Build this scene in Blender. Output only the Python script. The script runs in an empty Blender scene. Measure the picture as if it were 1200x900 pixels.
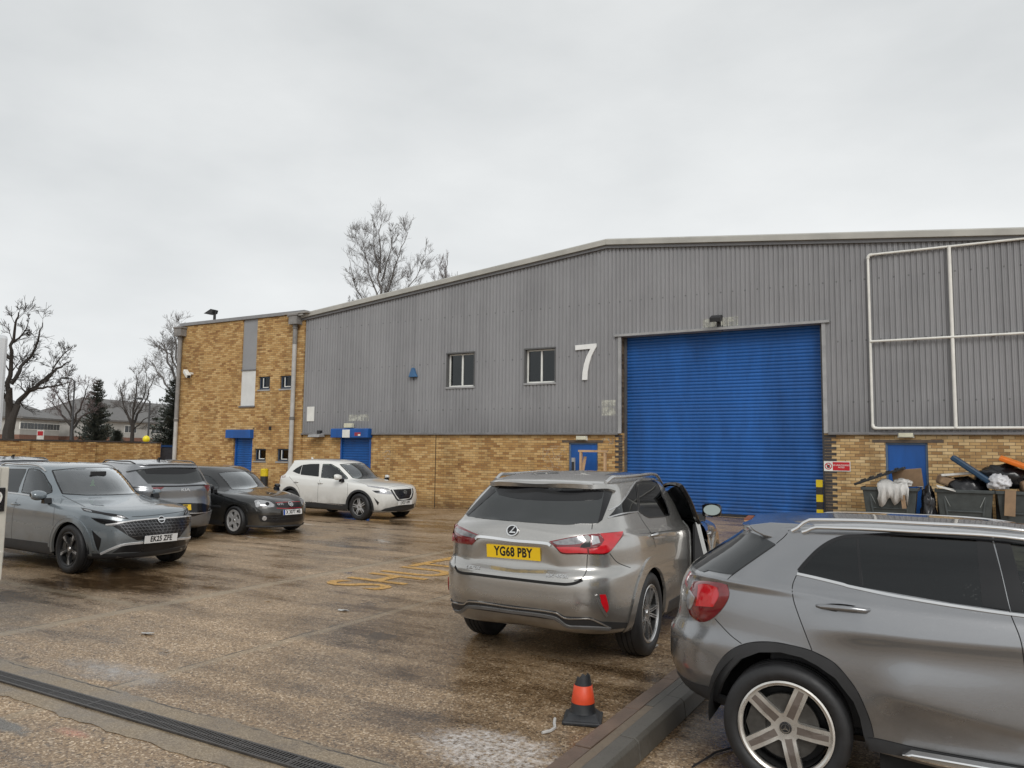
import bpy, bmesh, math, random
import numpy as np
from mathutils import Vector, Matrix, geometry
from mathutils.bvhtree import BVHTree

random.seed(7)
SC = bpy.context.scene
COL = SC.collection
PI = math.pi
rad = math.radians

# ------------------------------------------------------------------ camera
F_PX, EYE_Z = 900.3, 1.88
YAW, PITCH, ROLL = rad(-29.87), rad(5.02), rad(0.714)
_f = np.array([math.sin(YAW) * math.cos(PITCH), math.cos(YAW) * math.cos(PITCH), math.sin(PITCH)])
_r0 = np.array([math.cos(YAW), -math.sin(YAW), 0.0])
_u0 = np.cross(_r0, _f)
CR = _r0 * math.cos(ROLL) + _u0 * math.sin(ROLL)
CU = -_r0 * math.sin(ROLL) + _u0 * math.cos(ROLL)
CF = _f
EYE = np.array([0.0, 0.0, EYE_Z])
cam_d = bpy.data.cameras.new('camera')
cam = bpy.data.objects.new('camera', cam_d)
COL.objects.link(cam)
M = Matrix.Identity(4)
for i in range(3):
    M[i][0], M[i][1], M[i][2], M[i][3] = CR[i], CU[i], -CF[i], EYE[i]
cam.matrix_world = M
cam_d.sensor_width = 36.0
cam_d.lens = F_PX / 1200 * 36.0
cam_d.clip_start, cam_d.clip_end = 0.05, 2000.0
SC.camera = cam


def pray(px):
    px = np.asarray(px, float)
    return CF * F_PX + np.multiply.outer(px[..., 0] - 600, CR) - np.multiply.outer(px[..., 1] - 450, CU)


def at(x, y, Y=None, z=None, d=None):
    """a sight line through the photograph, met with the plane Y, the height z or the ground distance d"""
    r = pray((x, y))
    t = (Y / r[1]) if Y is not None else ((z - EYE_Z) / r[2]) if z is not None else d / math.hypot(r[0], r[1])
    return EYE + r * t


# ------------------------------------------------------------------ materials
class G:
    """small node tree writer"""

    def __init__(s, name):
        s.m = bpy.data.materials.new(name)
        s.m.use_nodes = True
        s.t = s.m.node_tree
        s.b = s.t.nodes['Principled BSDF']
        s.o = s.t.nodes['Material Output']

    def n(s, kind, ins=None, **props):
        nd = s.t.nodes.new('ShaderNode' + kind)
        for k, v in props.items():
            setattr(nd, k, v)
        for k, v in (ins or {}).items():
            s.put(nd.inputs[k], v)
        return nd

    def put(s, sock, v):
        if hasattr(v, 'is_output'):
            s.t.links.new(v, sock)
        elif hasattr(v, 'outputs'):
            s.t.links.new(v.outputs[0], sock)
        else:
            if isinstance(v, tuple) and len(v) == 3 and sock.type == 'RGBA':
                v = (*v, 1)
            sock.default_value = v

    def p(s, **kw):
        for k, v in kw.items():
            s.put(s.b.inputs[k.replace('_', ' ')], v)
        return s

    def math(s, op, a, b=0.0, c=None):
        ins = {0: a, 1: b}
        if c is not None:
            ins[2] = c
        return s.n('Math', ins, operation=op).outputs[0]

    def mix(s, f, a, b, kind='MIX'):
        nd = s.n('Mix', None, data_type='RGBA', blend_type=kind)
        s.put(nd.inputs[0], f); s.put(nd.inputs[6], a); s.put(nd.inputs[7], b)
        return nd.outputs[2]

    def ramp(s, f, stops, interp='LINEAR'):
        nd = s.n('ValToRGB', {0: f})
        cr = nd.color_ramp
        cr.interpolation = interp
        while len(cr.elements) < len(stops):
            cr.elements.new(0.5)
        for e, (p, c) in zip(cr.elements, stops):
            e.position = p
            e.color = (c, c, c, 1) if isinstance(c, (int, float)) else (*c, 1)
        return nd.outputs[0]

    def rng(s, v, a, b, c=0.0, d=1.0):
        return s.n('MapRange', {0: v, 1: a, 2: b, 3: c, 4: d}).outputs[0]

    def obj(s):
        return s.n('TexCoord').outputs['Object']

    def noise(s, vec, scale, detail=3.0, rough=0.5):
        return s.n('TexNoise', {'Vector': vec, 'Scale': scale, 'Detail': detail, 'Roughness': rough}).outputs[0]

    def scaled(s, vec, sx, sy, sz):
        return s.n('Mapping', {0: vec, 3: (sx, sy, sz)}).outputs[0]

    def bump(s, h, strength=0.3, dist=0.01):
        b = s.n('Bump', {'Strength': strength, 'Distance': dist, 'Height': h})
        s.put(s.b.inputs['Normal'], b.outputs[0])
        return b


def simple(name, col, rough=0.5, metal=0.0, var=0.12, scale=6.0, bump=0.0, bscale=60.0, spec=0.5, coat=0.0):
    g = G(name)
    v = g.obj()
    n = g.noise(v, scale, 4.0, 0.6)
    lo = tuple(c * (1 - var) for c in col); hi = tuple(min(1, c * (1 + var)) for c in col)
    g.p(Base_Color=g.ramp(n, [(0.3, lo), (0.7, hi)]), Metallic=metal, Specular_IOR_Level=spec, Coat_Weight=coat)
    g.p(Roughness=g.rng(n, 0.3, 0.7, max(0.02, rough * 0.85), min(1, rough * 1.15)))
    if bump:
        g.bump(g.noise(v, bscale, 3.0), bump, 0.004)
    return g.m


def paint(name, col, metal=0.6, rough=0.25, flake=0.15, coat=1.0, wet=0.25):
    g = G(name)
    v = g.obj()
    fl = g.noise(v, 900.0, 1.0)
    film = g.noise(v, 3.0, 4.0, 0.65)
    c = g.ramp(fl, [(0.3, tuple(x * (1 - flake) for x in col)), (0.7, tuple(min(1, x * (1 + flake)) for x in col))])
    sep = g.n('SeparateXYZ', {0: v})
    dirt = g.math('MULTIPLY', g.rng(sep.outputs[2], 0.75, 0.22), g.rng(film, 0.35, 0.7, 0.25, 0.8))
    c = g.mix(dirt, c, (0.09, 0.075, 0.055))
    g.p(Base_Color=c, Metallic=metal, Roughness=g.math('ADD', rough, g.math('MULTIPLY', dirt, 0.3)), Coat_Weight=coat,
        Coat_Roughness=g.rng(film, 0.3, 0.7, 0.008, 0.035))
    if wet:
        # rain beads standing on the lacquer
        vo = g.n('TexVoronoi', {'Vector': v, 'Scale': 75.0, 'Randomness': 1.0})
        keep = g.math('GREATER_THAN', g.n('SeparateColor', {0: vo.outputs['Color']}).outputs[0], 0.72)
        h = g.math('MULTIPLY', g.rng(vo.outputs['Distance'], 0.28, 0.0), keep)
        b = g.n('Bump', {'Strength': wet, 'Distance': 0.003, 'Height': h})
        g.put(g.b.inputs['Coat Normal'], b.outputs[0])
    return g.m


def glassy(name, tint, spec=1.0, beads=0.0):
    """tinted sheet: what is behind shows through the tint, the sky mirrors in it"""
    g = G(name)
    tr = g.n('BsdfTransparent', {0: (*tint, 1)})
    gl = g.n('BsdfGlossy', {0: (0.9, 0.93, 0.95, 1), 1: 0.03})
    lw = g.n('LayerWeight', {0: 0.5})
    fr = g.n('Fresnel', {0: 1.52})
    mx = g.n('MixShader', {0: g.math('MULTIPLY', fr.outputs[0], spec), 1: tr, 2: gl})
    if beads:
        v = g.obj()
        vo = g.n('TexVoronoi', {'Vector': v, 'Scale': 90.0})
        keep = g.math('GREATER_THAN', g.n('SeparateColor', {0: vo.outputs['Color']}).outputs[0], 0.6)
        h = g.math('MULTIPLY', g.rng(vo.outputs['Distance'], 0.3, 0.0), keep)
        b = g.n('Bump', {'Strength': beads, 'Distance': 0.004, 'Height': h})
        g.put(gl.inputs['Normal'], b.outputs[0])
    g.t.links.new(mx.outputs[0], g.o.inputs[0])
    return g.m


# ------------------------------------------------------------------ mesh helpers
def link(name, me, mat=None, parent=None, loc=None):
    o = bpy.data.objects.new(name, me)
    COL.objects.link(o)
    if mat is not None and me is not None and not me.materials:
        me.materials.append(mat)
    if parent is not None:
        o.parent = parent
    if loc is not None:
        o.location = loc
    return o


def tag(o, label=None, cat=None, group=None, kind=None):
    for k, v in (('label', label), ('category', cat), ('group', group), ('kind', kind)):
        if v:
            o[k] = v
    return o


def thing(name, label, cat, loc=(0, 0, 0), rz=0.0, group=None):
    o = bpy.data.objects.new(name, None)
    COL.objects.link(o)
    o.location = loc
    o.rotation_euler = (0, 0, rz)
    o.empty_display_size = 0.2
    return tag(o, label, cat, group)


class MB:
    """collects shapes, builds one mesh"""

    def __init__(s):
        s.v, s.f, s.mi = [], [], []

    def add(s, vs, fs, mi=0):
        n = len(s.v)
        s.v += [tuple(map(float, v)) for v in vs]
        s.f += [tuple(i + n for i in f) for f in fs]
        s.mi += [mi] * len(fs)
        return s

    def box(s, lo, hi, mi=0, m=None):
        x0, y0, z0 = lo; x1, y1, z1 = hi
        v = [(x0, y0, z0), (x1, y0, z0), (x1, y1, z0), (x0, y1, z0), (x0, y0, z1), (x1, y0, z1), (x1, y1, z1), (x0, y1, z1)]
        if m is not None:
            v = [m @ Vector(p) for p in v]
        return s.add(v, [(0, 3, 2, 1), (4, 5, 6, 7), (0, 1, 5, 4), (1, 2, 6, 5), (2, 3, 7, 6), (3, 0, 4, 7)], mi)

    def prism(s, poly, axis, a, b, mi=0, m=None):
        """poly: 2D outline, extruded along axis ('x','y','z') from a to b"""
        def p3(p, t):
            q = (t, p[0], p[1]) if axis == 'x' else (p[0], t, p[1]) if axis == 'y' else (p[0], p[1], t)
            return m @ Vector(q) if m is not None else q
        n = len(poly)
        v = [p3(p, a) for p in poly] + [p3(p, b) for p in poly]
        f = [tuple(range(n)), tuple(range(2 * n - 1, n - 1, -1))]
        f += [(i, (i + 1) % n, n + (i + 1) % n, n + i) for i in range(n)]
        return s.add(v, f, mi)

    def tube(s, pts, r, seg=8, mi=0, caps=True):
        pts = [Vector(p) for p in pts]
        rs = r if hasattr(r, '__len__') else [r] * len(pts)
        vs, fs = [], []
        t0 = (pts[1] - pts[0]).normalized()
        a = t0.orthogonal().normalized()
        for i, p in enumerate(pts):
            t = (pts[min(i + 1, len(pts) - 1)] - pts[max(i - 1, 0)]).normalized()
            a = (a - t * a.dot(t)).normalized()
            b = t.cross(a)
            for k in range(seg):
                w = 2 * PI * k / seg
                vs.append(p + (a * math.cos(w) + b * math.sin(w)) * rs[i])
        for i in range(len(pts) - 1):
            for k in range(seg):
                k2 = (k + 1) % seg
                fs.append((i * seg + k, i * seg + k2, (i + 1) * seg + k2, (i + 1) * seg + k))
        if caps:
            fs.append(tuple(range(seg - 1, -1, -1)))
            fs.append(tuple(range((len(pts) - 1) * seg, len(pts) * seg)))
        return s.add(vs, fs, mi)

    def lathe(s, prof, seg=24, origin=(0, 0, 0), axis='z', mi=0, m=None):
        """prof: (radius, height) pairs"""
        vs, fs = [], []
        for r, h in prof:
            for k in range(seg):
                w = 2 * PI * k / seg
                c, d = r * math.cos(w), r * math.sin(w)
                q = (c, d, h) if axis == 'z' else (c, h, d) if axis == 'y' else (h, c, d)
                q = Vector(q) + Vector(origin)
                vs.append(m @ q if m is not None else q)
        for i in range(len(prof) - 1):
            for k in range(seg):
                k2 = (k + 1) % seg
                fs.append((i * seg + k, i * seg + k2, (i + 1) * seg + k2, (i + 1) * seg + k))
        return s.add(vs, fs, mi)

    def islands(s):
        par = list(range(len(s.v)))

        def find(i):
            while par[i] != i:
                par[i] = par[par[i]]; i = par[i]
            return i
        for f in s.f:
            a = find(f[0])
            for j in f[1:]:
                par[find(j)] = a
        groups = {}
        for k, f in enumerate(s.f):
            groups.setdefault(find(f[0]), []).append(k)
        return list(groups.values())

    def build(s, name, mats, parent=None, smooth=False, bevel=0.0, loc=None, fix=True, split=False):
        if split:
            first = None
            for g_ in s.islands():
                m2 = MB()
                ids = sorted({i for k in g_ for i in s.f[k]})
                mp = {i: n for n, i in enumerate(ids)}
                m2.v = [s.v[i] for i in ids]; m2.f = [tuple(mp[i] for i in s.f[k]) for k in g_]; m2.mi = [s.mi[k] for k in g_]
                o = m2.build(name, mats, parent, smooth, bevel, loc, fix)
                first = first or o
            return first
        me = bpy.data.meshes.new(name)
        me.from_pydata(s.v, [], s.f)
        for m_ in (mats if isinstance(mats, (list, tuple)) else [mats]):
            me.materials.append(m_)
        if any(s.mi):
            me.polygons.foreach_set('material_index', s.mi)
        if fix:
            bm = bmesh.new(); bm.from_mesh(me)
            bmesh.ops.recalc_face_normals(bm, faces=bm.faces)
            bm.to_mesh(me); bm.free()
        if smooth:
            me.polygons.foreach_set('use_smooth', [True] * len(me.polygons))
            try:
                me.set_sharp_from_angle(angle=rad(smooth if smooth is not True else 40))
            except Exception:
                pass
        me.update()
        o = link(name, me, None, parent, loc)
        if bevel:
            b = o.modifiers.new('bevel', 'BEVEL')
            b.width, b.segments, b.limit_method, b.angle_limit = bevel, 2, 'ANGLE', rad(40)
        return o


def text_mesh(name, s, size, mat, parent, mtx, depth=0.002, sx=1.0, spacing=1.0, bold=0.0):
    """lettering as a mesh, lying in the local XY plane of mtx, centred"""
    cu = bpy.data.curves.new(name, 'FONT')
    cu.body = s; cu.size = size; cu.extrude = depth; cu.align_x = 'CENTER'; cu.align_y = 'CENTER'
    cu.space_character = spacing; cu.offset = bold; cu.resolution_u = 3
    tmp = bpy.data.objects.new(name, cu)
    COL.objects.link(tmp)
    dg = bpy.context.evaluated_depsgraph_get()
    me = bpy.data.meshes.new_from_object(tmp.evaluated_get(dg))
    bpy.data.objects.remove(tmp); bpy.data.curves.remove(cu)
    me.name = name
    me.materials.clear(); me.materials.append(mat)
    me.transform(Matrix.Diagonal((sx, 1, 1, 1)))
    me.transform(mtx)
    return link(name, me, None, parent)


def axes(o, x, y, z):
    m = Matrix.Identity(4)
    for i in range(3):
        m[i][0], m[i][1], m[i][2], m[i][3] = x[i], y[i], z[i], o[i]
    return m
# ================================================================== SETTING
FY = 21.0          # front plane of the warehouse
R0 = 0.19          # the yard rises a little to the big door


def sm(t):
    t = np.clip(t, 0, 1)
    return t * t * (3 - 2 * t)


def ground_z(x, y):
    return float(R0 * sm((y - 15.0) / 5.5) * sm((x + 15.5) / 6.0))


# ---- ground
def yard_material():
    g = G('wet exposed aggregate concrete')
    v = g.obj()
    sep = g.n('SeparateXYZ', {0: v})
    X, Y = sep.outputs[0], sep.outputs[1]
    big = g.noise(g.scaled(v, 1, 1, 1), 0.35, 5.0, 0.62)
    streak = g.noise(g.scaled(v, 0.45, 2.0, 1), 1.0, 5.0, 0.65)
    mid = g.noise(v, 2.3, 5.0, 0.65)
    fine = g.noise(v, 38.0, 3.0, 0.7)
    vo = g.n('TexVoronoi', {'Vector': v, 'Scale': 82.0})
    peb = g.n('SeparateColor', {0: vo.outputs['Color']}).outputs[0]
    vo2 = g.n('TexVoronoi', {'Vector': v, 'Scale': 55.0})
    peb2 = g.n('SeparateColor', {0: vo2.outputs['Color']}).outputs[0]
    stone = g.ramp(peb, [(0.0, (0.075, 0.050, 0.030)), (0.30, (0.165, 0.115, 0.070)), (0.65, (0.25, 0.18, 0.115)), (0.88, (0.34, 0.265, 0.18)), (1.0, (0.60, 0.52, 0.42))])
    stone = g.mix(g.math('GREATER_THAN', peb2, 0.95), stone, (0.40, 0.34, 0.27))
    stone = g.mix(g.math('LESS_THAN', peb2, 0.06), stone, (0.06, 0.045, 0.034))
    stone = g.mix(g.rng(fine, 0.35, 0.65, 0.0, 0.55), stone, g.ramp(g.noise(v, 140.0, 2.0, 0.6), [(0.3, (0.09, 0.064, 0.04)), (0.7, (0.26, 0.195, 0.13))]))
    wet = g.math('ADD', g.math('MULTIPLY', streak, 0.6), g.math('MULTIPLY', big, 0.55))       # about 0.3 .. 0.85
    def blob(cx, cy, rx, ry, edge=0.5):
        dx = g.math('DIVIDE', g.math('SUBTRACT', X, cx), rx)
        dy = g.math('DIVIDE', g.math('SUBTRACT', Y, cy), ry)
        d = g.math('SQRT', g.math('ADD', g.math('MULTIPLY', dx, dx), g.math('MULTIPLY', dy, dy)))
        d = g.math('ADD', d, g.math('MULTIPLY', g.math('SUBTRACT', g.noise(v, 5.0, 5.0, 0.7), 0.5), 1.5))
        return g.rng(d, 1.0, 1.0 - edge)
    wet = g.math('SUBTRACT', wet, g.math('MULTIPLY', blob(-2.9, 6.0, 2.3, 1.7, 0.9), 0.10))
    wet = g.math('SUBTRACT', wet, g.math('MULTIPLY', blob(-10.3, 6.7, 2.6, 1.3, 0.9), 0.12))
    wet = g.math('SUBTRACT', wet, g.math('MULTIPLY', blob(-5.6, 4.6, 1.5, 0.35, 0.9), 0.07))
    wet = g.math('ADD', wet, g.math('MULTIPLY', blob(-7.4, 10.0, 2.2, 3.0, 0.9), 0.07))
    wet = g.math('ADD', wet, g.math('MULTIPLY', blob(-9.3, 4.9, 1.6, 0.5, 0.9), 0.06))
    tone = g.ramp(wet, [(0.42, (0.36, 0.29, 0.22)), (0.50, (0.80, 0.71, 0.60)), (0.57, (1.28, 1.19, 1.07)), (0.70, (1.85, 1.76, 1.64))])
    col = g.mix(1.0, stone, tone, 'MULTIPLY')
    # dark worn spots, oil
    spot = g.ramp(g.noise(v, 1.15, 6.0, 0.7), [(0.60, 0.0), (0.68, 1.0)])
    spot = g.math('MULTIPLY', spot, g.ramp(g.noise(v, 9.0, 3.0, 0.7), [(0.4, 0.0), (0.6, 1.0)]))
    col = g.mix(g.math('MULTIPLY', spot, 0.7), col, (0.03, 0.025, 0.022))
    wob = g.math('MULTIPLY', g.math('SUBTRACT', mid, 0.5), 0.12)

    def band(src, c, w, soft=0.02):
        d = g.math('ABSOLUTE', g.math('ADD', g.math('SUBTRACT', src, c), wob))
        return g.rng(d, w + soft, w)
    # slab joints: pale worn strips with a dark crack
    jn = g.math('MULTIPLY', band(X, -8.32, 0.07, 0.06), g.rng(Y, 17.0, 14.0))
    jn = g.math('MAXIMUM', jn, g.math('MULTIPLY', g.math('MULTIPLY', band(X, -5.75, 0.035, 0.05), 0.7), g.rng(Y, 12.0, 10.0)))
    jn = g.math('MAXIMUM', jn, g.math('MULTIPLY', g.math('MULTIPLY', band(Y, 5.9, 0.045, 0.05), 0.75), g.rng(X, -7.9, -8.3)))
    jn = g.math('MAXIMUM', jn, g.math('MULTIPLY', g.math('MULTIPLY', band(Y, 10.3, 0.04, 0.05), 0.6), g.rng(X, -7.9, -8.3)))
    jn = g.math('MULTIPLY', jn, g.rng(fine, 0.25, 0.55, 0.35, 1.0))
    col = g.mix(g.math('MULTIPLY', jn, 0.75), col, (0.36, 0.29, 0.20))
    ck = g.math('MAXIMUM', band(X, -8.40, 0.006, 0.01), band(X, -5.80, 0.006, 0.01))
    ck = g.math('MULTIPLY', ck, g.ramp(mid, [(0.45, 0.0), (0.55, 1.0)]))
    col = g.mix(g.math('MULTIPLY', ck, 0.8), col, (0.02, 0.017, 0.015))

    # spilt white paint, cement smear, pinkish marker
    wp = g.math('MULTIPLY', blob(-2.62, 4.33, 0.52, 0.36, 0.5), g.ramp(g.noise(v, 24.0, 4.0, 0.75), [(0.38, 0.0), (0.62, 1.0)]))
    col = g.mix(g.math('MULTIPLY', wp, 0.9), col, (0.72, 0.68, 0.65))
    cs = g.math('MULTIPLY', blob(-6.15, 4.12, 0.75, 0.25, 0.9), g.ramp(g.noise(v, 7.0, 5.0, 0.7), [(0.3, 0.0), (0.6, 1.0)]))
    col = g.mix(g.math('MULTIPLY', cs, 0.75), col, (0.42, 0.41, 0.40))
    pk = g.math('MULTIPLY', blob(-5.1, 3.12, 0.22, 0.06, 0.9), g.ramp(fine, [(0.35, 0.0), (0.6, 1.0)]))
    col = g.mix(g.math('MULTIPLY', pk, 0.6), col, (0.62, 0.22, 0.16))
    gp = blob(-5.75, 2.95, 0.5, 0.10, 0.4)
    col = g.mix(g.math('MULTIPLY', gp, 0.85), col, (0.13, 0.13, 0.125))
    # worn white bay marks by the parked cars
    bay = 0.0
    for cy in (16.75, 14.4, 11.6, 9.2):
        b_ = g.math('MULTIPLY', band(Y, cy, 0.045, 0.02), g.math('MULTIPLY', g.rng(X, -11.6, -11.9), g.rng(X, -17.5, -17.0)))
        bay = b_ if bay == 0.0 else g.math('MAXIMUM', bay, b_)
    bay = g.math('MULTIPLY', bay, g.ramp(g.noise(v, 1.9, 6.0, 0.75), [(0.50, 0.0), (0.60, 1.0)]))
    col = g.mix(g.math('MULTIPLY', bay, 0.75), col, (0.6, 0.58, 0.53))
    rough = g.rng(wet, 0.44, 0.64, 0.10, 0.46)
    rough = g.math('ADD', rough, g.math('MULTIPLY', g.math('SUBTRACT', fine, 0.5), 0.22))
    rough = g.math('SUBTRACT', rough, g.math('MULTIPLY', gp, 0.18))
    # standing water: flat, dark, mirror smooth
    pn = g.noise(g.scaled(v, 0.8, 1.3, 1), 1.05, 4.0, 0.55)
    pud = g.math('MULTIPLY', g.rng(g.math('ADD', pn, g.math('MULTIPLY', g.math('SUBTRACT', fine, 0.5), 0.03)), 0.655, 0.675), g.rng(wet, 0.66, 0.60))
    pud = g.math('MAXIMUM', pud, blob(-13.6, 16.2, 1.1, 0.28, 0.3))
    pud = g.math('MAXIMUM', pud, blob(-4.1, 8.2, 0.45, 0.25, 0.3))
    col = g.mix(g.math('MULTIPLY', pud, 0.45), col, (0.05, 0.042, 0.034))
    rough = g.math('ADD', g.math('MULTIPLY', rough, g.math('SUBTRACT', 1.0, pud)), g.math('MULTIPLY', pud, 0.04))
    g.p(Base_Color=col, Roughness=rough, Specular_IOR_Level=0.5)
    h = g.math('ADD', g.math('MULTIPLY', vo.outputs['Distance'], -0.5), g.math('MULTIPLY', fine, 0.5))
    h = g.math('ADD', h, g.math('MULTIPLY', mid, 1.2))
    h = g.math('ADD', h, g.math('MULTIPLY', streak, 1.0))
    g.bump(h, g.math('MULTIPLY', g.rng(wet, 0.44, 0.64, 0.16, 0.5), g.math('SUBTRACT', 1.0, g.math('MULTIPLY', pud, 0.95))), 0.010)
    return g.m


xs = np.concatenate([[-800, -300, -150, -90], np.arange(-60, 12.01, 0.5), [20, 60, 150, 300, 800]])
ys = np.concatenate([[-300, -60, -20], np.arange(-6, 30.01, 0.5), [40, 60, 100, 200, 400, 900]])
gv = [(x, y, ground_z(x, y)) for y in ys for x in xs]
nx = len(xs)
gf = [(j * nx + i, j * nx + i + 1, (j + 1) * nx + i + 1, (j + 1) * nx + i) for j in range(len(ys) - 1) for i in range(nx - 1)]
me = bpy.data.meshes.new('ground')
me.from_pydata(gv, [], gf)
me.polygons.foreach_set('use_smooth', [True] * len(me.polygons))
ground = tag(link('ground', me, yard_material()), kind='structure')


def concrete_material(name, base=(0.30, 0.25, 0.18)):
    g = G(name)
    v = g.obj()
    a = g.noise(v, 1.6, 6.0, 0.7); b = g.noise(v, 30.0, 4.0, 0.75)
    c = g.ramp(a, [(0.3, tuple(x * 0.55 for x in base)), (0.7, tuple(x * 1.15 for x in base))])
    c = g.mix(g.rng(b, 0.55, 0.75), c, tuple(x * 0.5 for x in base))
    g.p(Base_Color=c, Roughness=g.rng(a, 0.3, 0.7, 0.3, 0.6))
    g.bump(g.math('ADD', a, g.math('MULTIPLY', b, 0.6)), 0.4, 0.006)
    return g.m


# ---- drainage channel with its concrete haunch
def strip_sheet(name, y0, y1, x0, x1, z, mat, wob=0.015, n=160):
    rnd = random.Random(5)
    vs, fs = [], []
    for i in range(n + 1):
        x = x0 + (x1 - x0) * i / n
        vs += [(x, y0 + rnd.uniform(-wob, wob), z), (x, y1 + rnd.uniform(-wob, wob), z)]
    for i in range(n):
        fs.append((2 * i, 2 * i + 2, 2 * i + 3, 2 * i + 1))
    m_ = bpy.data.meshes.new(name); m_.from_pydata(vs, [], fs)
    return tag(link(name, m_, mat), kind='structure')


def haunch_material():
    g = G('worn drain concrete')
    v = g.obj()
    sep = g.n('SeparateXYZ', {0: v})
    a = g.noise(v, 1.4, 6.0, 0.7); b = g.noise(v, 26.0, 5.0, 0.8)
    vo = g.n('TexVoronoi', {'Vector': v, 'Scale': 120.0})
    peb = g.n('SeparateColor', {0: vo.outputs['Color']}).outputs[0]
    c = g.ramp(peb, [(0.0, (0.17, 0.13, 0.085)), (0.6, (0.26, 0.205, 0.14)), (1.0, (0.36, 0.30, 0.22))])
    c = g.mix(1.0, c, g.ramp(a, [(0.32, (0.52, 0.47, 0.42)), (0.5, (0.95, 0.92, 0.88)), (0.68, (1.25, 1.22, 1.18))]), 'MULTIPLY')
    c = g.mix(g.rng(b, 0.58, 0.72, 0.0, 0.6), c, (0.08, 0.062, 0.045))
    wob = g.math('MULTIPLY', g.math('SUBTRACT', g.noise(v, 3.0, 5.0, 0.7), 0.5), 0.09)
    ck = g.rng(g.math('ABSOLUTE', g.math('ADD', g.math('SUBTRACT', sep.outputs[1], 3.785), wob)), 0.012, 0.004)
    c = g.mix(g.math('MULTIPLY', ck, g.rng(a, 0.4, 0.5)), c, (0.03, 0.024, 0.02))
    g.p(Base_Color=c, Roughness=g.rng(a, 0.35, 0.65, 0.22, 0.55))
    g.bump(g.math('ADD', a, g.math('MULTIPLY', b, 0.5)), 0.35, 0.006)
    return g.m


m_haunch = haunch_material()
strip_sheet('drain_surround_path', 3.27, 3.81, -16, 1.2, 0.004, m_haunch, wob=0.03)
m_grate = simple('worn iron grating', (0.075, 0.07, 0.068), 0.4, 0.5, 0.35, 9.0, 0.4)
dr = thing('drain_channel', 'long slotted iron drain grating set into a pale concrete strip across the yard', 'drain', (-6, 3.52, 0))
mb = MB()
mb.box((-10, -0.075, 0.005), (7.0, 0.075, 0.0065))
mb.build('channel_bed', simple('dark channel bed', (0.015, 0.014, 0.013), 0.6), dr)
mb = MB()
x = -10.0
while x < 7.0:
    for y0, y1 in ((-0.058, -0.006), (0.006, 0.058)):
        mb.box((x, y0, 0.006), (x + 0.013, y1, 0.017))
    x += 0.026
for y in (-0.075, -0.006, 0.058):
    mb.box((-10, y, 0.006), (7.0, y + (0.017 if abs(y) > 0.03 else 0.012), 0.018))
for i in range(35):
    mb.box((-10 + i * 0.5 - 0.006, -0.0745, 0.0062), (-10 + i * 0.5 + 0.006, 0.0745, 0.0185))
mb.build('grate', m_grate, dr)

# ---- kerb island beside the near car
m_kerb = concrete_material('damp mossy kerb concrete', (0.10, 0.092, 0.078))
m_strip = simple('brown wet brick edging', (0.13, 0.085, 0.06), 0.35, 0, 0.35, 5, 0.5, 80)
m_slab = concrete_material('pebbled kerb infill', (0.17, 0.13, 0.09))
kb = tag(bpy.data.objects.new('kerb', None), kind='structure'); COL.objects.link(kb)
kb.location = (0, 0, 0)
mb = MB()
yy = 3.72
rk = random.Random(3)
while yy < 11.5:
    ln = 0.914
    dz = rk.uniform(-0.004, 0.004)
    mb.prism([(-1.86, 0.0), (-1.72, 0.0), (-1.735, 0.115 + dz), (-1.76, 0.132 + dz), (-1.86, 0.136 + dz)], 'y', yy + 0.004, yy + ln - 0.004)
    yy += ln
mb.build('kerb_stone', m_kerb, kb, bevel=0.006)
mb = MB()
yy = 3.95
while yy < 11.5:
    mb.box((-2.035, yy, 0), (-1.93, yy + 0.40, 0.128 + rk.uniform(-0.003, 0.006)))
    yy += 0.404
mb.build('edging', m_strip, kb, bevel=0.005)
mb = MB()
mb.box((-1.927, 3.86, 0), (-1.864, 5.28, 0.126))
mb.build('infill', m_slab, kb)
mb = MB()
mb.box((-1.927, 5.285, 0), (-1.8635, 6.2, 0.131)).box((-1.927, 6.206, 0), (-1.8635, 11.5, 0.129))
mb.build('infill_slab', m_kerb, kb, bevel=0.005)
mb = MB()
mb.prism([(-2.06, 3.72), (-1.87, 3.66), (-1.87, 3.85), (-1.92, 3.94), (-2.06, 3.94)], 'z', 0, 0.09)
mb.build('kerb_end', m_kerb, kb, bevel=0.01)

# ---- painted yellow word on the yard
g = G('worn yellow road paint')
v = g.obj()
wear = g.math('MULTIPLY', g.ramp(g.noise(v, 16.0, 6.0, 0.8), [(0.36, 0.0), (0.48, 1.0)]), g.ramp(g.noise(v, 2.5, 3.0), [(0.35, 0.6), (0.5, 1.0)]))
g.p(Base_Color=g.mix(g.noise(v, 3.0), (0.55, 0.31, 0.075), (0.68, 0.40, 0.12)), Roughness=0.45)
tr = g.n('BsdfTransparent')
mx = g.n('MixShader', {0: wear, 1: tr, 2: g.b})
g.t.links.new(mx.outputs[0], g.o.inputs[0])
m_yel = g.m
# reads towards -X, the first letter nearest the camera
tm = text_mesh('road_lettering', 'SHUTTER', 1.50, m_yel, None,
               axes((-7.20, 10.42, 0.008), (0, 1, 0), (-1, 0, 0), (0, 0, 1)), 0.001, 0.67, 1.08, 0.016)
tag(tm, 'worn yellow capital letters painted on the wet yard behind the silver car', 'road marking')

# ================================================================== WAREHOUSE
m_clad = None


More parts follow.
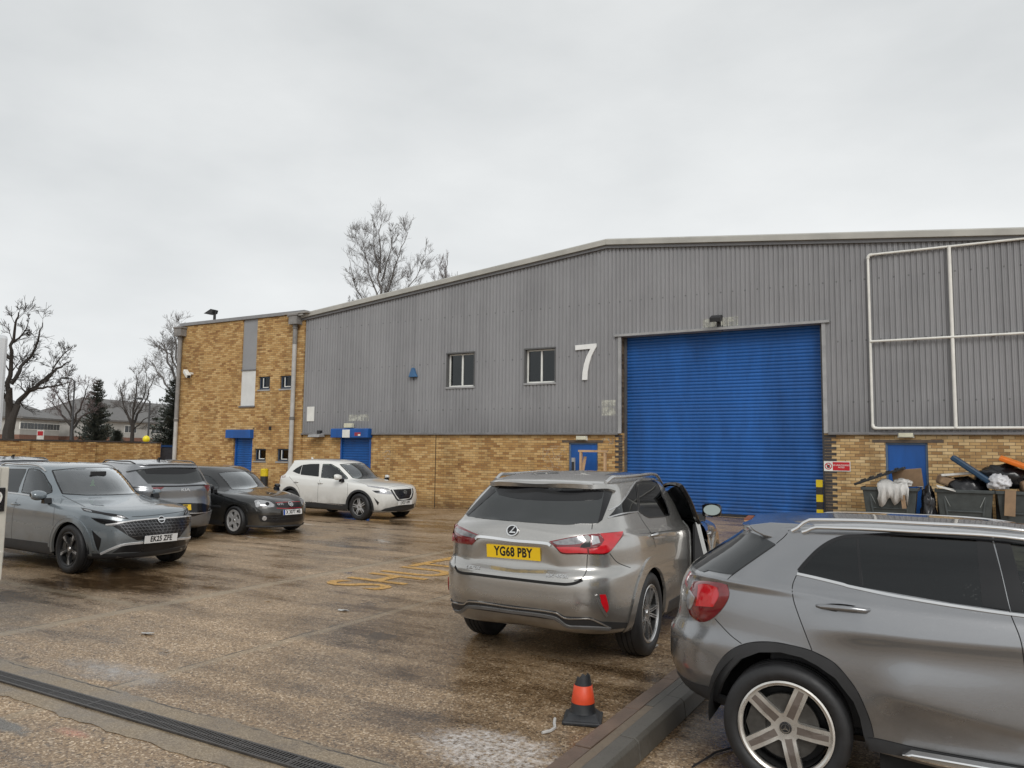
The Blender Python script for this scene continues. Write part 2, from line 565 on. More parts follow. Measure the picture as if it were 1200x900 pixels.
def clad_material(name, base):
    g = G(name)
    v = g.obj()
    sep = g.n('SeparateXYZ', {0: v})
    sheet = g.math('FLOOR', g.math('DIVIDE', sep.outputs[0], 0.99))
    wn = g.n('TexWhiteNoise', {'W': sheet}, noise_dimensions='1D').outputs['Value']
    streak = g.noise(g.scaled(v, 5.0, 5.0, 0.22), 1.0, 6.0, 0.7)
    blot = g.noise(v, 0.7, 5.0, 0.65)
    t = g.math('ADD', g.math('MULTIPLY', wn, 0.12), g.math('ADD', g.math('MULTIPLY', streak, 0.55), g.math('MULTIPLY', blot, 0.40)))
    c = g.ramp(t, [(0.35, tuple(x * 0.80 for x in base)), (0.54, base), (0.75, tuple(x * 1.16 for x in base))])
    # grime gathered along the bottom edge and rain runs
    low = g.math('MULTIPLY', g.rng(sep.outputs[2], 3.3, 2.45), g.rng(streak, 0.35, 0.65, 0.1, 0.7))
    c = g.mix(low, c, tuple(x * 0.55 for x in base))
    # fixing screws in rows
    fx = g.math('ABSOLUTE', g.math('SUBTRACT', g.math('FRACT', g.math('DIVIDE', sep.outputs[0], 0.33)), 0.5))
    fz = g.math('ABSOLUTE', g.math('SUBTRACT', g.math('FRACT', g.math('DIVIDE', g.math('ADD', sep.outputs[2], 0.65), 1.55)), 0.5))
    dot = g.math('MULTIPLY', g.math('LESS_THAN', fx, 0.06), g.math('LESS_THAN', fz, 0.014))
    c = g.mix(g.math('MULTIPLY', dot, 0.55), c, (0.05, 0.05, 0.05))
    g.p(Base_Color=c, Roughness=g.rng(blot, 0.3, 0.7, 0.38, 0.55), Metallic=0.0)
    return g.m


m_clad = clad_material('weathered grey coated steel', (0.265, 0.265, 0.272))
m_clad_hood = None


def brick_material(name, stops, mortar=(0.25, 0.19, 0.12), dark=0.0, seed=0.0):
    g = G(name)
    v = g.obj()
    sep = g.n('SeparateXYZ', {0: v})
    u = g.math('DIVIDE', g.math('ADD', g.math('ADD', sep.outputs[0], sep.outputs[1]), 100.0), 0.225)
    w = g.math('DIVIDE', g.math('ADD', sep.outputs[2], 10.0), 0.075)
    row = g.math('FLOOR', w)
    u2 = g.math('ADD', u, g.math('MULTIPLY', g.math('MODULO', row, 2.0), 0.5))
    col = g.math('FLOOR', u2)
    fu, fv = g.math('FRACT', u2), g.math('FRACT', w)
    wn = g.n('TexWhiteNoise', {'Vector': g.n('CombineXYZ', {0: col, 1: row, 2: seed})}, noise_dimensions='3D')
    rv = wn.outputs['Value']
    patch = g.noise(v, 0.9, 5.0, 0.6)
    grain = g.noise(v, 22.0, 4.0, 0.7)
    t = g.math('ADD', g.math('MULTIPLY', rv, 0.52), g.math('ADD', g.math('MULTIPLY', patch, 0.40), g.math('MULTIPLY', grain, 0.18)))
    c = g.ramp(g.math('SUBTRACT', t, 0.06), stops)
    mm = g.math('MAXIMUM', g.rng(fu, 0.055, 0.035), g.rng(fv, 0.16, 0.11))
    mc = g.mix(g.rng(patch, 0.35, 0.65), tuple(x * 0.6 for x in mortar), mortar)
    c = g.mix(mm, c, mc)
    soot = g.math('MULTIPLY', g.ramp(g.noise(g.scaled(v, 1.2, 1.2, 0.35), 1.3, 6.0, 0.65), [(0.5, 0.0), (0.72, 1.0)]), 0.38)
    c = g.mix(soot, c, (0.07, 0.045, 0.025))
    foot = g.math('MULTIPLY', g.rng(sep.outputs[2], 0.5, 0.0), 0.5)
    c = g.mix(foot, c, (0.06, 0.045, 0.03))
    g.p(Base_Color=c, Roughness=0.8, Specular_IOR_Level=0.25)
    g.bump(g.math('ADD', g.math('MULTIPLY', mm, -1.0), g.math('MULTIPLY', grain, 0.5)), 0.5, 0.006)
    return g.m


BR = [(0.06, (0.136, 0.070, 0.029)), (0.22, (0.305, 0.158, 0.059)), (0.42, (0.452, 0.266, 0.099)), (0.60, (0.531, 0.339, 0.141)), (0.82, (0.633, 0.435, 0.203))]
m_brick = brick_material('yellow stock brick', BR)
BR2 = [(0.08, (0.147, 0.085, 0.040)), (0.24, (0.339, 0.198, 0.085)), (0.42, (0.520, 0.339, 0.153)), (0.60, (0.610, 0.429, 0.215)), (0.82, (0.723, 0.542, 0.305))]
m_brick_r = brick_material('paler yellow brick', BR2, (0.20, 0.16, 0.11), seed=3.0)
m_engbrick = simple('blue engineering brick', (0.055, 0.048, 0.046), 0.55, 0, 0.35, 8, 0.4)
m_flash = simple('pale grey flashing', (0.33, 0.33, 0.33), 0.45, 0.0, 0.18, 2.5)
m_verge = simple('stone grey verge trim', (0.40, 0.39, 0.355), 0.5, 0.0, 0.15, 1.2)
m_vergelow = simple('dull grey shadow line and rail trim', (0.16, 0.16, 0.165), 0.5, 0.0, 0.15, 2.0)
m_white = simple('weathered white enamel', (0.74, 0.74, 0.70), 0.45, 0, 0.1, 3)
m_dark = simple('black shadow gap lining', (0.012, 0.012, 0.013), 0.7)
m_black = simple('black plastic', (0.022, 0.022, 0.024), 0.45, 0, 0.2)
m_winglass = glassy('dusty dark window glass', (0.36, 0.38, 0.38), 1.2)
m_room = simple('unlit room behind glass', (0.22, 0.22, 0.21), 0.9)


def blue_material(name, col, dirt=0.5):
    g = G(name)
    v = g.obj()
    st = g.noise(g.scaled(v, 1.6, 1.6, 0.35), 1.0, 6.0, 0.68)
    c = g.ramp(st, [(0.3, tuple(x * 0.7 for x in col)), (0.55, col), (0.8, tuple(x * 1.35 for x in col))])
    rub = g.ramp(g.noise(g.scaled(v, 0.8, 0.8, 5.0), 2.2, 5.0, 0.7), [(0.62, 0.0), (0.74, 1.0)])
    c = g.mix(g.math('MULTIPLY', rub, 0.22 * dirt * 2), c, (0.06, 0.10, 0.17))
    foot = g.math('MULTIPLY', g.rng(g.n('SeparateXYZ', {0: v}).outputs[2], 1.1, 0.1), g.rng(g.noise(v, 3.0, 6.0, 0.75), 0.40, 0.62, 0.0, 0.55))
    c = g.mix(foot, c, (0.03, 0.035, 0.045))
    g.p(Base_Color=c, Roughness=g.rng(st, 0.3, 0.7, 0.34, 0.55))
    return g.m


m_blue = blue_material('royal blue coated steel', (0.010, 0.093, 0.325))
m_blue2 = blue_material('blue painted door', (0.007, 0.088, 0.34), 0.3)

WX0, WX1, RX, RZ = -21.05, 3.6, -8.81, 8.04


def roof_z(x):
    return RZ - 0.1027 * abs(x - RX)


wh = thing('warehouse', 'large grey ribbed steel warehouse on a yellow brick base with a huge blue roller door', 'warehouse', (0, FY, 0))
OPEN = [(-8.36, -2.86, 0.0, 5.27), (-14.54, -13.47, 3.97, 5.09), (-11.58, -10.53, 4.0, 5.07), (-10.08, -9.13, 0.0, 2.17), (-1.46, -0.54, 0.0, 2.21), (-19.15, -17.75, 0, 2.45)]
# ribbed sheeting, each rib a real fold; x breakpoints snapped to the openings
CLZ = 2.46
P_, D_ = 0.125, 0.028
br = []
k = 0
while WX0 + k * P_ < WX1:
    b0 = WX0 + k * P_
    br += [(b0, 0.0), (b0 + 0.026, 0.0), (b0 + 0.042, D_), (b0 + 0.070, D_), (b0 + 0.075, D_ - 0.005), (b0 + 0.081, D_ - 0.005), (b0 + 0.086, D_), (b0 + 0.110, D_)]
    k += 1
br = [b for b in br if b[0] <= WX1]


def prof(x):
    for (a, p), (b, q) in zip(br[:-1], br[1:]):
        if a <= x <= b:
            return p + (q - p) * (x - a) / max(1e-6, b - a)
    return 0.0


for (a, b, c, d) in OPEN[:3]:
    br += [(a, prof(a)), (b, prof(b))]
br.append((RX, prof(RX)))
br = sorted(set(br))
mb = MB()
for (xa, da), (xb, db) in zip(br[:-1], br[1:]):
    xm = (xa + xb) / 2
    cuts = [(CLZ, None)]
    lo = CLZ
    segs = []
    for (a, b, c, d) in sorted(OPEN[:3], key=lambda o: o[2]):
        if a < xm < b:
            if c > lo:
                segs.append((lo, c))
            lo = d
    segs.append((lo, 99))
    for (z0, z1) in segs:
        za, zb = (z1, z1) if z1 < 90 else (roof_z(xa), roof_z(xb))
        if z0 < za - 1e-4:
            mb.add([(xa, -da, z0), (xb, -db, z0), (xb, -db, zb), (xa, -da, za)], [(0, 1, 2, 3)])
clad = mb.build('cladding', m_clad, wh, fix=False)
# brick plinth (butted round the openings), right of the movement joint and left of it
mb = MB()


def brick_run(mb, x0, x1, z1, ops, y0=0.03, y1=0.30):
    x = x0
    for (a, b, c, d) in sorted(ops):
        if b <= x0 or a >= x1:
            continue
        if a > x:
            mb.box((x, y0, -0.3), (a, y1, z1))
        if d < z1:
            mb.box((a, y0, d), (b, y1, z1))
        x = b
    if x < x1:
        mb.box((x, y0, -0.3), (x1, y1, z1))


low_ops = [o for o in OPEN if o[2] == 0]
brick_run(mb, WX0, -8.36, CLZ, low_ops)
mb.build('brick_base', m_brick, wh, fix=False)
mb = MB()
brick_run(mb, -2.86, WX1, CLZ, low_ops)
mb.build('brick_base', m_brick_r, wh, fix=False)
mb = MB().box((-14.985, 0.022, 0), (-14.965, 0.032, CLZ - 0.02))
mb.build('movement_joint', m_dark, wh, split=True)
# dark quoins at the big door and reveals
for sd in (0, 1):
    mb = MB()
    for i in range(32):
        z0 = 0.0 + i * 0.075
        if z0 > CLZ - 0.08:
            break
        wq = 0.225 if i % 2 else 0.1125
        if sd == 0:
            mb.box((-8.358 - wq, 0.024, z0 + 0.008), (-8.358, 0.05, z0 + 0.075))
        else:
            mb.box((-2.862, 0.024, z0 + 0.008), (-2.862 + wq + 0.06, 0.05, z0 + 0.075))
    mb.build('quoins', m_engbrick, wh)
mb = MB()
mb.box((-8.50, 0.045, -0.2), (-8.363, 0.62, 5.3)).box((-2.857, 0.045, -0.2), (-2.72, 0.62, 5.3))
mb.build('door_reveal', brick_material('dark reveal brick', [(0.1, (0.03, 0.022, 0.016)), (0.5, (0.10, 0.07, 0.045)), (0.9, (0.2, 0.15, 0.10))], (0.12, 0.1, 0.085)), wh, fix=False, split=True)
# flashings
mb = MB()
mb.box((-8.46, -0.06, CLZ - 0.02), (-8.363, -0.002, 5.275)).box((-2.857, -0.06, CLZ - 0.02), (-2.76, -0.002, 5.275))
mb.box((-8.56, -0.10, 5.277), (-2.66, 0.25, 5.345))
mb.build('door_flashing', m_flash, wh, bevel=0.004, split=True)
mb = MB()
for a, b in ((WX0, -19.44), (-17.68, -8.465), (-2.755, WX1)):
    mb.prism([(-0.075, CLZ - 0.055), (-0.075, CLZ - 0.02), (-0.03, CLZ + 0.012), (0.028, CLZ + 0.012), (0.028, CLZ - 0.055)], 'x', a, b)
mb.build('base_flashing', simple('dark grey flashing', (0.17, 0.165, 0.165), 0.5, 0, 0.2, 2), wh, split=True)
# verge trim: a folded box along each slope of the gable
for xa, xb, nm in ((WX0 - 0.12, RX, 'verge_trim'), (RX, WX1 + 0.12, 'verge_trim')):
    za, zb = roof_z(xa), roof_z(xb)
    mb = MB()
    pr = [(-0.17, 0.02), (-0.17, 0.17), (-0.10, 0.215), (0.15, 0.235), (0.15, 0.02)]
    mb.add([(xa, y, za + z) for y, z in pr] + [(xb, y, zb + z) for y, z in pr], [tuple(range(5)), tuple(range(9, 4, -1))] + [(i, (i + 1) % 5, 5 + (i + 1) % 5, 5 + i) for i in range(5)])
    mb.build(nm, m_verge, wh, bevel=0.006)
    mb = MB()
    pr = [(-0.10, -0.07), (-0.10, 0.018), (0.10, 0.018), (0.10, -0.07)]
    mb.add([(xa, y, za + z) for y, z in pr] + [(xb, y, zb + z) for y, z in pr], [tuple(range(4)), tuple(range(7, 3, -1))] + [(i, (i + 1) % 4, 4 + (i + 1) % 4, 4 + i) for i in range(4)])
    mb.build('verge_shadow_strip', m_vergelow, wh)  # dark strip drawn as the shadow line below the verge trim
# roof sheets and the hidden walls
mb = MB()
for xa, xb in ((WX0, RX), (RX, WX1)):
    za, zb = roof_z(xa) + 0.1, roof_z(xb) + 0.1
    mb.add([(xa, 0.155, za), (xb, 0.155, zb), (xb, 42, zb), (xa, 42, za), (xa, 0.155, za - 0.12), (xb, 0.155, zb - 0.12), (xb, 42, zb - 0.12), (xa, 42, za - 0.12)],
           [(0, 1, 2, 3), (7, 6, 5, 4), (0, 4, 5, 1), (1, 5, 6, 2), (2, 6, 7, 3), (3, 7, 4, 0)])
mb.build('roof', simple('grey roof sheet', (0.28, 0.28, 0.28), 0.6), wh)
mb = MB()
mb.box((WX1 - 0.1, 0.31, -0.3), (WX1, 42, roof_z(WX1))).box((WX0, 12, 0), (WX0 + 0.1, 42, roof_z(WX0)))
mb.box((WX0, 41.9, 0), (WX1, 42, 6.5))
mb.build('side_wall', simple('plain grey side sheeting', (0.2, 0.2, 0.205), 0.6), wh, split=True)
# the big shutter: curved slats
mb = MB()
prs = []
z = -0.05
while z < 5.30:
    for q, d in ((0.0, 0.0), (0.018, 0.016), (0.045, 0.022), (0.072, 0.016), (0.088, 0.002)):
        prs.append((0.30 - d, z + q))
    z += 0.094
vs, fs = [], []
rsd = random.Random(8)
slat = [rsd.uniform(-0.002, 0.002) for _ in range(80)]
sx_ = [-8.36, -8.0, -7.4, -6.6, -5.9, -5.2, -4.6, -3.9, -3.3, -2.86]
for x in sx_:
    for k, (y, z) in enumerate(prs):
        d = 0.006 * math.sin(x * 1.7 + z * 0.9) + 0.016 * math.exp(-((x + 6.6) ** 2 / 0.5 + (z - 0.9) ** 2 / 0.12)) + 0.012 * math.exp(-((x + 3.9) ** 2 / 0.4 + (z - 1.5) ** 2 / 0.2))
        vs.append((x, y + d + slat[k // 5], z))
n = len(prs)
fs = [(j * n + i, (j + 1) * n + i, (j + 1) * n + i + 1, j * n + i + 1) for j in range(len(sx_) - 1) for i in range(n - 1)]
mb.add(vs, fs)
so = mb.build('roller_shutter', m_blue, wh, smooth=True, fix=False)
mb = MB().box((-8.36, 0.245, 0.19 - 0.05), (-2.86, 0.30, 0.26))
mb.build('bottom_rail', m_black, so)
mb = MB().box((-8.36, 0.20, -0.1), (-8.29, 0.27, 5.27)).box((-2.93, 0.20, -0.1), (-2.86, 0.27, 5.27))
mb.build('guide_rail', simple('worn guide steel', (0.12, 0.12, 0.125), 0.5, 0.4), so, split=True)


# windows in the cladding
def window(parent, x0, x1, z0, z1, y, frame_mat, mull=(0.5,), depth=0.10, name='window', fw=0.05, sill=True, glass=None):
    mb = MB()
    mb.box((x0, y, z0), (x0 + fw, y + 0.06, z1)).box((x1 - fw, y, z0), (x1, y + 0.06, z1))
    mb.box((x0 + fw, y, z0), (x1 - fw, y + 0.06, z0 + fw)).box((x0 + fw, y, z1 - fw * 0.8), (x1 - fw, y + 0.06, z1))
    for q in mull:
        xm = x0 + (x1 - x0) * q
        mb.box((xm - fw * 0.55, y - 0.004, z0 + fw), (xm + fw * 0.55, y + 0.056, z1 - fw * 0.8))
    w = mb.build(name, frame_mat, parent, bevel=0.004)
    mb = MB().box((x0 + fw, y + 0.03, z0 + fw), (x1 - fw, y + 0.036, z1 - fw * 0.8))
    mb.build('pane', glass or m_winglass, w)
    mb = MB().box((x0, y + 0.12, z0), (x1, y + 0.14, z1))
    mb.build('dim_room_sheet', m_room, w)  # flat sheet whose colour stands in for the unlit room
    if sill:
        mb = MB().box((x0 - 0.05, y - depth - 0.05, z0 - 0.06), (x1 + 0.05, y + 0.05, z0 - 0.003))
        mb.build('sill', m_flash, w, bevel=0.005)
    return w


for (a, b, c, d) in OPEN[1:3]:
    w = window(wh, a + 0.012, b - 0.012, c + 0.012, d - 0.012, 0.09, m_white)
    mb = MB()
    mb.box((a - 0.03, -0.045, c), (a + 0.01, 0.20, d)).box((b - 0.01, -0.045, c), (b + 0.03, 0.20, d)).box((a - 0.03, -0.055, d - 0.008), (b + 0.03, 0.20, d + 0.035))
    mb.build('reveal', simple('shade dark window flashing', (0.10, 0.10, 0.10), 0.6), w, split=True)  # dark colour stands in for the shade of the window recess


# personnel doors
def steel_door(parent, x0, x1, z1, y, lab=None, hinge_right=True):
    mb = MB().box((x0 + 0.05, y, 0.0), (x1 - 0.05, y + 0.05, z1 - 0.05))
    d = mb.build('door', m_blue2, parent, bevel=0.004)
    mb = MB().box((x0, y - 0.02, 0), (x0 + 0.048, y + 0.1, z1)).box((x1 - 0.048, y - 0.02, 0), (x1, y + 0.1, z1)).box((x0 + 0.048, y - 0.02, z1 - 0.048), (x1 - 0.048, y + 0.1, z1))
    mb.build('door_frame', simple('grey blue door frame', (0.10, 0.16, 0.26), 0.5), d, bevel=0.003)
    hx = x1 - 0.14 if hinge_right else x0 + 0.14
    mb = MB().box((hx - 0.02, y - 0.012, 0.98 + 0.1), (hx + 0.02, y + 0.001, 1.16 + 0.1)).tube([(hx, y - 0.04, 1.16), (hx - 0.11, y - 0.04, 1.16)], 0.01)
    mb.tube([(hx, y - 0.001, 1.16), (hx, y - 0.045, 1.16)], 0.009)
    mb.build('handle', simple('satin steel', (0.6, 0.6, 0.6), 0.3, 1.0), d)
    return d


steel_door(wh, -10.08, -9.13, 2.17, 0.10)
steel_door(wh, -1.46, -0.54, 2.21, 0.10)
mb = MB().box((-10.3, 0.022, 2.172), (-8.95, 0.06, 2.245)).box((-1.75, 0.022, 2.212), (-0.2, 0.06, 2.285))
mb.build('lintel', simple('dark soldier course', (0.10, 0.075, 0.055), 0.7, 0, 0.3, 10, 0.4), wh, split=True)


def small_shutter(parent, x0, x1, z1, y, bx0, bx1, bz0, bz1):
    mb = MB()
    prs = []
    z = 0.0
    while z < z1:
        for q, d in ((0.0, 0.0), (0.02, 0.014), (0.055, 0.018), (0.075, 0.0)):
            prs.append((y - d, z + q))
        z += 0.09
    vs = []
    for x in (x0, x1):
        vs += [(x, a, b) for a, b in prs]
    n = len(prs)
    mb.add(vs, [(i, n + i, n + i + 1, i + 1) for i in range(n - 1)])
    s = mb.build('security_shutter', m_blue, parent, fix=False)
    mb = MB().prism([(y - 0.30, bz0), (y - 0.30, bz1 - 0.03), (y - 0.27, bz1), (y + 0.0, bz1), (y + 0.0, bz0)], 'x', bx0, bx1)
    mb.build('shutter_box', m_blue2, s, bevel=0.006)
    mb = MB().box((x0 - 0.07, y - 0.06, 0), (x0, y + 0.06, bz0)).box((x1, y - 0.06, 0), (x1 + 0.07, y + 0.06, bz0))
    mb.build('guide_rail', m_blue2, s, split=True)
    return s


sh = small_shutter(wh, -19.08, -17.82, 2.32, 0.06, -19.42, -17.7, 2.3, 2.62)

# ---- brick office block at the left end
BX0, BX1, BY, BZ = -28.2, -21.06, -0.05, 6.97
ob = thing('office_block', 'two storey yellow brick office block with narrow grey panel beside the warehouse', 'building', (0, FY, 0))
bo = [(-24.70, -23.62, 0, 2.30), (-24.42, -23.60, 3.47, 6.97)] + [(-23.42, -22.80, 4.15, 4.66), (-22.26, -21.62, 4.15, 4.65), (-23.49, -22.87, 1.40, 1.87), (-22.29, -21.65, 1.40, 1.88)]
mb = MB()
xsb = sorted({BX0, BX1} | {q for o in bo for q in o[:2]})
for a, b in zip(xsb[:-1], xsb[1:]):
    xm = (a + b) / 2
    lo = -0.3
    for o in sorted((o for o in bo if o[0] < xm < o[1]), key=lambda o: o[2]):
        if o[2] > lo:
            mb.box((a, BY, lo), (b, BY + 0.3, o[2]))
        lo = o[3]
    if lo < BZ:
        mb.box((a, BY, lo), (b, BY + 0.3, BZ))
mb.box((BX0, BY + 0.3, -0.3), (BX0 + 0.3, 12, BZ)).box((BX1 - 0.3, BY + 0.3, -0.3), (BX1, 12, BZ)).box((BX0 + 0.3, 11.7, -0.3), (BX1 - 0.3, 12, BZ))
mb.build('wall', m_brick, ob, fix=False)
mb = MB().box((BX0 - 0.06, BY - 0.07, BZ + 0.002), (BX1 + 0.0, 12.05, BZ + 0.135))
mb.build('roof_fascia', simple('lead grey roof edge', (0.24, 0.24, 0.245), 0.5), ob, bevel=0.01)
mb = MB().box((-24.418, BY + 0.035, 4.975), (-23.602, BY + 0.09, 6.968))
mb.build('grey_panel', simple('grey infill panel', (0.27, 0.275, 0.285), 0.5, 0, 0.08, 1.5), ob)
mb = MB().box((-24.418, BY + 0.03, 3.54), (-23.602, BY + 0.09, 4.925))
mb.build('white_panel', simple('white infill panel', (0.66, 0.67, 0.66), 0.45, 0, 0.08, 2), ob)
mb = MB().box((-24.418, BY - 0.01, 4.928), (-23.602, BY + 0.09, 4.972)).box((-24.45, BY - 0.05, 3.475), (-23.57, BY + 0.09, 3.535))
mb.build('panel_rail', m_vergelow, ob, split=True)
m_bframe = simple('slate blue window frame', (0.045, 0.065, 0.10), 0.45)
for (a, b, c, d) in bo[2:]:
    w = window(ob, a + 0.01, b - 0.01, c + 0.01, d - 0.01, BY + 0.06, m_bframe, (0.34,), 0.0, fw=0.055, sill=False, glass=glassy('grey office glass', (0.2, 0.22, 0.23), 1.0))
    mb = MB().box((a + 0.20, BY + 0.045, c + 0.07), (a + 0.235, BY + 0.058, d - 0.06)).box((a + 0.235, BY + 0.045, c + 0.07), (b - 0.12, BY + 0.058, c + 0.10))
    mb.build('sash', m_white, w)
    mb = MB().box((a - 0.03, BY - 0.03, c - 0.055), (b + 0.03, BY + 0.05, c - 0.002))
    mb.build('sill', m_flash, w)
small_shutter(ob, -24.6, -23.72, 2.3, BY + 0.12, -24.97, -23.58, 2.27, 2.60)
mb = MB().box((-23.6, BY - 0.005, 2.62), (-23.55, BY + 0.02, 2.68)).box((-22.75, BY - 0.012, 2.58), (-22.62, BY + 0.02, 2.72))
mb.build('wall_vent', m_dark, ob, split=True)


m_collar = simple('grimy pipe collar', (0.15, 0.14, 0.13), 0.6)


def downpipe(parent, x, y, z1, r, dark_top):
    p = MB().tube([(x, y, 0.0), (x, y, z1 - 0.45)], r, 14).build('downpipe', simple('pale grey rain pipe', (0.43, 0.42, 0.40), 0.5, 0, 0.15, 3), parent, smooth=True)
    for z in (2.95, z1 - 0.62):
        MB().lathe([(r + 0.002, z), (r + 0.018, z + 0.01), (r + 0.018, z + 0.11), (r + 0.002, z + 0.12)], 14, (x, y, 0)).build('pipe_collar', m_collar, p)
    if dark_top:
        mb = MB().tube([(x, y, z1 - 1.2), (x, y, z1 - 0.45)], r + 0.004, 14)
        mb.tube([(x - 0.0, y, z1 - 0.5), (x - 0.1, y - 0.02, z1 - 0.3), (x - 0.1, y - 0.02, z1 - 0.12)], r + 0.01, 12)
    else:
        mb = MB().tube([(x, y, 3.1), (x, y, z1 - 0.45)], r + 0.004, 14)
    mb.box((x - 0.2, y - 0.17, z1 - 0.45), (x + 0.22, y + 0.13, z1 - 0.12)).box((x - 0.24, y - 0.2, z1 - 0.13), (x + 0.26, y + 0.13, z1 - 0.06))
    mb.build('hopper', simple('weathered hopper', (0.22, 0.21, 0.20), 0.6, 0, 0.25, 4), p, bevel=0.008)


downpipe(ob, -21.42, BY - 0.13, 7.0, 0.082, True)
downpipe(ob, -28.07, BY - 0.13, 6.98, 0.082, False)
mb = MB().box((-21.75, BY - 0.25, 6.86), (-20.95, BY + 0.1, 6.93)).box((-21.9, BY - 0.28, 6.94), (-20.7, BY - 0.02, 6.99))
mb.build('gutter', simple('dirty gutter', (0.30, 0.29, 0.27), 0.6), ob)


# ================================================================== THINGS FIXED TO THE BUILDINGS
def onwall(name, mb, mats, label, cat, loc, **kw):
    o = mb.build(name, mats, None, loc=loc, **{k: v for k, v in kw.items() if k in ('bevel', 'smooth')})
    return tag(o, label, cat, kw.get('group'))


m_num = simple('white raised numeral', (0.80, 0.80, 0.78), 0.4, 0, 0.05)
mb = MB()
n7 = [(-9.83, 5.10), (-9.14, 5.12), (-9.14, 5.02), (-9.20, 4.93), (-9.30, 4.74), (-9.38, 4.50), (-9.42, 4.28), (-9.435, 4.04), (-9.60, 4.04), (-9.585, 4.28), (-9.54, 4.52), (-9.46, 4.74), (-9.36, 4.92), (-9.325, 4.97), (-9.83, 4.955)]
mb.prism([(x + 9.5, z - 4.6) for x, z in n7], 'y', -0.075, -0.036)
onwall('house_number', mb, m_num, 'big white numeral 7 on the grey cladding', 'number', (-9.5, FY, 4.6))
# pipe frame for a banner
m_pipe = simple('white painted pipe', (0.76, 0.75, 0.70), 0.4, 0, 0.08, 4)
fr = thing('banner_frame', 'empty white tubular banner frame fixed high on the grey cladding', 'frame', (-1.72, FY, 2.56))
fz = [0.0, 2.16, 4.36]
for nm, pts, r in (('rail', [(0.1, -0.09, fz[0]), (4.6, -0.09, fz[0])], 0.035), ('rail', [(0, -0.12, fz[1]), (4.6, -0.12, fz[1])], 0.03), ('rail', [(0.1, -0.09, fz[2]), (4.6, -0.09, fz[2])], 0.03),
                   ('upright', [(0, -0.09, fz[0] + 0.08), (0, -0.09, fz[2] - 0.08)], 0.032), ('upright', [(1.78, -0.10, fz[0]), (1.78, -0.10, fz[2])], 0.042), ('upright', [(4.6, -0.09, fz[0]), (4.6, -0.09, fz[2])], 0.032)):
    MB().tube(pts, r, 10).build(nm, m_pipe, fr, smooth=True)
for z, s in ((fz[0], 1), (fz[2], -1)):
    MB().tube([(0, -0.09, z + 0.09 * s), (0.01, -0.09, z + 0.04 * s), (0.04, -0.09, z + 0.01 * s), (0.1, -0.09, z)], 0.042, 10).build('elbow', m_pipe, fr, smooth=True)
mb = MB()
for x in (0.3, 1.0, 2.6, 3.4):
    for z in fz:
        mb.box((x, -0.10, z - 0.03), (x + 0.04, -0.036, z + 0.03))
mb.build('bracket', m_flash, fr, split=True)

# bulkhead lights over the personnel doors
m_diff = simple('yellowed light diffuser', (0.62, 0.60, 0.46), 0.4)
for x, lab in ((-9.63, 'small cream bulkhead light over the blue door left of the big shutter'), (-1.0, 'small cream bulkhead light over the blue door right of the big shutter')):
    z0 = 2.24 if x < -5 else 2.33
    b = thing('bulkhead_light', lab, 'light', (x, FY, z0), group='bulkhead lights over the side doors')
    MB().box((-0.18, -0.02, 0), (0.18, 0.028, 0.13)).build('back_plate', m_white, b)
    MB().prism([(-0.16, 0.01), (0.16, 0.01), (0.16, 0.115), (-0.16, 0.115)], 'y', -0.09, -0.021).build('diffuser', m_diff, b, bevel=0.015)
# floodlight above the big door
fl = thing('floodlight', 'small black floodlight on a bracket above the big blue shutter', 'floodlight', (-5.49, FY, 5.5))
MB().box((-0.04, -0.30, -0.02), (0.04, -0.034, 0.02)).box((-0.05, -0.05, -0.12), (0.05, -0.034, 0.12)).build('bracket', m_black, fl)
MB().prism([(-0.48, 0.06), (-0.26, 0.16), (-0.22, 0.12), (-0.30, -0.02), (-0.46, -0.06)], 'x', -0.15, 0.15).build('lamp_housing', m_black, fl, bevel=0.01)
MB().tube([(0.09, -0.04, -0.1), (0.09, -0.04, -0.26), (0.0, -0.04, -0.3)], 0.012).build('cable', m_black, fl)
# alarm box
al = thing('alarm_box', 'small blue triangular alarm box on the grey cladding left of the windows', 'alarm', (-15.9, FY, 4.36))
MB().prism([(-0.16, 0.0), (0.18, 0.0), (0.14, 0.07), (0.03, 0.32), (-0.03, 0.32), (-0.14, 0.07)], 'y', -0.15, -0.035).build('cover', simple('alarm blue', (0.045, 0.13, 0.27), 0.35), al, bevel=0.015)
MB().tube([(0, -0.05, 0), (0.0, -0.045, -0.1)], 0.01).build('cable', m_black, al)
# entrance floodlight + notices at the left shutter
fl2 = thing('entrance_light', 'slim grey floodlight on the brick left of the small blue shutter', 'floodlight', (-20.15, FY, 2.36))
MB().prism([(-0.34, -0.05), (-0.30, 0.04), (-0.03, 0.09), (0.0, 0.02), (-0.03, -0.04)], 'x', -0.30, 0.25).build('lamp_housing', simple('grey lamp body', (0.3, 0.3, 0.3), 0.4), fl2, bevel=0.01)
MB().box((-0.05, -0.12, 0.05), (0.1, 0.0, 0.2)).build('sensor', m_black, fl2)
onwall('notice_board', MB().box((-0.18, -0.048, -0.27), (0.18, -0.036, 0.27)), m_white, 'blank white notice on the cladding beside the grey downpipe', 'notice', (-20.62, FY, 3.17), bevel=0.003)
onwall('paper_notice', MB().box((-0.17, -0.256, -0.13), (0.17, -0.243, 0.15)), m_white, 'white paper notice stuck on the small blue shutter box', 'notice', (-18.68, FY, 2.43))
onwall('entrance_lamp', MB().box((-0.18, -0.19, -0.07), (0.18, -0.036, 0.09)), m_diff, 'pale bulkhead lamp just above the blue shutter box', 'light', (-18.68, FY, 2.715), bevel=0.02)
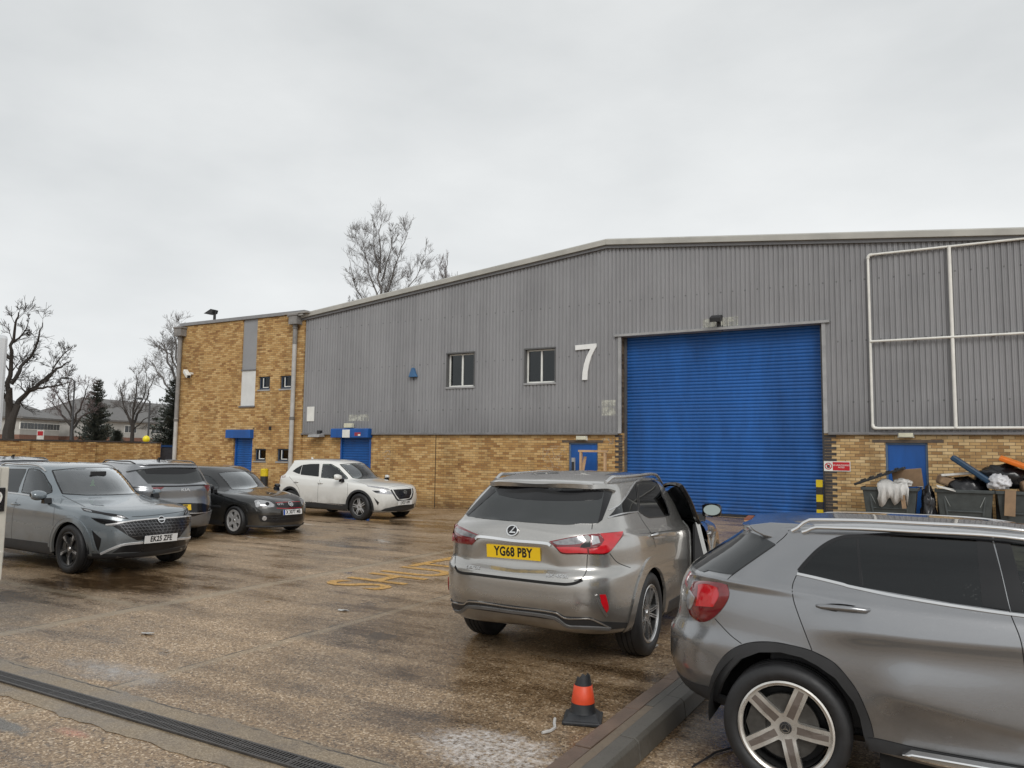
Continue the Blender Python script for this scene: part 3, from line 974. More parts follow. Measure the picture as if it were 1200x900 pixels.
onwall('sticker', MB().box((-0.14, -0.247, -0.06), (0.14, -0.2425, 0.06)).box((0.02, -0.25, -0.06), (0.13, -0.2472, 0.0), 1), [simple('faded red print', (0.32, 0.03, 0.05), 0.5), m_white], 'faded red and white sticker on the small blue shutter box', 'sticker', (-18.15, FY, 2.42))
# ghost marks of removed signs on the cladding
g = G('sign adhesive ghost')
v = g.obj()
a_ = g.ramp(g.noise(g.scaled(v, 3, 3, 3), 2.0, 5.0, 0.7), [(0.36, 0.0), (0.6, 1.0)])
g.p(Base_Color=(0.62, 0.62, 0.55), Roughness=0.6)
tr = g.n('BsdfTransparent'); mx = g.n('MixShader', {0: g.math('MULTIPLY', a_, 0.8), 1: tr, 2: g.b})
g.t.links.new(mx.outputs[0], g.o.inputs[0])
m_ghost = g.m


def clad_decal(name, x0, x1, z0, z1, label):
    pts = [b for b in br if x0 < b[0] < x1]
    pts = [(x0, prof(x0))] + pts + [(x1, prof(x1))]
    vs, fs = [], []
    for x, d in pts:
        vs += [(x - x0, -d - 0.003, 0), (x - x0, -d - 0.003, z1 - z0)]
    fs = [(2 * i, 2 * i + 2, 2 * i + 3, 2 * i + 1) for i in range(len(pts) - 1)]
    tag(MB().add(vs, fs).build(name, m_ghost, None, loc=(x0, FY, z0), fix=False), label, 'faded mark')


clad_decal('sign_residue', -8.98, -8.55, 2.97, 3.42, 'pale square glue mark on the cladding beside the big door')
clad_decal('sign_residue', -5.95, -4.98, 5.375, 5.62, 'pale glue mark behind the floodlight above the big shutter')
clad_decal('sign_residue', -18.8, -17.85, 2.90, 3.12, 'pale streaky glue mark above the small blue shutter')
# prohibition sign
sg = thing('prohibition_sign', 'red and white no unauthorised access sign on brick beside the big blue shutter', 'sign', (-2.57, FY, 1.61))
m_red = simple('sign red', (0.50, 0.012, 0.02), 0.4, 0, 0.05)
MB().box((-0.31, 0.005, -0.125), (0.31, 0.0285, 0.125)).build('sign_panel', m_white, sg)
MB().box((-0.10, 0.0, -0.105), (0.295, 0.0045, 0.105)).build('red_field', m_red, sg)
text_mesh('lettering', 'NO UNAUTHORISED\nACCESS', 0.052, m_white, sg, axes((0.098, -0.001, 0), (1, 0, 0), (0, 0, 1), (0, -1, 0)), 0.0006, 0.82, 1.0, 0.0006)
mb = MB()
ring = [(0.085 * math.cos(t), 0.085 * math.sin(t)) for t in np.linspace(0, 2 * PI, 33)]
for (a, b), (c, d) in zip(ring[:-1], ring[1:]):
    mb.add([(-0.205 + a, 0.001, b), (-0.205 + c, 0.001, d), (-0.205 + c * 0.78, 0.001, d * 0.78), (-0.205 + a * 0.78, 0.001, b * 0.78)], [(0, 1, 2, 3)])
mb.add([(-0.205 - 0.062, 0.0015, 0.048), (-0.205 - 0.048, 0.0015, 0.062), (-0.205 + 0.062, 0.0015, -0.048), (-0.205 + 0.048, 0.0015, -0.062)], [(0, 1, 2, 3)])
mb.build('ban_symbol', m_red, sg, fix=False)
mb = MB().prism([(-0.235, -0.045), (-0.185, -0.05), (-0.165, 0.0), (-0.18, 0.05), (-0.205, 0.03), (-0.23, 0.05), (-0.24, 0.0)], 'y', 0.0028, 0.0042)
mb.build('hand_symbol', m_black, sg)
# striped guard post at the door
m_yp = simple('safety yellow', (0.62, 0.46, 0.01), 0.45, 0, 0.12, 6)
po = thing('bollard', 'yellow and black striped guard post at the right edge of the big shutter', 'bollard', (-2.98, FY - 0.12, 0.15))
h = 0.0
for i in range(6):
    MB().box((-0.075, -0.06, h), (0.075, 0.06, h + 0.185)).build('stripe', m_yp if i % 2 else m_black, po, bevel=0.006)
    h += 0.1855
po2 = thing('bollard', 'yellow capped black bollard in front of the brick office, behind the black hatchback', 'bollard', (-22.3, FY - 0.6, 0.0))
MB().lathe([(0.14, 0), (0.14, 0.85)], 20).build('post', m_black, po2, smooth=True)
MB().lathe([(0.145, 0.851), (0.145, 1.09), (0.11, 1.13), (0.0, 1.135)], 20).build('cap', m_yp, po2, smooth=True)
# security camera + roof floodlight on the office
cc = thing('security_camera', 'white bullet security camera high on the brick office wall', 'camera', (-27.35, FY - 0.05, 4.92))
MB().box((-0.05, -0.12, -0.02), (0.05, 0.0, 0.06)).build('mount', m_white, cc)
m4 = Matrix.Rotation(rad(-20), 4, 'Z') @ Matrix.Rotation(rad(28), 4, 'Y')
MB().box((-0.25, -0.32, -0.08), (0.30, -0.14, 0.09), m=m4).build('camera_housing', m_white, cc, bevel=0.03)
MB().box((0.301, -0.29, -0.06), (0.312, -0.17, 0.06), m=m4).build('lens', m_black, cc)
rl = thing('roof_floodlight', 'black floodlight on a short post on the office roof', 'floodlight', (-26.2, FY - 0.02, 7.1))
MB().box((-0.04, -0.03, 0), (0.06, 0.03, 0.38)).build('post', m_black, rl)
MB().prism([(-0.5, 0.30), (-0.08, 0.46), (0.05, 0.42), (0.0, 0.28), (-0.3, 0.26)], 'y', -0.14, 0.14).build('lamp_housing', m_black, rl)
# chalk scrawl on the brick
g = G('chalk scrawl'); g.p(Base_Color=(0.62, 0.55, 0.44), Roughness=0.9)
_a = g.ramp(g.noise(g.obj(), 26.0, 4.0, 0.75), [(0.42, 0.0), (0.60, 0.75)])
_t = g.n('BsdfTransparent'); _m = g.n('MixShader', {0: _a, 1: _t, 2: g.b}); g.t.links.new(_m.outputs[0], g.o.inputs[0])
rs = random.Random(11)


def scrawl(name, x, z, w, h, label, strokes, seed, wd=0.016, mat=None):
    rs = random.Random(seed)
    mb = MB()
    for _ in range(strokes):
        p = np.array([rs.uniform(0, w), rs.uniform(0, h)]); a = rs.uniform(0, 6.28)
        pts = [p.copy()]
        for k in range(rs.randint(4, 9)):
            a += rs.uniform(-1.1, 1.1)
            p = p + np.array([math.cos(a), math.sin(a)]) * rs.uniform(0.05, 0.12)
            p = np.clip(p, [0, 0], [w, h]); pts.append(p.copy())
        for q0, q1 in zip(pts[:-1], pts[1:]):
            d = q1 - q0; L = np.linalg.norm(d)
            if L < 1e-3: continue
            nrm = np.array([-d[1], d[0]]) / L * wd / 2
            mb.add([(q0[0] - nrm[0], 0, q0[1] - nrm[1]), (q1[0] - nrm[0], 0, q1[1] - nrm[1]), (q1[0] + nrm[0], 0, q1[1] + nrm[1]), (q0[0] + nrm[0], 0, q0[1] + nrm[1])], [(0, 1, 2, 3)])
    tag(mb.build(name, mat or g.m, None, loc=(x, FY + 0.026, z), fix=False), label, 'graffiti')


scrawl('graffiti_scrawl', -10.95, 1.2, 0.75, 0.85, 'pale looping chalk scrawl on brick left of the side door', 16, 4)
scrawl('graffiti_scrawl', -17.45, 1.55, 0.55, 0.30, 'small white scribble on brick right of the small blue shutter', 4, 9, 0.03)
scrawl('graffiti_scrawl', -8.95, 2.15, 0.3, 0.14, 'small white paint dab on brick near the dark quoins', 5, 2, 0.05)
# ================================================================== BINS AND RUBBISH
from mathutils import noise as mnoise
m_bin = simple('scuffed grey green bin plastic', (0.055, 0.064, 0.064), 0.45, 0, 0.22, 5, 0.2)
m_binlid = simple('dark bin lid', (0.02, 0.022, 0.024), 0.4, 0, 0.2, 5)
m_scr = simple('pale scratches', (0.32, 0.34, 0.33), 0.6)


def big_bin(x, y, w, label, lid_open):
    z0 = ground_z(x, y)
    b = thing('wheeled_bin', label, 'bin', (x, y, z0), group='four wheeled waste containers by the wall')
    H = 0.97
    hw = w / 2
    mb = MB()
    lo = [(-hw * 0.86, 0.08), (hw * 0.86, 0.08), (hw * 0.86, 0.72), (-hw * 0.86, 0.72)]
    hi = [(-hw, 0.0), (hw, 0.0), (hw, 0.82), (-hw, 0.82)]
    hi2 = [(-hw * 0.94, 0.04), (hw * 0.94, 0.04), (hw * 0.94, 0.78), (-hw * 0.94, 0.78)]
    lo2 = [(-hw * 0.82, 0.12), (hw * 0.82, 0.12), (hw * 0.82, 0.68), (-hw * 0.82, 0.68)]
    vs = [(*p, 0.2) for p in lo] + [(*p, H) for p in hi] + [(*p, H) for p in hi2] + [(*p, 0.26) for p in lo2]
    fs = [(3, 2, 1, 0)]
    for i in range(4):
        j = (i + 1) % 4
        fs += [(i, j, 4 + j, 4 + i), (4 + i, 4 + j, 8 + j, 8 + i), (8 + i, 8 + j, 12 + j, 12 + i)]
    fs.append((12, 13, 14, 15))
    mb.add(vs, fs)
    bo = mb.build('bin_body', m_bin, b, bevel=0.012)
    mb = MB()
    mb.box((-hw - 0.02, -0.035, H - 0.05), (hw + 0.02, -0.002, H + 0.02)).box((-hw - 0.035, -0.002, H - 0.05), (-hw - 0.002, 0.82, H + 0.02)).box((hw + 0.002, -0.002, H - 0.05), (hw + 0.035, 0.82, H + 0.02))
    for s in (-1, 1):
        mb.prism([(s * hw * 0.62 - 0.02, 0.42), (s * hw * 0.62 + 0.02, 0.42), (s * hw * 0.74 + 0.02, 0.86), (s * hw * 0.74 - 0.02, 0.86)], 'y', 0.015, 0.05)
    mb.box((-hw * 0.62, 0.02, 0.50), (hw * 0.62, 0.06, 0.53))
    mb.build('rim', m_bin, bo, bevel=0.008)
    mb = MB()
    for s in (-1, 1):
        mb.prism([(s * hw * 0.52, 0.62), (s * hw * 0.525 + 0.01, 0.62), (s * hw * 0.70 + 0.01, 0.84), (s * hw * 0.70, 0.84)], 'y', 0.006, 0.014)
    mb.build('scratch', m_scr, bo, split=True)
    for sx in (-0.7, 0.7):
        for y2 in (0.16, 0.64):
            mb = MB().lathe([(0.0, -0.025), (0.09, -0.025), (0.10, -0.015), (0.10, 0.015), (0.09, 0.025), (0.0, 0.025)], 14, (sx * hw, y2, 0.10), 'y')
            mb.box((sx * hw - 0.03, y2 - 0.045, 0.09), (sx * hw + 0.03, y2 - 0.03, 0.2)).box((sx * hw - 0.03, y2 + 0.03, 0.09), (sx * hw + 0.03, y2 + 0.045, 0.2))
            mb.build('wheel', m_black, b)
    if lid_open == 'propped':
        # one lid half thrown over, lying tilted across the heap
        m_ = Matrix.Translation((-hw - 0.16, 0.0, H + 0.045)) @ Matrix.Rotation(rad(-21), 4, 'Y')
        mb = MB().box((0, -0.05, 0), (1.12, 0.75, 0.055), m=m_)
        for i in range(5):
            mb.box((0.16 + i * 0.19, -0.056, 0.056), (0.22 + i * 0.19, 0.72, 0.085), m=m_)
        mb.build('lid', m_binlid, b, bevel=0.01)
    else:
        m_ = Matrix.Translation((0, 0.86, H)) @ Matrix.Rotation(rad(-12), 4, 'X')
        mb = MB().box((-hw, 0.0, -0.75), (hw, 0.05, 0.0), m=m_)
        mb.build('lid', m_binlid, b, bevel=0.01)
    return b


big_bin(-1.31, 19.62, 1.12, 'grey green waste container with propped dark lid in front of the blue side door', 'propped')
big_bin(0.17, 19.62, 1.08, 'grey green waste container between the black sack and the far right container', 'back')
big_bin(1.32, 19.60, 1.10, 'grey waste container with cardboard strip down its front, under an orange board', 'back')


def blob(name, mat, label, cat, loc, size, seed, crumple=0.22, freq=2.2, group=None, rot=0):
    bm = bmesh.new()
    bmesh.ops.create_icosphere(bm, subdivisions=4, radius=1.0)
    for v_ in bm.verts:
        p = v_.co.copy()
        n1 = mnoise.noise(p * freq + Vector((seed, 0, 0)))
        n2 = abs(mnoise.noise(p * freq * 2.6 + Vector((0, seed, 0))))
        v_.co = p * (1 + crumple * n1 - crumple * 0.9 * n2)
        if v_.co.z < -0.6:
            v_.co.z = -0.6 + (v_.co.z + 0.6) * 0.2
        v_.co = Vector((v_.co.x * size[0], v_.co.y * size[1], v_.co.z * size[2]))
    me = bpy.data.meshes.new(name); bm.to_mesh(me); bm.free()
    me.polygons.foreach_set('use_smooth', [True] * len(me.polygons))
    o = link(name, me, mat, None, loc); o.rotation_euler = (0, 0, rot)
    return tag(o, label, cat, group)


m_bag = simple('black refuse sack film', (0.012, 0.012, 0.014), 0.25, 0, 0.2)
m_clear = simple('pale crumpled polythene', (0.55, 0.55, 0.57), 0.25, 0, 0.25, 9)
m_cloth = simple('dirty white plastic', (0.52, 0.51, 0.49), 0.5, 0, 0.12, 7)
m_card = simple('damp cardboard', (0.26, 0.17, 0.10), 0.75, 0, 0.2, 5)
m_paper = simple('pale paper', (0.64, 0.62, 0.58), 0.7)
m_navy = simple('dark blue vinyl', (0.012, 0.045, 0.095), 0.4)
m_orange = simple('orange plastic', (0.72, 0.17, 0.012), 0.4, 0, 0.1)
m_timber = simple('raw pale timber', (0.50, 0.33, 0.19), 0.7, 0, 0.2, 4)
gz = R0
blob('rubbish_sack', m_bag, 'black liner heaped inside the middle waste container', 'rubbish sack', (0.22, 20.05, 1.10), (0.48, 0.33, 0.34), 2.0)
blob('rubbish_sack', m_bag, 'tall black sack standing at the left side of the middle container', 'rubbish sack', (-0.53, 19.8, gz + 0.42), (0.17, 0.24, 0.62), 5.0, 0.3)
blob('rubbish_sack', m_bag, 'large bulging black sack on top of the far right container', 'rubbish sack', (0.93, 20.1, 1.42), (0.52, 0.33, 0.33), 8.0)
blob('polythene_bag', m_clear, 'pale see-through crumpled bag on the right container', 'plastic bag', (0.82, 19.72, 1.33), (0.22, 0.18, 0.20), 3.0, 0.35, 3.0)
# white plastic sheet hanging over the first bin
mb = MB()
rs = random.Random(21)
cols = 15
vs, fs = [], []
for i in range(cols):
    u = i / (cols - 1)
    x = -0.36 + 0.62 * u
    drop = 0.16 + 0.34 * abs(math.sin(u * 6.5 + 0.6)) * rs.uniform(0.4, 1.1)
    ripple = 0.02 * math.sin(u * 30)
    prof_ = [(0.30, 0.10 + 0.03 * math.sin(u * 9)), (0.12, 0.14 + 0.05 * math.sin(u * 7)), (-0.02, 0.08), (-0.07 + ripple, -0.02), (-0.075 + ripple * 1.6, -drop * 0.5), (-0.06 + ripple * 2, -drop)]
    vs += [(x + 0.02 * math.sin(k * 2 + i), y, z) for k, (y, z) in enumerate(prof_)]
for i in range(cols - 1):
    for k in range(5):
        fs.append((i * 6 + k, i * 6 + 6 + k, i * 6 + 7 + k, i * 6 + k + 1))
mb.add(vs, fs)
o = mb.build('plastic_sheet', m_cloth, None, smooth=True, loc=(-1.18, 19.6, gz + 0.98))
o.modifiers.new('t', 'SOLIDIFY').thickness = 0.006
tag(o, 'torn white plastic sheet hanging over the front of the left container', 'plastic sheet')
blob('carrier_bag', m_cloth, 'bunched white bag on top of the left container', 'plastic bag', (-1.05, 19.78, gz + 1.08), (0.22, 0.15, 0.10), 12.0, 0.4, 3.4)


def board(name, mat, label, cat, loc, size, rot):
    o = MB().box((-size[0] / 2, -size[1] / 2, -size[2] / 2), (size[0] / 2, size[1] / 2, size[2] / 2)).build(name, mat, None, bevel=min(size) * 0.25, loc=loc)
    o.rotation_euler = tuple(rad(a) for a in rot)
    return tag(o, label, cat)


board('cardboard_sheet', m_card, 'brown cardboard flap standing in the left container under its lid', 'cardboard', (-0.95, 20.05, 1.38), (0.62, 0.02, 0.42), (12, -6, 4))
board('cardboard_strip', m_card, 'torn brown cardboard strip hanging down the front of the right container', 'cardboard', (1.0, 19.53, 0.92), (0.20, 0.015, 0.55), (-4, 4, 0))
board('cardboard_strip', m_card, 'short brown cardboard piece dangling from the left container', 'cardboard', (-1.02, 19.52, 0.86), (0.09, 0.015, 0.30), (-4, -6, 0))
board('mattress_board', m_navy, 'long dark blue padded board leaning diagonally across the containers', 'padded board', (0.40, 19.9, 1.55), (1.10, 0.42, 0.12), (0, 37, -6))
board('white_panel_board', m_paper, 'flat white board lying on the middle container rubbish', 'board', (0.05, 20.02, 1.50), (0.66, 0.3, 0.05), (0, -6, 6))
board('paper_sheet', m_paper, 'crumpled white paper sheet at the left rim of the middle container', 'paper', (-0.18, 19.62, 1.19), (0.36, 0.22, 0.012), (10, 14, 10))
board('cardboard_box', m_card, 'squashed brown carton at the back of the middle container', 'carton', (-0.18, 20.05, 1.34), (0.34, 0.3, 0.22), (5, 18, 20))
board('cardboard_box', m_card, 'brown carton under the orange board on the right container', 'carton', (1.45, 19.9, 1.30), (0.5, 0.4, 0.25), (0, -12, 10))
o = board('orange_board', m_orange, 'bright orange plastic board lying over the sacks on the right', 'board', (1.30, 19.92, 1.70), (0.95, 0.4, 0.09), (6, 22, -4))
# timber frame leaning by the left side door
tf = thing('timber_frame', 'bare timber frame leaning on the brick beside the small blue door', 'timber frame', (-9.1, FY - 0.45, 0.1))
MB().box((-0.40, 0.0, 0.0), (-0.34, 0.09, 1.82)).build('post', m_timber, tf)
MB().box((0.36, 0.0, 0.0), (0.42, 0.09, 1.78)).build('post', m_timber, tf)
MB().box((-0.44, -0.005, 1.79), (0.46, 0.095, 1.85)).build('header', m_timber, tf)
sl = tag(MB().box((-0.05, 0, 0), (0.05, 0.06, 1.62)).box((-0.04, -0.012, 1.2), (0.04, -0.001, 1.5), 1).build('metal_upright', [m_flash, m_black], None, loc=(-9.72, FY - 0.42, 0.1)), 'slotted pale metal upright standing before the small blue door', 'metal post')
pk2 = board('plank', m_timber, 'single raw plank leaning across the small blue door', 'plank', (-9.52, FY - 0.35, 0.9), (0.09, 0.03, 1.75), (-8, 7, 0))
# pallets beyond the near car
for i, (zc, lab) in enumerate(((0.0, 'lower of two stacked weathered pallets in the yard'), (0.145, 'upper reddish pallet of two stacked in the yard'))):
    pl = thing('pallet', lab, 'pallet', (-3.1, 16.2, ground_z(-3.1, 16.2) + 0.30 + zc), rad(8))
    mt = simple('reddish pallet wood', (0.25, 0.085, 0.045), 0.7, 0, 0.35, 3) if i else simple('orange pallet wood', (0.33, 0.17, 0.08), 0.7, 0, 0.3, 3)
    mb = MB()
    for k in range(7):
        mb.box((-0.62 + k * 0.185, -0.5, 0.12), (-0.50 + k * 0.185, 0.5, 0.142))
    mb.build('deck', mt, pl)
    mb = MB()
    for yb in (-0.5, -0.05, 0.4):
        for xb in (-0.6, -0.07, 0.46):
            mb.box((xb, yb, 0.022), (xb + 0.145, yb + 0.1, 0.098))
        mb.box((-0.62, yb, 0.0), (0.62, yb + 0.1, 0.0219)).box((-0.62, yb, 0.0981), (0.62, yb + 0.1, 0.1199))
    mb.build('blocks', simple('pale block wood', (0.45, 0.27, 0.13), 0.7, 0, 0.25, 5), pl)
pb = tag(MB().box((-0.6, -0.45, 0), (0.6, 0.45, 0.30)).build('timber_crate', m_timber, None, loc=(-3.1, 16.2, ground_z(-3.1, 16.2))), 'low pale timber crate carrying the two pallets', 'crate')

# ---- cut-down traffic cone
cn = thing('traffic_cone', 'broken traffic cone with torn dark top and orange sleeve beside the kerb', 'traffic cone', (-2.33, 5.12, 0.0), rad(20))
cn.scale = (0.82, 0.82, 0.80)
m_rub = simple('dirty black rubber', (0.022, 0.024, 0.027), 0.5, 0, 0.3, 12, 0.3)
MB().prism([(-0.165, -0.165), (0.165, -0.165), (0.165, 0.165), (-0.165, 0.165)], 'z', 0.0, 0.035).build('base', m_rub, cn, bevel=0.012)
mb = MB()
vs = [(-0.145, -0.145, 0.0352), (0.145, -0.145, 0.0352), (0.145, 0.145, 0.0352), (-0.145, 0.145, 0.0352), (-0.105, -0.105, 0.075), (0.105, -0.105, 0.075), (0.105, 0.105, 0.075), (-0.105, 0.105, 0.075)]
mb.add(vs, [(4, 5, 6, 7)] + [(i, (i + 1) % 4, 4 + (i + 1) % 4, 4 + i) for i in range(4)])
mb.lathe([(0.112, 0.0752), (0.105, 0.10), (0.097, 0.16)], 28)
mb.build('foot', m_rub, cn, smooth=50)
MB().lathe([(0.1, 0.158), (0.101, 0.162), (0.079, 0.305), (0.076, 0.307)], 28).build('sleeve', simple('fluorescent orange sleeve', (0.66, 0.07, 0.022), 0.45, 0, 0.12, 14), cn, smooth=50)
mb = MB()
vs, fs = [], []
seg = 28
tops = [0.365 + 0.045 * math.sin(2 * PI * k / seg * 1 + 2.6) + 0.012 * math.sin(7 * 2 * PI * k / seg) for k in range(seg)]
for k in range(seg):
    w_ = 2 * PI * k / seg
    r1, r2 = 0.0755, 0.060
    vs += [(r1 * math.cos(w_), r1 * math.sin(w_), 0.30), (r2 * math.cos(w_), r2 * math.sin(w_), tops[k]), ((r2 - 0.006) * math.cos(w_), (r2 - 0.006) * math.sin(w_), tops[k]), ((r1 - 0.008) * math.cos(w_), (r1 - 0.008) * math.sin(w_), 0.30)]
for k in range(seg):
    a, b = 4 * k, 4 * ((k + 1) % seg)
    fs += [(a, b, b + 1, a + 1), (a + 1, b + 1, b + 2, a + 2), (a + 2, b + 2, b + 3, a + 3)]
mb.add(vs, fs).build('torn_top', m_rub, cn, smooth=50)
# small litter
rs = random.Random(31)
for (x, y, lab) in ((-6.24, 6.99, 'flattened pale litter scrap on the open yard'), (-2.62, 7.35, 'white litter scrap by the silver car rear wheel'), (-7.1, 5.05, 'tiny white litter scrap left of the pale cement smear')):
    mb = MB()
    pts = [(0.09 * math.cos(t) * rs.uniform(0.6, 1.2), 0.05 * math.sin(t) * rs.uniform(0.6, 1.2), 0.006 + rs.uniform(0, 0.02)) for t in np.linspace(0, 2 * PI, 9)[:-1]]
    mb.add(pts + [(0, 0, 0.015)], [(i, (i + 1) % 8, 8) for i in range(8)])
    tag(mb.build('litter_scrap', m_cloth, None, loc=(x, y, 0)), lab, 'litter')
cord = [(-2.50, 5.02, 0.008), (-2.46, 4.93, 0.01), (-2.42, 4.86, 0.008), (-2.42, 4.79, 0.008), (-2.45, 4.73, 0.008)]
tag(MB().tube(cord, 0.011, 6).build('rag_strip', m_cloth, None, smooth=True), 'thin white rag strip on the ground beside the broken cone', 'rag')
tag(MB().tube([(-1.05, 5.5, 0.01), (-1.2, 5.3, 0.012), (-1.36, 5.0, 0.012), (-1.42, 4.7, 0.012)], 0.007, 6).build('cable_offcut', m_black, None, smooth=True), 'thin black cable offcut lying between kerb and grey car', 'cable')

# ================================================================== BEYOND THE YARD
m_bwall = brick_material('boundary wall brick', BR, seed=7.0)
bw = thing('boundary_wall', 'long yellow brick boundary wall with dark coping behind the parked cars', 'wall', (-33, 0, 0))
MB().box((-0.22, -12, -0.3), (0, 22.3, 2.06)).build('brickwork', m_bwall, bw, fix=False)
mb = MB()
y = -12.0
while y < 22.2:
    mb.box((-0.26, y, 2.062), (0.04, y + 0.445, 2.135)); y += 0.45
mb.build('coping', m_engbrick, bw)
mb = MB()
for y in (-8, -3, 2, 7, 12, 17.3, 20.1):
    mb.box((0.002, y, -0.3), (0.08, y + 0.34, 2.055))
mb.build('pier', m_bwall, bw, fix=False, split=True)
bw2 = thing('return_wall', 'shorter shaded brick wall end at the gateway beyond the boundary wall', 'wall', (-34.5, 23.2, 0))
MB().box((0.0, 0.0, -0.3), (1.9, 0.22, 2.05)).build('brickwork', m_bwall, bw2, fix=False)
MB().box((-0.02, -0.03, 2.052), (1.92, 0.25, 2.12)).build('coping', m_engbrick, bw2)
# gateway
gt = thing('yard_gate', 'blue steel framed gate with dark mesh between boundary wall and office', 'gate', (-33, 23.6, 0))
m_gblue = simple('gate blue', (0.012, 0.06, 0.20), 0.45)
mb = MB()
for y in (0.0, 2.0, 4.6):
    mb.box((-0.05, y, 0), (0.05, y + 0.10, 2.05))
mb.box((-0.03, 0.101, 1.88), (0.03, 4.6, 1.98)).box((-0.03, 0.101, 0.2), (0.03, 4.6, 0.3))
mb.build('gate_frame', m_gblue, gt)
MB().box((-0.012, 0.105, 0.305), (-0.004, 4.598, 1.875)).build('mesh_panel', simple('dark gate mesh', (0.05, 0.055, 0.07), 0.5, 0, 0.3, 8), gt)
MB().box((0.0, 2.3, 1.35), (0.012, 3.6, 1.6)).build('gate_sign', simple('pale gate sign', (0.35, 0.36, 0.38), 0.5), gt)


# ---- houses
m_tile = simple('wet grey roof tiles', (0.13, 0.125, 0.12), 0.5, 0, 0.25, 3, 0.4, 20)
m_rend = simple('cream render', (0.42, 0.41, 0.385), 0.8, 0, 0.1, 1.5)
m_redbr = simple('brown red brick', (0.20, 0.105, 0.075), 0.85, 0, 0.25, 4)
m_hglass = simple('dark house window', (0.045, 0.05, 0.055), 0.2)


def house_row(label, c, ux, length, depth, eave, ridge, bays, hip0=True, hip1=True, lower=2.9):
    """c: front left corner, ux: direction of the front as an angle"""
    h = thing('terraced_house', label, 'house', c, ux, group='terraced houses beyond the boundary wall')
    L, Dp = length, depth
    MB().box((0, 0, -1), (L, Dp, lower)).build('lower_wall', m_redbr, h)
    MB().box((0, 0.001, lower + 0.001), (L, Dp, eave)).build('upper_wall', m_rend, h)
    o = 0.4
    a = 4.0 if hip0 else 0.0
    b = 4.0 if hip1 else 0.0
    v_ = [(-o, -o, eave), (L + o, -o, eave), (L + o, Dp + o, eave), (-o, Dp + o, eave), (a - o, Dp / 2, ridge), (L + o - b, Dp / 2, ridge), (-o, -o, eave - .18), (L + o, -o, eave - .18), (L + o, Dp + o, eave - .18), (-o, Dp + o, eave - .18)]
    r_ = MB().add(v_, [(0, 1, 5, 4), (1, 2, 5), (2, 3, 4, 5), (3, 0, 4), (6, 7, 1, 0), (7, 8, 2, 1), (8, 9, 3, 2), (9, 6, 0, 3), (9, 8, 7, 6)]).build('roof', m_tile, h)
    for k in range(bays):
        x = L * (k + 0.5) / bays
        for (z0, z1, w_) in ((lower + 0.5, eave - 0.5, 0.9), (0.8, 2.3, 1.1)):
            wo = MB().box((x - w_, -0.03, z0), (x + w_, 0.06, z1)).build('window', m_white, h)
            mb = MB()
            for q in range(3):
                xa = x - w_ + 0.07 + q * (2 * w_ - 0.07) / 3
                mb.box((xa, -0.045, z0 + 0.07), (xa + (2 * w_ - 0.07) / 3 - 0.07, -0.031, z1 - 0.07))
            mb.build('pane', m_hglass, wo)


pA, pB = at(100, 522, d=92), at(225, 524, d=104)
ang = math.atan2(pB[1] - pA[1], pB[0] - pA[0])
house_row('long cream and brick terrace with hipped grey roof right of the dark conifer', (pA[0], pA[1], 0), ang, math.hypot(pB[0] - pA[0], pB[1] - pA[1]) + 16, 9, 4.75, 7.3, 8)
pA, pB = at(22, 522, d=86), at(68, 523, d=92)
ang = math.atan2(pB[1] - pA[1], pB[0] - pA[0])
house_row('shorter cream and brick terrace behind the big bare tree', (pA[0], pA[1], 0), ang, math.hypot(pB[0] - pA[0], pB[1] - pA[1]), 9, 4.6, 6.9, 4)


# ---- bare trees
m_bark = simple('dark wet bark', (0.040, 0.034, 0.030), 0.85, 0, 0.3, 5)
m_bark2 = simple('haze paled bark', (0.15, 0.14, 0.135), 0.85, 0, 0.3, 5)  # paled so the far trees carry distance haze in their colour
m_twigp = simple('purplish twigs', (0.14, 0.11, 0.11), 0.85, 0, 0.3, 5)


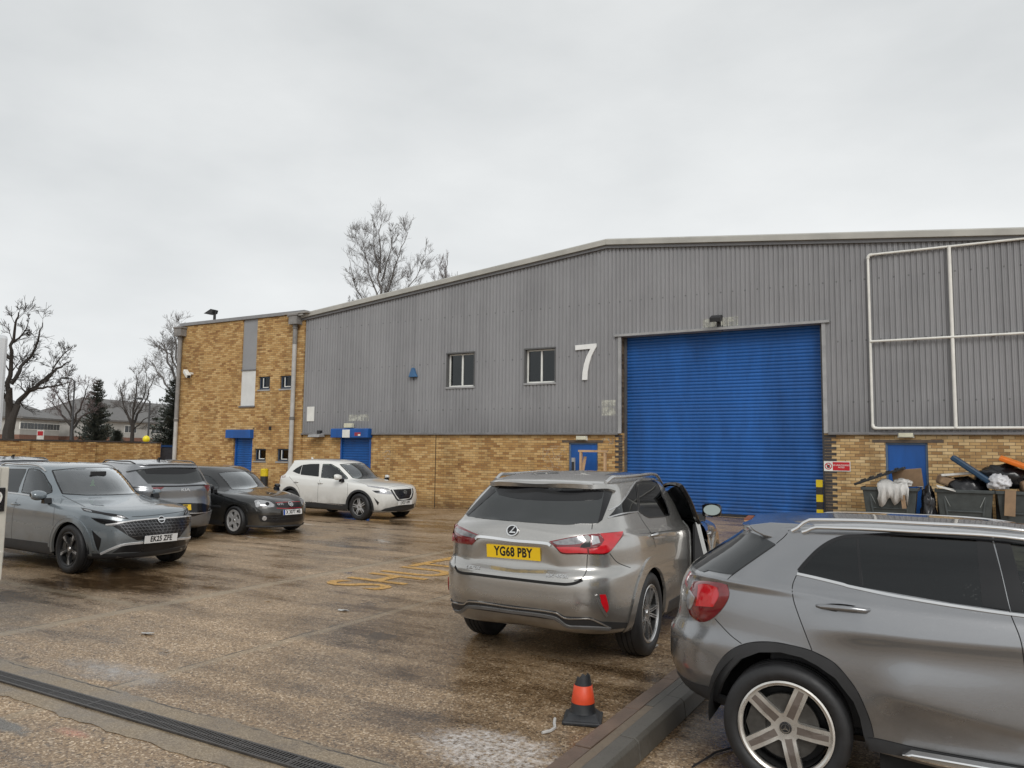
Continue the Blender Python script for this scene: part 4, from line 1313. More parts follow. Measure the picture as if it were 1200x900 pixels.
def bare_tree(label, base_px, d, limbs, trunk, seed, levels=3, dens=1.0, tl=0.42, bark=None, twig=None, up=0.12, rmin=0.012, z0=0.0, spread=1.0, group='bare winter trees'):
    """limbs: polylines in the picture with their depth offsets and root radius; they and their branches have real depth"""
    rnd = random.Random(seed)
    bpos = at(base_px[0], base_px[1], d=d)
    root = thing('bare_tree', label, 'tree', (bpos[0], bpos[1], z0), group=group)
    org = Vector((bpos[0], bpos[1], z0))
    mt, mc = MB(), MB()
    fwd = Vector((bpos[0], bpos[1], 0)).normalized()

    def tw(p, dr, L, r, lev):
        n = 4 if lev else 3
        pts, rs_ = [p], [r]
        q, dd = p.copy(), dr.copy()
        for i in range(n):
            dd = (dd + Vector((rnd.gauss(0, .08), rnd.gauss(0, .08), rnd.gauss(0, .07) + up * 0.35))).normalized()
            q = q + dd * L / n
            pts.append(q.copy()); rs_.append(max(rmin * 0.7, r * (1 - 0.75 * (i + 1) / n)))
        mc.tube(pts, rs_, 4 if r > 0.03 else 3, caps=False)
        if lev <= 0:
            return
        nc = max(2, int((3.6 + 2.6 * rnd.random()) * dens + (1 if lev > 1 else 0)))
        for k in range(nc):
            t = rnd.uniform(0.2, 1.0)
            i = min(n - 1, int(t * n)); f = t * n - i
            pp = pts[i].lerp(pts[i + 1], min(1, f))
            base = (pts[i + 1] - pts[i]).normalized()
            ax = base.orthogonal().normalized()
            ax.rotate(Matrix.Rotation(rnd.uniform(0, 2 * PI), 3, base))
            nd = base.copy(); nd.rotate(Matrix.Rotation(rad(rnd.uniform(18, 46)) * spread, 3, ax))
            nd = (nd + Vector((0, 0, up))).normalized()
            tw(pp, nd, L * rnd.uniform(0.5, 0.8), max(rmin, r * rnd.uniform(0.34, 0.5)), lev - 1)

    for (pl, dd, r0, r1) in trunk:
        pts = [Vector(at(x, y, d=d + o)) - org for (x, y), o in zip(pl, dd)]
        mt.tube(pts, list(np.linspace(r0, r1, len(pts))), 9)
    for (pl, o1, r0) in limbs:
        pts = [Vector(at(x, y, d=d + o1 * (i / (len(pl) - 1)))) - org for i, (x, y) in enumerate(pl)]
        # refine with a little wander
        rp = [pts[0]]
        for a, b in zip(pts[:-1], pts[1:]):
            for k in range(1, 4):
                q = a.lerp(b, k / 3)
                s_ = (b - a).length * 0.04
                rp.append(q + Vector((rnd.gauss(0, s_), rnd.gauss(0, s_), rnd.gauss(0, s_))) * (0 if k == 3 else 1))
        L = sum((b - a).length for a, b in zip(rp[:-1], rp[1:]))
        rr = [max(rmin, r0 * (1 - 0.8 * i / (len(rp) - 1))) for i in range(len(rp))]
        mt.tube(rp, rr, 6, caps=False)
        nc = int((6 + L * 2.2) * dens)
        for k in range(nc):
            t = rnd.uniform(0.15, 1.0)
            i = min(len(rp) - 2, int(t * (len(rp) - 1)))
            base = (rp[i + 1] - rp[i]).normalized()
            pp = rp[i].lerp(rp[i + 1], rnd.random())
            ax = base.orthogonal().normalized(); ax.rotate(Matrix.Rotation(rnd.uniform(0, 2 * PI), 3, base))
            nd = base.copy(); nd.rotate(Matrix.Rotation(rad(rnd.uniform(25, 65)) * spread, 3, ax))
            nd = (nd + Vector((0, 0, up))).normalized()
            tw(pp, nd, L * tl * rnd.uniform(0.5, 1.0) * (1 - 0.4 * t), max(rmin, rr[i] * 0.36), levels - 1)
    mt.build('trunk', bark or m_bark, root, smooth=True, fix=False)
    mc.build('crown', twig or bark or m_bark, root, fix=False)
    return root


# the big one at the left edge
bare_tree('big dark gnarled bare tree at the left edge behind the boundary wall', (10, 520), 47,
          [([(14, 488), (22, 470), (34, 458), (52, 445), (66, 432), (80, 424)], 2, 0.17),
           ([(12, 485), (10, 460), (13, 430), (12, 405), (18, 380), (22, 366)], -2, 0.15),
           ([(13, 450), (24, 430), (38, 415), (46, 392), (50, 378)], 1, 0.11),
           ([(30, 460), (50, 455), (66, 452), (84, 447)], -3, 0.08),
           ([(12, 420), (0, 405), (-12, 392), (-22, 375)], 1, 0.10), ([(10, 470), (-6, 455), (-24, 440)], -1, 0.10),
           ([(46, 450), (60, 440), (72, 418), (86, 405)], 2, 0.07), ([(12, 405), (26, 392), (34, 375)], -1, 0.07)],
          [([(9, 525), (10, 505), (14, 488), (20, 474)], [0, 0, 0, 0], 0.30, 0.19), ([(11, 500), (11, 478), (11, 455)], [0, 0, -.5], 0.2, 0.14)], 5, 4, 0.64, 0.26, m_bark, m_bark, 0.05, 0.010)
bare_tree('low spreading purplish bare tree beside the thin lamp post', (84, 521), 60,
          [([(84, 505), (76, 490), (66, 478), (58, 470)], 2, 0.10), ([(84, 500), (84, 480), (80, 462), (82, 448)], -1, 0.10), ([(85, 503), (94, 490), (103, 484), (110, 478)], 1, 0.09), ([(85, 498), (94, 480), (100, 462), (104, 450)], -2, 0.08), ([(84, 490), (72, 470), (64, 455)], 2, 0.07)],
          [([(84, 523), (84, 512), (84, 498)], [0, 0, 0], 0.16, 0.11)], 8, 4, 0.68, 0.36, m_bark, m_twigp, 0.10, 0.008)
bare_tree('fine twigged bare tree in front of the long terrace', (155, 521), 66,
          [([(155, 500), (148, 482), (143, 465), (140, 450)], 1, 0.10), ([(155, 500), (156, 480), (160, 458), (160, 440)], -1, 0.10), ([(156, 498), (165, 480), (174, 462), (180, 445)], 2, 0.10), ([(156, 503), (168, 492), (180, 488)], -2, 0.07), ([(154, 495), (145, 480), (136, 474)], 2, 0.06), ([(157, 485), (170, 460), (172, 436)], -1, 0.07)],
          [([(154, 523), (155, 510), (156, 492)], [0, 0, 0], 0.17, 0.12)], 15, 4, 0.72, 0.34, m_bark, m_bark2, 0.12, 0.008)
bare_tree('tall pale bare tree rising behind the left corner of the office', (214, 521), 62,
          [([(212, 470), (204, 440), (196, 415), (190, 398)], 1, 0.13), ([(213, 460), (210, 430), (206, 400), (204, 384)], -1, 0.12), ([(213, 480), (198, 455), (184, 436), (178, 424)], 2, 0.10), ([(214, 450), (222, 420), (228, 395)], 1, 0.12), ([(212, 440), (200, 415), (186, 405)], -2, 0.08)],
          [([(214, 523), (214, 490), (213, 455)], [0, 0, 0], 0.26, 0.16)], 22, 4, 0.72, 0.32, m_bark2, m_bark2, 0.10, 0.008)
bare_tree('tall bare tree rising behind the warehouse roof', (447, 520), 78,
          [([(448, 380), (447, 340), (446, 300), (447, 262)], 0, 0.15), ([(448, 370), (436, 330), (428, 300), (424, 272)], 2, 0.10), ([(448, 365), (458, 330), (468, 300), (478, 272)], -2, 0.10), ([(449, 370), (470, 345), (488, 325), (500, 300)], 2, 0.09), ([(447, 385), (430, 360), (416, 335), (410, 305)], -2, 0.09), ([(447, 330), (456, 300), (462, 270)], 1, 0.09), ([(446, 320), (438, 290), (438, 262)], -1, 0.09), ([(449, 385), (475, 365), (500, 350), (520, 335)], -1, 0.1), ([(446, 390), (424, 375), (412, 355)], 1, 0.1)],
          [([(447, 523), (448, 440), (448, 370)], [0, 0, 0], 0.42, 0.24)], 33, 4, 0.74, 0.26, m_bark2, m_bark2, 0.13, 0.010, spread=0.95)
bare_tree('smaller bare tree top just showing over the warehouse roof slope', (524, 520), 84,
          [([(524, 370), (523, 345), (522, 322), (524, 304)], 0, 0.12), ([(524, 365), (514, 340), (508, 322)], 1, 0.09), ([(525, 365), (532, 340), (536, 318)], -1, 0.09), ([(524, 350), (519, 330), (516, 310)], 1, .07)],
          [([(524, 523), (524, 430), (524, 360)], [0, 0, 0], 0.28, 0.14)], 41, 4, 0.6, 0.30, m_bark2, m_twigp, 0.2, 0.010, spread=0.8)
# ---- conifers: tiers of drooping, leaf-bearing boughs
m_conif = simple('haze paled evergreen needles', (0.085, 0.098, 0.084), 0.8, 0, 0.4, 3)  # needle colour lightened to paint in distance haze


def conifer(label, base_px, top_y, d, rmax, seed, droop=-0.1, zb=0.5):
    rnd = random.Random(seed)
    b = at(base_px[0], base_px[1], d=d); top = at(base_px[0], top_y, d=d)
    root = thing('conifer', label, 'tree', (b[0], b[1], 0), group='dark evergreens behind the wall')
    H = top[2]
    MB().tube([(0, 0, 0), (0, 0, H * 0.5), (0, 0, H * 0.97)], [0.22, 0.14, 0.03], 8).build('trunk', m_bark, root)
    mc = MB()
    tiers = 34
    for i in range(tiers):
        t = i / (tiers - 1)
        z = zb + (H - zb - 0.1) * t
        R_ = rmax * (1 - t) ** 0.75 * rnd.uniform(0.75, 1.1) + 0.25
        for k in range(int(9 + 6 * (1 - t))):
            a = rnd.uniform(0, 2 * PI)
            L = R_ * rnd.uniform(0.6, 1.1)
            p = Vector((0, 0, z))
            dr = Vector((math.cos(a), math.sin(a), rnd.uniform(0.05, 0.6)))
            nseg = 7
            for s_ in range(nseg):
                q = p + dr.normalized() * L / nseg
                dr.z += droop * 0.4
                for sgn in (-1, 1):
                    for r_ in range(2):
                        sd = dr.cross(Vector((0, 0, 1))).normalized() * sgn
                        wv = (0.26 - 0.14 * s_ / nseg) * rnd.uniform(0.6, 1.2)
                        tip = p.lerp(q, rnd.random()) + sd * wv + dr.normalized() * wv * 0.7 + Vector((0, 0, rnd.uniform(-0.10, 0.20)))
                        mc.add([p, q, tip], [(0, 1, 2)])
                p = q
    mc.build('crown', m_conif, root, fix=False)


conifer('dark pointed conifer between the two terraces', (111, 521), 446, 74, 1.75, 3, droop=0.06)
conifer('dark evergreen half hidden behind the left edge of the office', (202, 521), 445, 62, 1.9, 6)
conifer('small dark shrub conifer peeping over the boundary wall', (137, 521), 505, 60, 0.7, 9, zb=0.2)
# ---- lamp posts, beacon, board
m_post = simple('dark lamp post steel', (0.05, 0.052, 0.055), 0.5)


def lamp(label, px, top, d, arm):
    b = at(*px, d=d); t_ = at(px[0], top, d=d)
    r = thing('street_lamp', label, 'street lamp', (b[0], b[1], 0), math.atan2(CR[1], CR[0]), group='street lamps beyond the boundary wall')
    MB().tube([(0, 0, 0), (0, 0, 1.2), (0, 0, t_[2])], [0.09, 0.07, 0.05], 10).build('post', m_post, r)
    MB().tube([(0, 0, t_[2] - 0.05), (arm * 0.5, 0, t_[2] + 0.12), (arm, 0, t_[2] + 0.15)], 0.035, 8).build('arm', m_post, r)
    MB().prism([(arm - 0.1, t_[2] + 0.08), (arm + 0.55 * np.sign(arm), t_[2] + 0.12), (arm + 0.5 * np.sign(arm), t_[2] + 0.22), (arm - 0.1, t_[2] + 0.24)], 'y', -0.12, 0.12).build('lamp_head', m_post, r)
    return r


lamp('thin grey street lamp rising through the purplish tree', (83, 521), 446, 58, -0.35)
lamp('dark street lamp standing behind the yellow beacon', (173, 522), 470, 57, -0.5)
b = at(171, 522, d=54)
bb = thing('belisha_beacon', 'yellow globe crossing beacon on a black and white striped pole', 'beacon', (b[0], b[1], 0))
zt = at(171, 514.5, d=54)[2]
for i in range(8):
    MB().lathe([(0.06, zt * i / 8), (0.06, zt * (i + 1) / 8)], 12).build('pole_band', m_white if i % 2 else m_black, bb)
mb = MB(); mb.lathe([(0.0, zt + 0.22)] + [(0.22 * math.sin(t), zt + 0.22 * math.cos(t)) for t in np.linspace(0.2, PI - 0.2, 10)] + [(0, zt - 0.22)], 18)
mb.build('globe', simple('yellow beacon globe', (0.85, 0.72, 0.02), 0.35, 0, 0.04), bb, smooth=True)
b = at(47, 516, d=50)
zc = at(47, 510, d=50)[2]
es = thing('street_sign', 'small red and white board on a post over the boundary wall', 'sign', (b[0], b[1], 0), math.atan2(CR[1], CR[0]))
MB().tube([(0, 0.04, 0), (0, 0.04, zc + 0.3)], 0.03, 8).build('post', m_post, es)
MB().box((-0.19, -0.02, zc - 0.28), (0.19, 0.01, zc + 0.28)).build('sign_panel', m_white, es)
MB().box((-0.15, -0.03, zc - 0.02), (0.15, -0.021, zc + 0.22)).build('red_panel', m_red, es)
# far treeline so the horizon is not bare
mb = MB()
rs = random.Random(77)
for i in range(2600):
    a = rad(-78 + 40 * rs.random())
    dd = 130 + rs.uniform(-8, 25)
    hgt = 3.5 + 2.5 * mnoise.noise(Vector((a * 14, 0, 0))) + rs.uniform(-1, 1.0)
    x, y = math.sin(a) * dd, math.cos(a) * dd
    for k in range(3):
        z = rs.uniform(0, max(1.0, hgt))
        w = rs.uniform(0.3, 0.9)
        ox, oy = rs.uniform(-1, 1), rs.uniform(-1, 1)
        mb.add([(x + ox - w * .7, y + oy - w * .7, z), (x + ox + w * .7, y + oy + w * .7, z + rs.uniform(-.3, .3)), (x + ox + rs.uniform(-.5, .5), y + oy, z + w)], [(0, 1, 2)])
tag(mb.build('distant_trees', simple('far winter scrub', (0.06, 0.055, 0.048), 0.9, 0, 0.3, 0.4), None, fix=False), 'low far off winter scrub on the skyline', 'woodland', kind='stuff')
# ================================================================== CAR BUILDING
def pchip(xk, yk, x):
    """monotone cubic through the columns of yk"""
    xk = np.asarray(xk, float); yk = np.asarray(yk, float)
    h = np.diff(xk)[:, None]; d = np.diff(yk, axis=0) / h
    m = np.zeros_like(yk)
    m[0], m[-1] = d[0], d[-1]
    a, b = d[:-1], d[1:]
    w1, w2 = 2 * h[1:] + h[:-1], h[1:] + 2 * h[:-1]
    with np.errstate(divide='ignore', invalid='ignore'):
        hm = (w1 + w2) / (w1 / a + w2 / b)
    m[1:-1] = np.where(a * b > 0, hm, 0.0)
    m = np.nan_to_num(m)
    i = np.clip(np.searchsorted(xk, x) - 1, 0, len(xk) - 2)
    t = ((x - xk[i]) / h[i, 0])[:, None]
    hh = h[i]
    return ((1 + 2 * t) * (1 - t) ** 2 * yk[i] + t * (1 - t) ** 2 * hh * m[i] + t * t * (3 - 2 * t) * yk[i + 1] + t * t * (t - 1) * hh * m[i + 1])


def resample(P, n):
    d = np.concatenate([[0], np.cumsum(np.linalg.norm(np.diff(P, axis=0), axis=1))])
    s = np.linspace(0, d[-1], n)
    return np.stack([np.interp(s, d, P[:, k]) for k in range(P.shape[1])], 1)


def half_ring(row, nq):
    xf, xr, w, z5, nf, mf, nr, mr = row[0], row[1], row[2], row[3:8], row[8], row[9], row[10], row[11]
    xm = xr + (xf - xr) * 0.5
    a = np.linspace(0, PI / 2, 400)
    F = np.stack([xm + (xf - xm) * np.cos(a).clip(0) ** (2 / nf), w * np.sin(a).clip(0) ** (2 / mf)], 1)
    Rr = np.stack([xm + (xr - xm) * np.cos(a).clip(0) ** (2 / nr), w * np.sin(a).clip(0) ** (2 / mr)], 1)[::-1]
    F, Rr = resample(F, nq), resample(Rr, nq)
    P = np.concatenate([F, Rr[1:]])
    s = np.linspace(0, 1, len(P))
    z = pchip([0, 0.14, 0.5, 0.86, 1.0], np.array(z5)[:, None], s)[:, 0]
    return np.column_stack([P, z])


def pip(poly, pts):
    poly = np.asarray(poly, float); pts = np.asarray(pts, float)
    x, y = pts[:, 0], pts[:, 1]
    ins = np.zeros(len(pts), bool)
    n = len(poly)
    for i in range(n):
        x0, y0 = poly[i]; x1, y1 = poly[(i + 1) % n]
        c = (y0 > y) != (y1 > y)
        with np.errstate(divide='ignore', invalid='ignore'):
            ins ^= c & (x < (x1 - x0) * (y - y0) / (y1 - y0) + x0)
    return ins


def seg_dist(poly, pts, closed=True):
    poly = np.asarray(poly, float); pts = np.asarray(pts, float)
    best = np.full(len(pts), 1e9)
    n = len(poly)
    for i in range(n if closed else n - 1):
        a, b = poly[i], poly[(i + 1) % n]
        d = b - a
        t = np.clip(((pts - a) @ d) / max(1e-12, d @ d), 0, 1)
        best = np.minimum(best, np.linalg.norm(pts - (a + t[:, None] * d), axis=1))
    return best


def smooth_poly(pts, closed=True, sub=5, corner=50):
    """Catmull-Rom through the points; corners sharper than `corner` degrees stay sharp"""
    P = [np.asarray(p, float) for p in pts]
    n = len(P)
    out = []

    def sharp(i):
        if not closed and i in (0, n - 1):
            return True
        a, b = P[i] - P[i - 1], P[(i + 1) % n] - P[i]
        c = (a @ b) / max(1e-9, np.linalg.norm(a) * np.linalg.norm(b))
        return math.degrees(math.acos(max(-1, min(1, c)))) > corner
    tang = []
    for i in range(n):
        a, b = P[i - 1] if (closed or i > 0) else P[i], P[(i + 1) % n] if (closed or i < n - 1) else P[i]
        tang.append((b - a) * 0.5)
    for i in range(n if closed else n - 1):
        j = (i + 1) % n
        p0, p1 = P[i], P[j]
        L = np.linalg.norm(p1 - p0)
        m0 = (p1 - p0) if sharp(i) else tang[i] * L / max(1e-9, np.linalg.norm(tang[i]))
        m1 = (p1 - p0) if sharp(j) else tang[j] * L / max(1e-9, np.linalg.norm(tang[j]))
        for k in range(sub):
            t = k / sub
            out.append((2 * t ** 3 - 3 * t * t + 1) * p0 + (t ** 3 - 2 * t * t + t) * m0 + (-2 * t ** 3 + 3 * t * t) * p1 + (t ** 3 - t * t) * m1)
    if not closed:
        out.append(P[-1])
    return np.array(out)


class Car:
    def __init__(s, name, label, x, y, heading, rows, wheels, zbase=0.0, nq=62, cell=0.034, group=None, cat='car'):
        s.root = thing(name, label, cat, (x, y, zbase), rad(heading), group)
        bpy.context.view_layer.update()
        s.mw = Matrix.Translation((x, y, zbase)) @ Matrix.Rotation(rad(heading), 4, 'Z')
        inv = s.mw.inverted()
        s.eye = np.array(inv @ Vector(EYE))
        s.rotinv = np.array(inv.to_3x3())
        s.wheels = wheels
        rows = np.array(rows, float)
        # spacing by how far each ring moves
        mv = np.maximum.reduce([np.abs(np.diff(rows[:, k])) for k in (0, 1, 2, 3, 5, 7)])
        T = [0.0]; tk = [0.0]
        for k, d in enumerate(mv):
            n = max(2, int(math.ceil(d / cell)))
            T += list(k + (np.arange(n) + 1) / n)
        R_ = pchip(np.arange(len(rows)), rows, np.array(T))
        H = [half_ring(r, nq) for r in R_]
        M_ = len(H[0])
        V = []
        for h in H:
            m_ = h[-2:0:-1].copy(); m_[:, 1] *= -1
            V.append(np.concatenate([h, m_]))
        s.NR = 2 * M_ - 2
        s.V = np.concatenate(V)
        nt_ = len(V)
        idx = np.arange(nt_ * s.NR).reshape(nt_, s.NR)
        a = idx[:-1]; b = idx[1:]
        a2 = np.roll(a, -1, 1); b2 = np.roll(b, -1, 1)
        s.Fq = np.stack([a, b, b2, a2], -1).reshape(-1, 4)
        s.parts = {}
        s._refresh()

    def _refresh(s):
        V, Q = s.V, s.Fq
        n = np.cross(V[Q[:, 2]] - V[Q[:, 0]], V[Q[:, 3]] - V[Q[:, 1]])
        N = np.zeros_like(V)
        for k in range(4):
            np.add.at(N, Q[:, k], n)
        s.N = N / np.maximum(1e-12, np.linalg.norm(N, axis=1))[:, None]
        s.FC = V[Q].mean(1)
        s.FN = n / np.maximum(1e-12, np.linalg.norm(n, axis=1))[:, None]
        if np.mean(np.sum(s.FN * (s.FC - s.FC.mean(0)), 1)) < 0:
            s.Fq = Q[:, ::-1].copy()
            return s._refresh()
        tri = np.concatenate([s.Fq[:, [0, 1, 2]], s.Fq[:, [0, 2, 3]]])
        s.tri = tri
        s.bvh = BVHTree.FromPolygons([tuple(v) for v in V], [tuple(map(int, t)) for t in tri])

    # ---- views: R right side (x,z), L left side, B back (y,z), F front (y,z), T top (x,y), C the photograph
    def to2d(s, view, P):
        P = np.asarray(P, float)
        if view in 'RL':
            return P[:, [0, 2]]
        if view in 'BF':
            return P[:, [1, 2]]
        if view == 'T':
            return P[:, [0, 1]]
        Wp = P @ np.array(s.mw.to_3x3()).T + np.array(s.mw.translation)
        d = Wp - EYE
        z = d @ CF
        return np.stack([600 + F_PX * (d @ CR) / z, 450 - F_PX * (d @ CU) / z], 1)

    def facing(s, view, P, N):
        if view == 'R': return N[:, 1] < -0.05
        if view == 'L': return N[:, 1] > 0.05
        if view == 'B': return N[:, 0] < -0.02
        if view == 'F': return N[:, 0] > 0.02
        if view == 'T': return N[:, 2] > 0.05
        return np.sum(N * (s.eye - P), 1) > 0

    def line(s, view, q):
        if view == 'R': return Vector((q[0], -6, q[1])), Vector((0, 1, 0))
        if view == 'L': return Vector((q[0], 6, q[1])), Vector((0, -1, 0))
        if view == 'B': return Vector((-9, q[0], q[1])), Vector((1, 0, 0))
        if view == 'F': return Vector((12, q[0], q[1])), Vector((-1, 0, 0))
        if view == 'T': return Vector((q[0], q[1], 9)), Vector((0, 0, -1))
        return Vector(s.eye), Vector(s.rotinv @ pray(q)).normalized()

    def cast(s, view, q):
        o, d = s.line(view, q)
        loc, nor, i, dist = s.bvh.ray_cast(o, d)
        if loc is None:
            best = None
            c = Vector(s.FC.mean(0)); tc_ = (c - o).dot(d)
            for t in np.linspace(tc_ - 3.2, tc_ + 3.2, 160):
                h = s.bvh.find_nearest(o + d * t)
                if h[0] is not None and (best is None or h[3] < best[3]):
                    best = h
            loc, nor, i, dist = best
        t = s.tri[i]
        A, B, C_ = (Vector(s.V[k]) for k in t)
        v0, v1, v2 = B - A, C_ - A, loc - A
        d00, d01, d11, d20, d21 = v0.dot(v0), v0.dot(v1), v1.dot(v1), v2.dot(v0), v2.dot(v1)
        den = d00 * d11 - d01 * d01
        if abs(den) < 1e-16:
            n = s.N[t[0]]
        else:
            v = (d11 * d20 - d01 * d21) / den; w_ = (d00 * d21 - d01 * d20) / den
            n = s.N[t[0]] * (1 - v - w_) + s.N[t[1]] * v + s.N[t[2]] * w_
        n = n / max(1e-9, np.linalg.norm(n))
        return np.array(loc), n

    def casts(s, view, pts):
        r = [s.cast(view, p) for p in pts]
        return np.array([a for a, b in r]), np.array([b for a, b in r])

    # ---- shaping the shell
    def crease(s, view, line, amp, up, down, mirror=True, fade=0.15):
        """pushes the shell out (amp>0) or in along a drawn line, with its own width on each side of the line"""
        line = smooth_poly(line, False, 6)
        for flip in ((False, True) if mirror else (False,)):
            V = s.V.copy(); N = s.N.copy()
            if flip:
                V[:, 1] *= -1; N[:, 1] *= -1
            q = s.to2d(view, V); ok = s.facing(view, V, N)
            best = np.full(len(q), 1e9); sg = np.zeros(len(q)); tt = np.zeros(len(q))
            Ls = np.concatenate([[0], np.cumsum(np.linalg.norm(np.diff(line, axis=0), axis=1))])
            for i in range(len(line) - 1):
                a, b = line[i], line[i + 1]; d = b - a
                t = np.clip(((q - a) @ d) / max(1e-12, d @ d), 0, 1)
                v = q - (a + t[:, None] * d)
                di = np.linalg.norm(v, axis=1)
                m_ = di < best
                best = np.where(m_, di, best)
                sg = np.where(m_, np.sign(d[0] * v[:, 1] - d[1] * v[:, 0]), sg)
                tt = np.where(m_, (Ls[i] + t * np.linalg.norm(d)) / Ls[-1], tt)
            if view == 'C':
                sg = -sg
            wd = np.where(sg > 0, up, down)
            f = np.exp(-(best / wd) ** 1.5) * np.clip(np.minimum(tt, 1 - tt) / max(1e-6, fade), 0, 1)
            s.V = s.V + s.N * (amp * f * ok)[:, None]
        s._refresh()

    def recess(s, view, poly, depth, soft, mirror=False):
        poly = np.asarray(poly, float)
        for flip in ((False, True) if mirror else (False,)):
            V = s.V.copy(); N = s.N.copy()
            if flip:
                V[:, 1] *= -1; N[:, 1] *= -1
            q = s.to2d(view, V)
            ins = pip(poly, q) & s.facing(view, V, N)
            f = np.clip(seg_dist(poly, q) / soft, 0, 1)
            f = f * f * (3 - 2 * f)
            s.V = s.V - s.N * (depth * f * ins)[:, None]
        s._refresh()

    # ---- dividing the shell
    def select(s, view, poly, shrink=0.0, mirror=True, facing=True):
        poly = np.asarray(poly, float)
        sel = np.zeros(len(s.FC), bool)
        for flip in ((False, True) if mirror else (False,)):
            C_ = s.FC.copy(); N = s.FN.copy()
            if flip:
                C_[:, 1] *= -1; N[:, 1] *= -1
            q = s.to2d(view, C_)
            m_ = pip(poly, q)
            if facing:
                m_ &= s.facing(view, C_, N)
            if shrink:
                m_ &= seg_dist(poly, q) > shrink
            sel |= m_
        return sel

    def begin(s):
        s.left = np.ones(len(s.Fq), bool)
        # wheel openings
        for (wx, R_, ro) in s.wheels:
            d = np.hypot(s.FC[:, 0] - wx, s.FC[:, 2] - R_)
            s.left &= ~((d < ro) & (s.FC[:, 2] < 1.2))

    def cut(s, view, poly, shrink=0.012, mirror=True):
        s.left &= ~s.select(view, poly, shrink, mirror)

    def piece(s, name, sel, mat, parent=None, label=None):
        sel = sel & s.left
        if not sel.any():
            return None
        if name in ('door', 'tailgate'):
            # keep the one largest connected skin; slivers stay with the body
            ids = np.nonzero(sel)[0]
            par = {}

            def find(i):
                while par.setdefault(i, i) != i:
                    par[i] = par[par[i]]; i = par[i]
                return i
            for k in ids:
                f = s.Fq[k]
                a = find(int(f[0]))
                for j in f[1:]:
                    par[find(int(j))] = a
            roots = np.array([find(int(s.Fq[k][0])) for k in ids])
            big = max(set(roots), key=lambda r: (roots == r).sum())
            sel = np.zeros_like(sel); sel[ids[roots == big]] = True
        s.left &= ~sel
        F_ = s.Fq[sel]
        used, inv = np.unique(F_, return_inverse=True)
        me = bpy.data.meshes.new(name)
        me.from_pydata([tuple(v) for v in s.V[used]], [], [tuple(map(int, f)) for f in inv.reshape(-1, 4)])
        me.polygons.foreach_set('use_smooth', [True] * len(me.polygons))
        me.normals_split_custom_set_from_vertices([tuple(n) for n in s.N[used]])
        return link(name, me, mat, parent or s.root)

    # ---- pieces laid on the shell
    def patch(s, name, view, pts, mat, off=0.003, depth=0.010, step=None, smooth=True, mirror=False, holes=(), parent=None, bulge=0.0, br=0.04, corner=50, flat=False):
        poly = smooth_poly(pts, True, 4, corner) if smooth else np.asarray(pts, float)
        hs_ = [np.asarray(h, float) for h in holes]
        unit = 1.0
        if view == 'C':
            a = s.cast(view, poly.mean(0))[0]
            unit = F_PX / np.linalg.norm(a - s.eye)     # px per metre here
        step = (step or 0.045) * unit

        def dens(p):
            out = []
            for a, b in zip(p, np.roll(p, -1, 0)):
                n = max(1, int(np.linalg.norm(b - a) / step))
                for k in range(n):
                    out.append(a + (b - a) * k / n)
            return np.array(out)
        poly = dens(poly); hs_ = [dens(h) for h in hs_]
        lo, hi = poly.min(0), poly.max(0)
        gx, gy = np.meshgrid(np.arange(lo[0] + step * .5, hi[0], step), np.arange(lo[1] + step * .5, hi[1], step))
        gp = np.stack([gx.ravel(), gy.ravel()], 1)
        if len(gp):
            k = pip(poly, gp) & (seg_dist(poly, gp) > step * 0.35)
            for h in hs_:
                k &= ~pip(h, gp) & (seg_dist(h, gp) > step * 0.35)
            gp = gp[k]
        pts2 = np.concatenate([poly] + hs_ + [gp])
        edges = []
        st = 0
        for h in [poly] + hs_:
            n = len(h)
            edges += [(st + i, st + (i + 1) % n) for i in range(n)]
            st += n
        vv, ee, ff, ov, oe, of = geometry.delaunay_2d_cdt([Vector(p) for p in pts2], edges, [], 0, 1e-6)
        vv = np.array([tuple(v) for v in vv])
        F_ = [tuple(f) for f in ff]
        cen = np.array([vv[list(f)].mean(0) for f in F_])
        keep = pip(poly, cen)
        for h in hs_:
            keep &= ~pip(h, cen)
        F_ = [f for f, k in zip(F_, keep) if k]
        P, N = s.casts(view, vv)
        if flat:
            N = np.tile(N.mean(0) / np.linalg.norm(N.mean(0)), (len(N), 1))
        o = np.full(len(vv), off)
        if bulge:
            dd = seg_dist(poly, vv) / unit
            for h in hs_:
                dd = np.minimum(dd, seg_dist(h, vv) / unit)
            t = np.clip(dd / br, 0, 1)
            o = o + bulge * np.sqrt(1 - (1 - t) ** 2)
        T_ = P + N * o[:, None]
        # outward winding
        f0 = F_[0]
        nn = sum((np.dot(np.cross(T_[f[1]] - T_[f[0]], T_[f[2]] - T_[f[0]]), N[f[0]]) for f in F_))
        if nn < 0:
            F_ = [f[::-1] for f in F_]
        # boundary rim
        ec = {}
        for f in F_:
            for a, b in zip(f, f[1:] + f[:1]):
                ec[(a, b)] = ec.get((a, b), 0) + 1
        rim = [(a, b) for (a, b) in ec if (b, a) not in ec]
        ids = sorted({i for e in rim for i in e})
        mp_ = {i: len(T_) + k for k, i in enumerate(ids)}
        V2 = np.concatenate([T_, P[ids] + N[ids] * (off - depth)])
        # the rim has its own copy of the top edge so that the face keeps its surface normals
        mp2 = {i: len(V2) + k for k, i in enumerate(ids)}
        V2 = np.concatenate([V2, T_[ids]])
        F2 = F_ + [(mp2[b], mp2[a], mp_[a], mp_[b]) for a, b in rim]
        nrm = np.concatenate([N, N[ids], N[ids]])

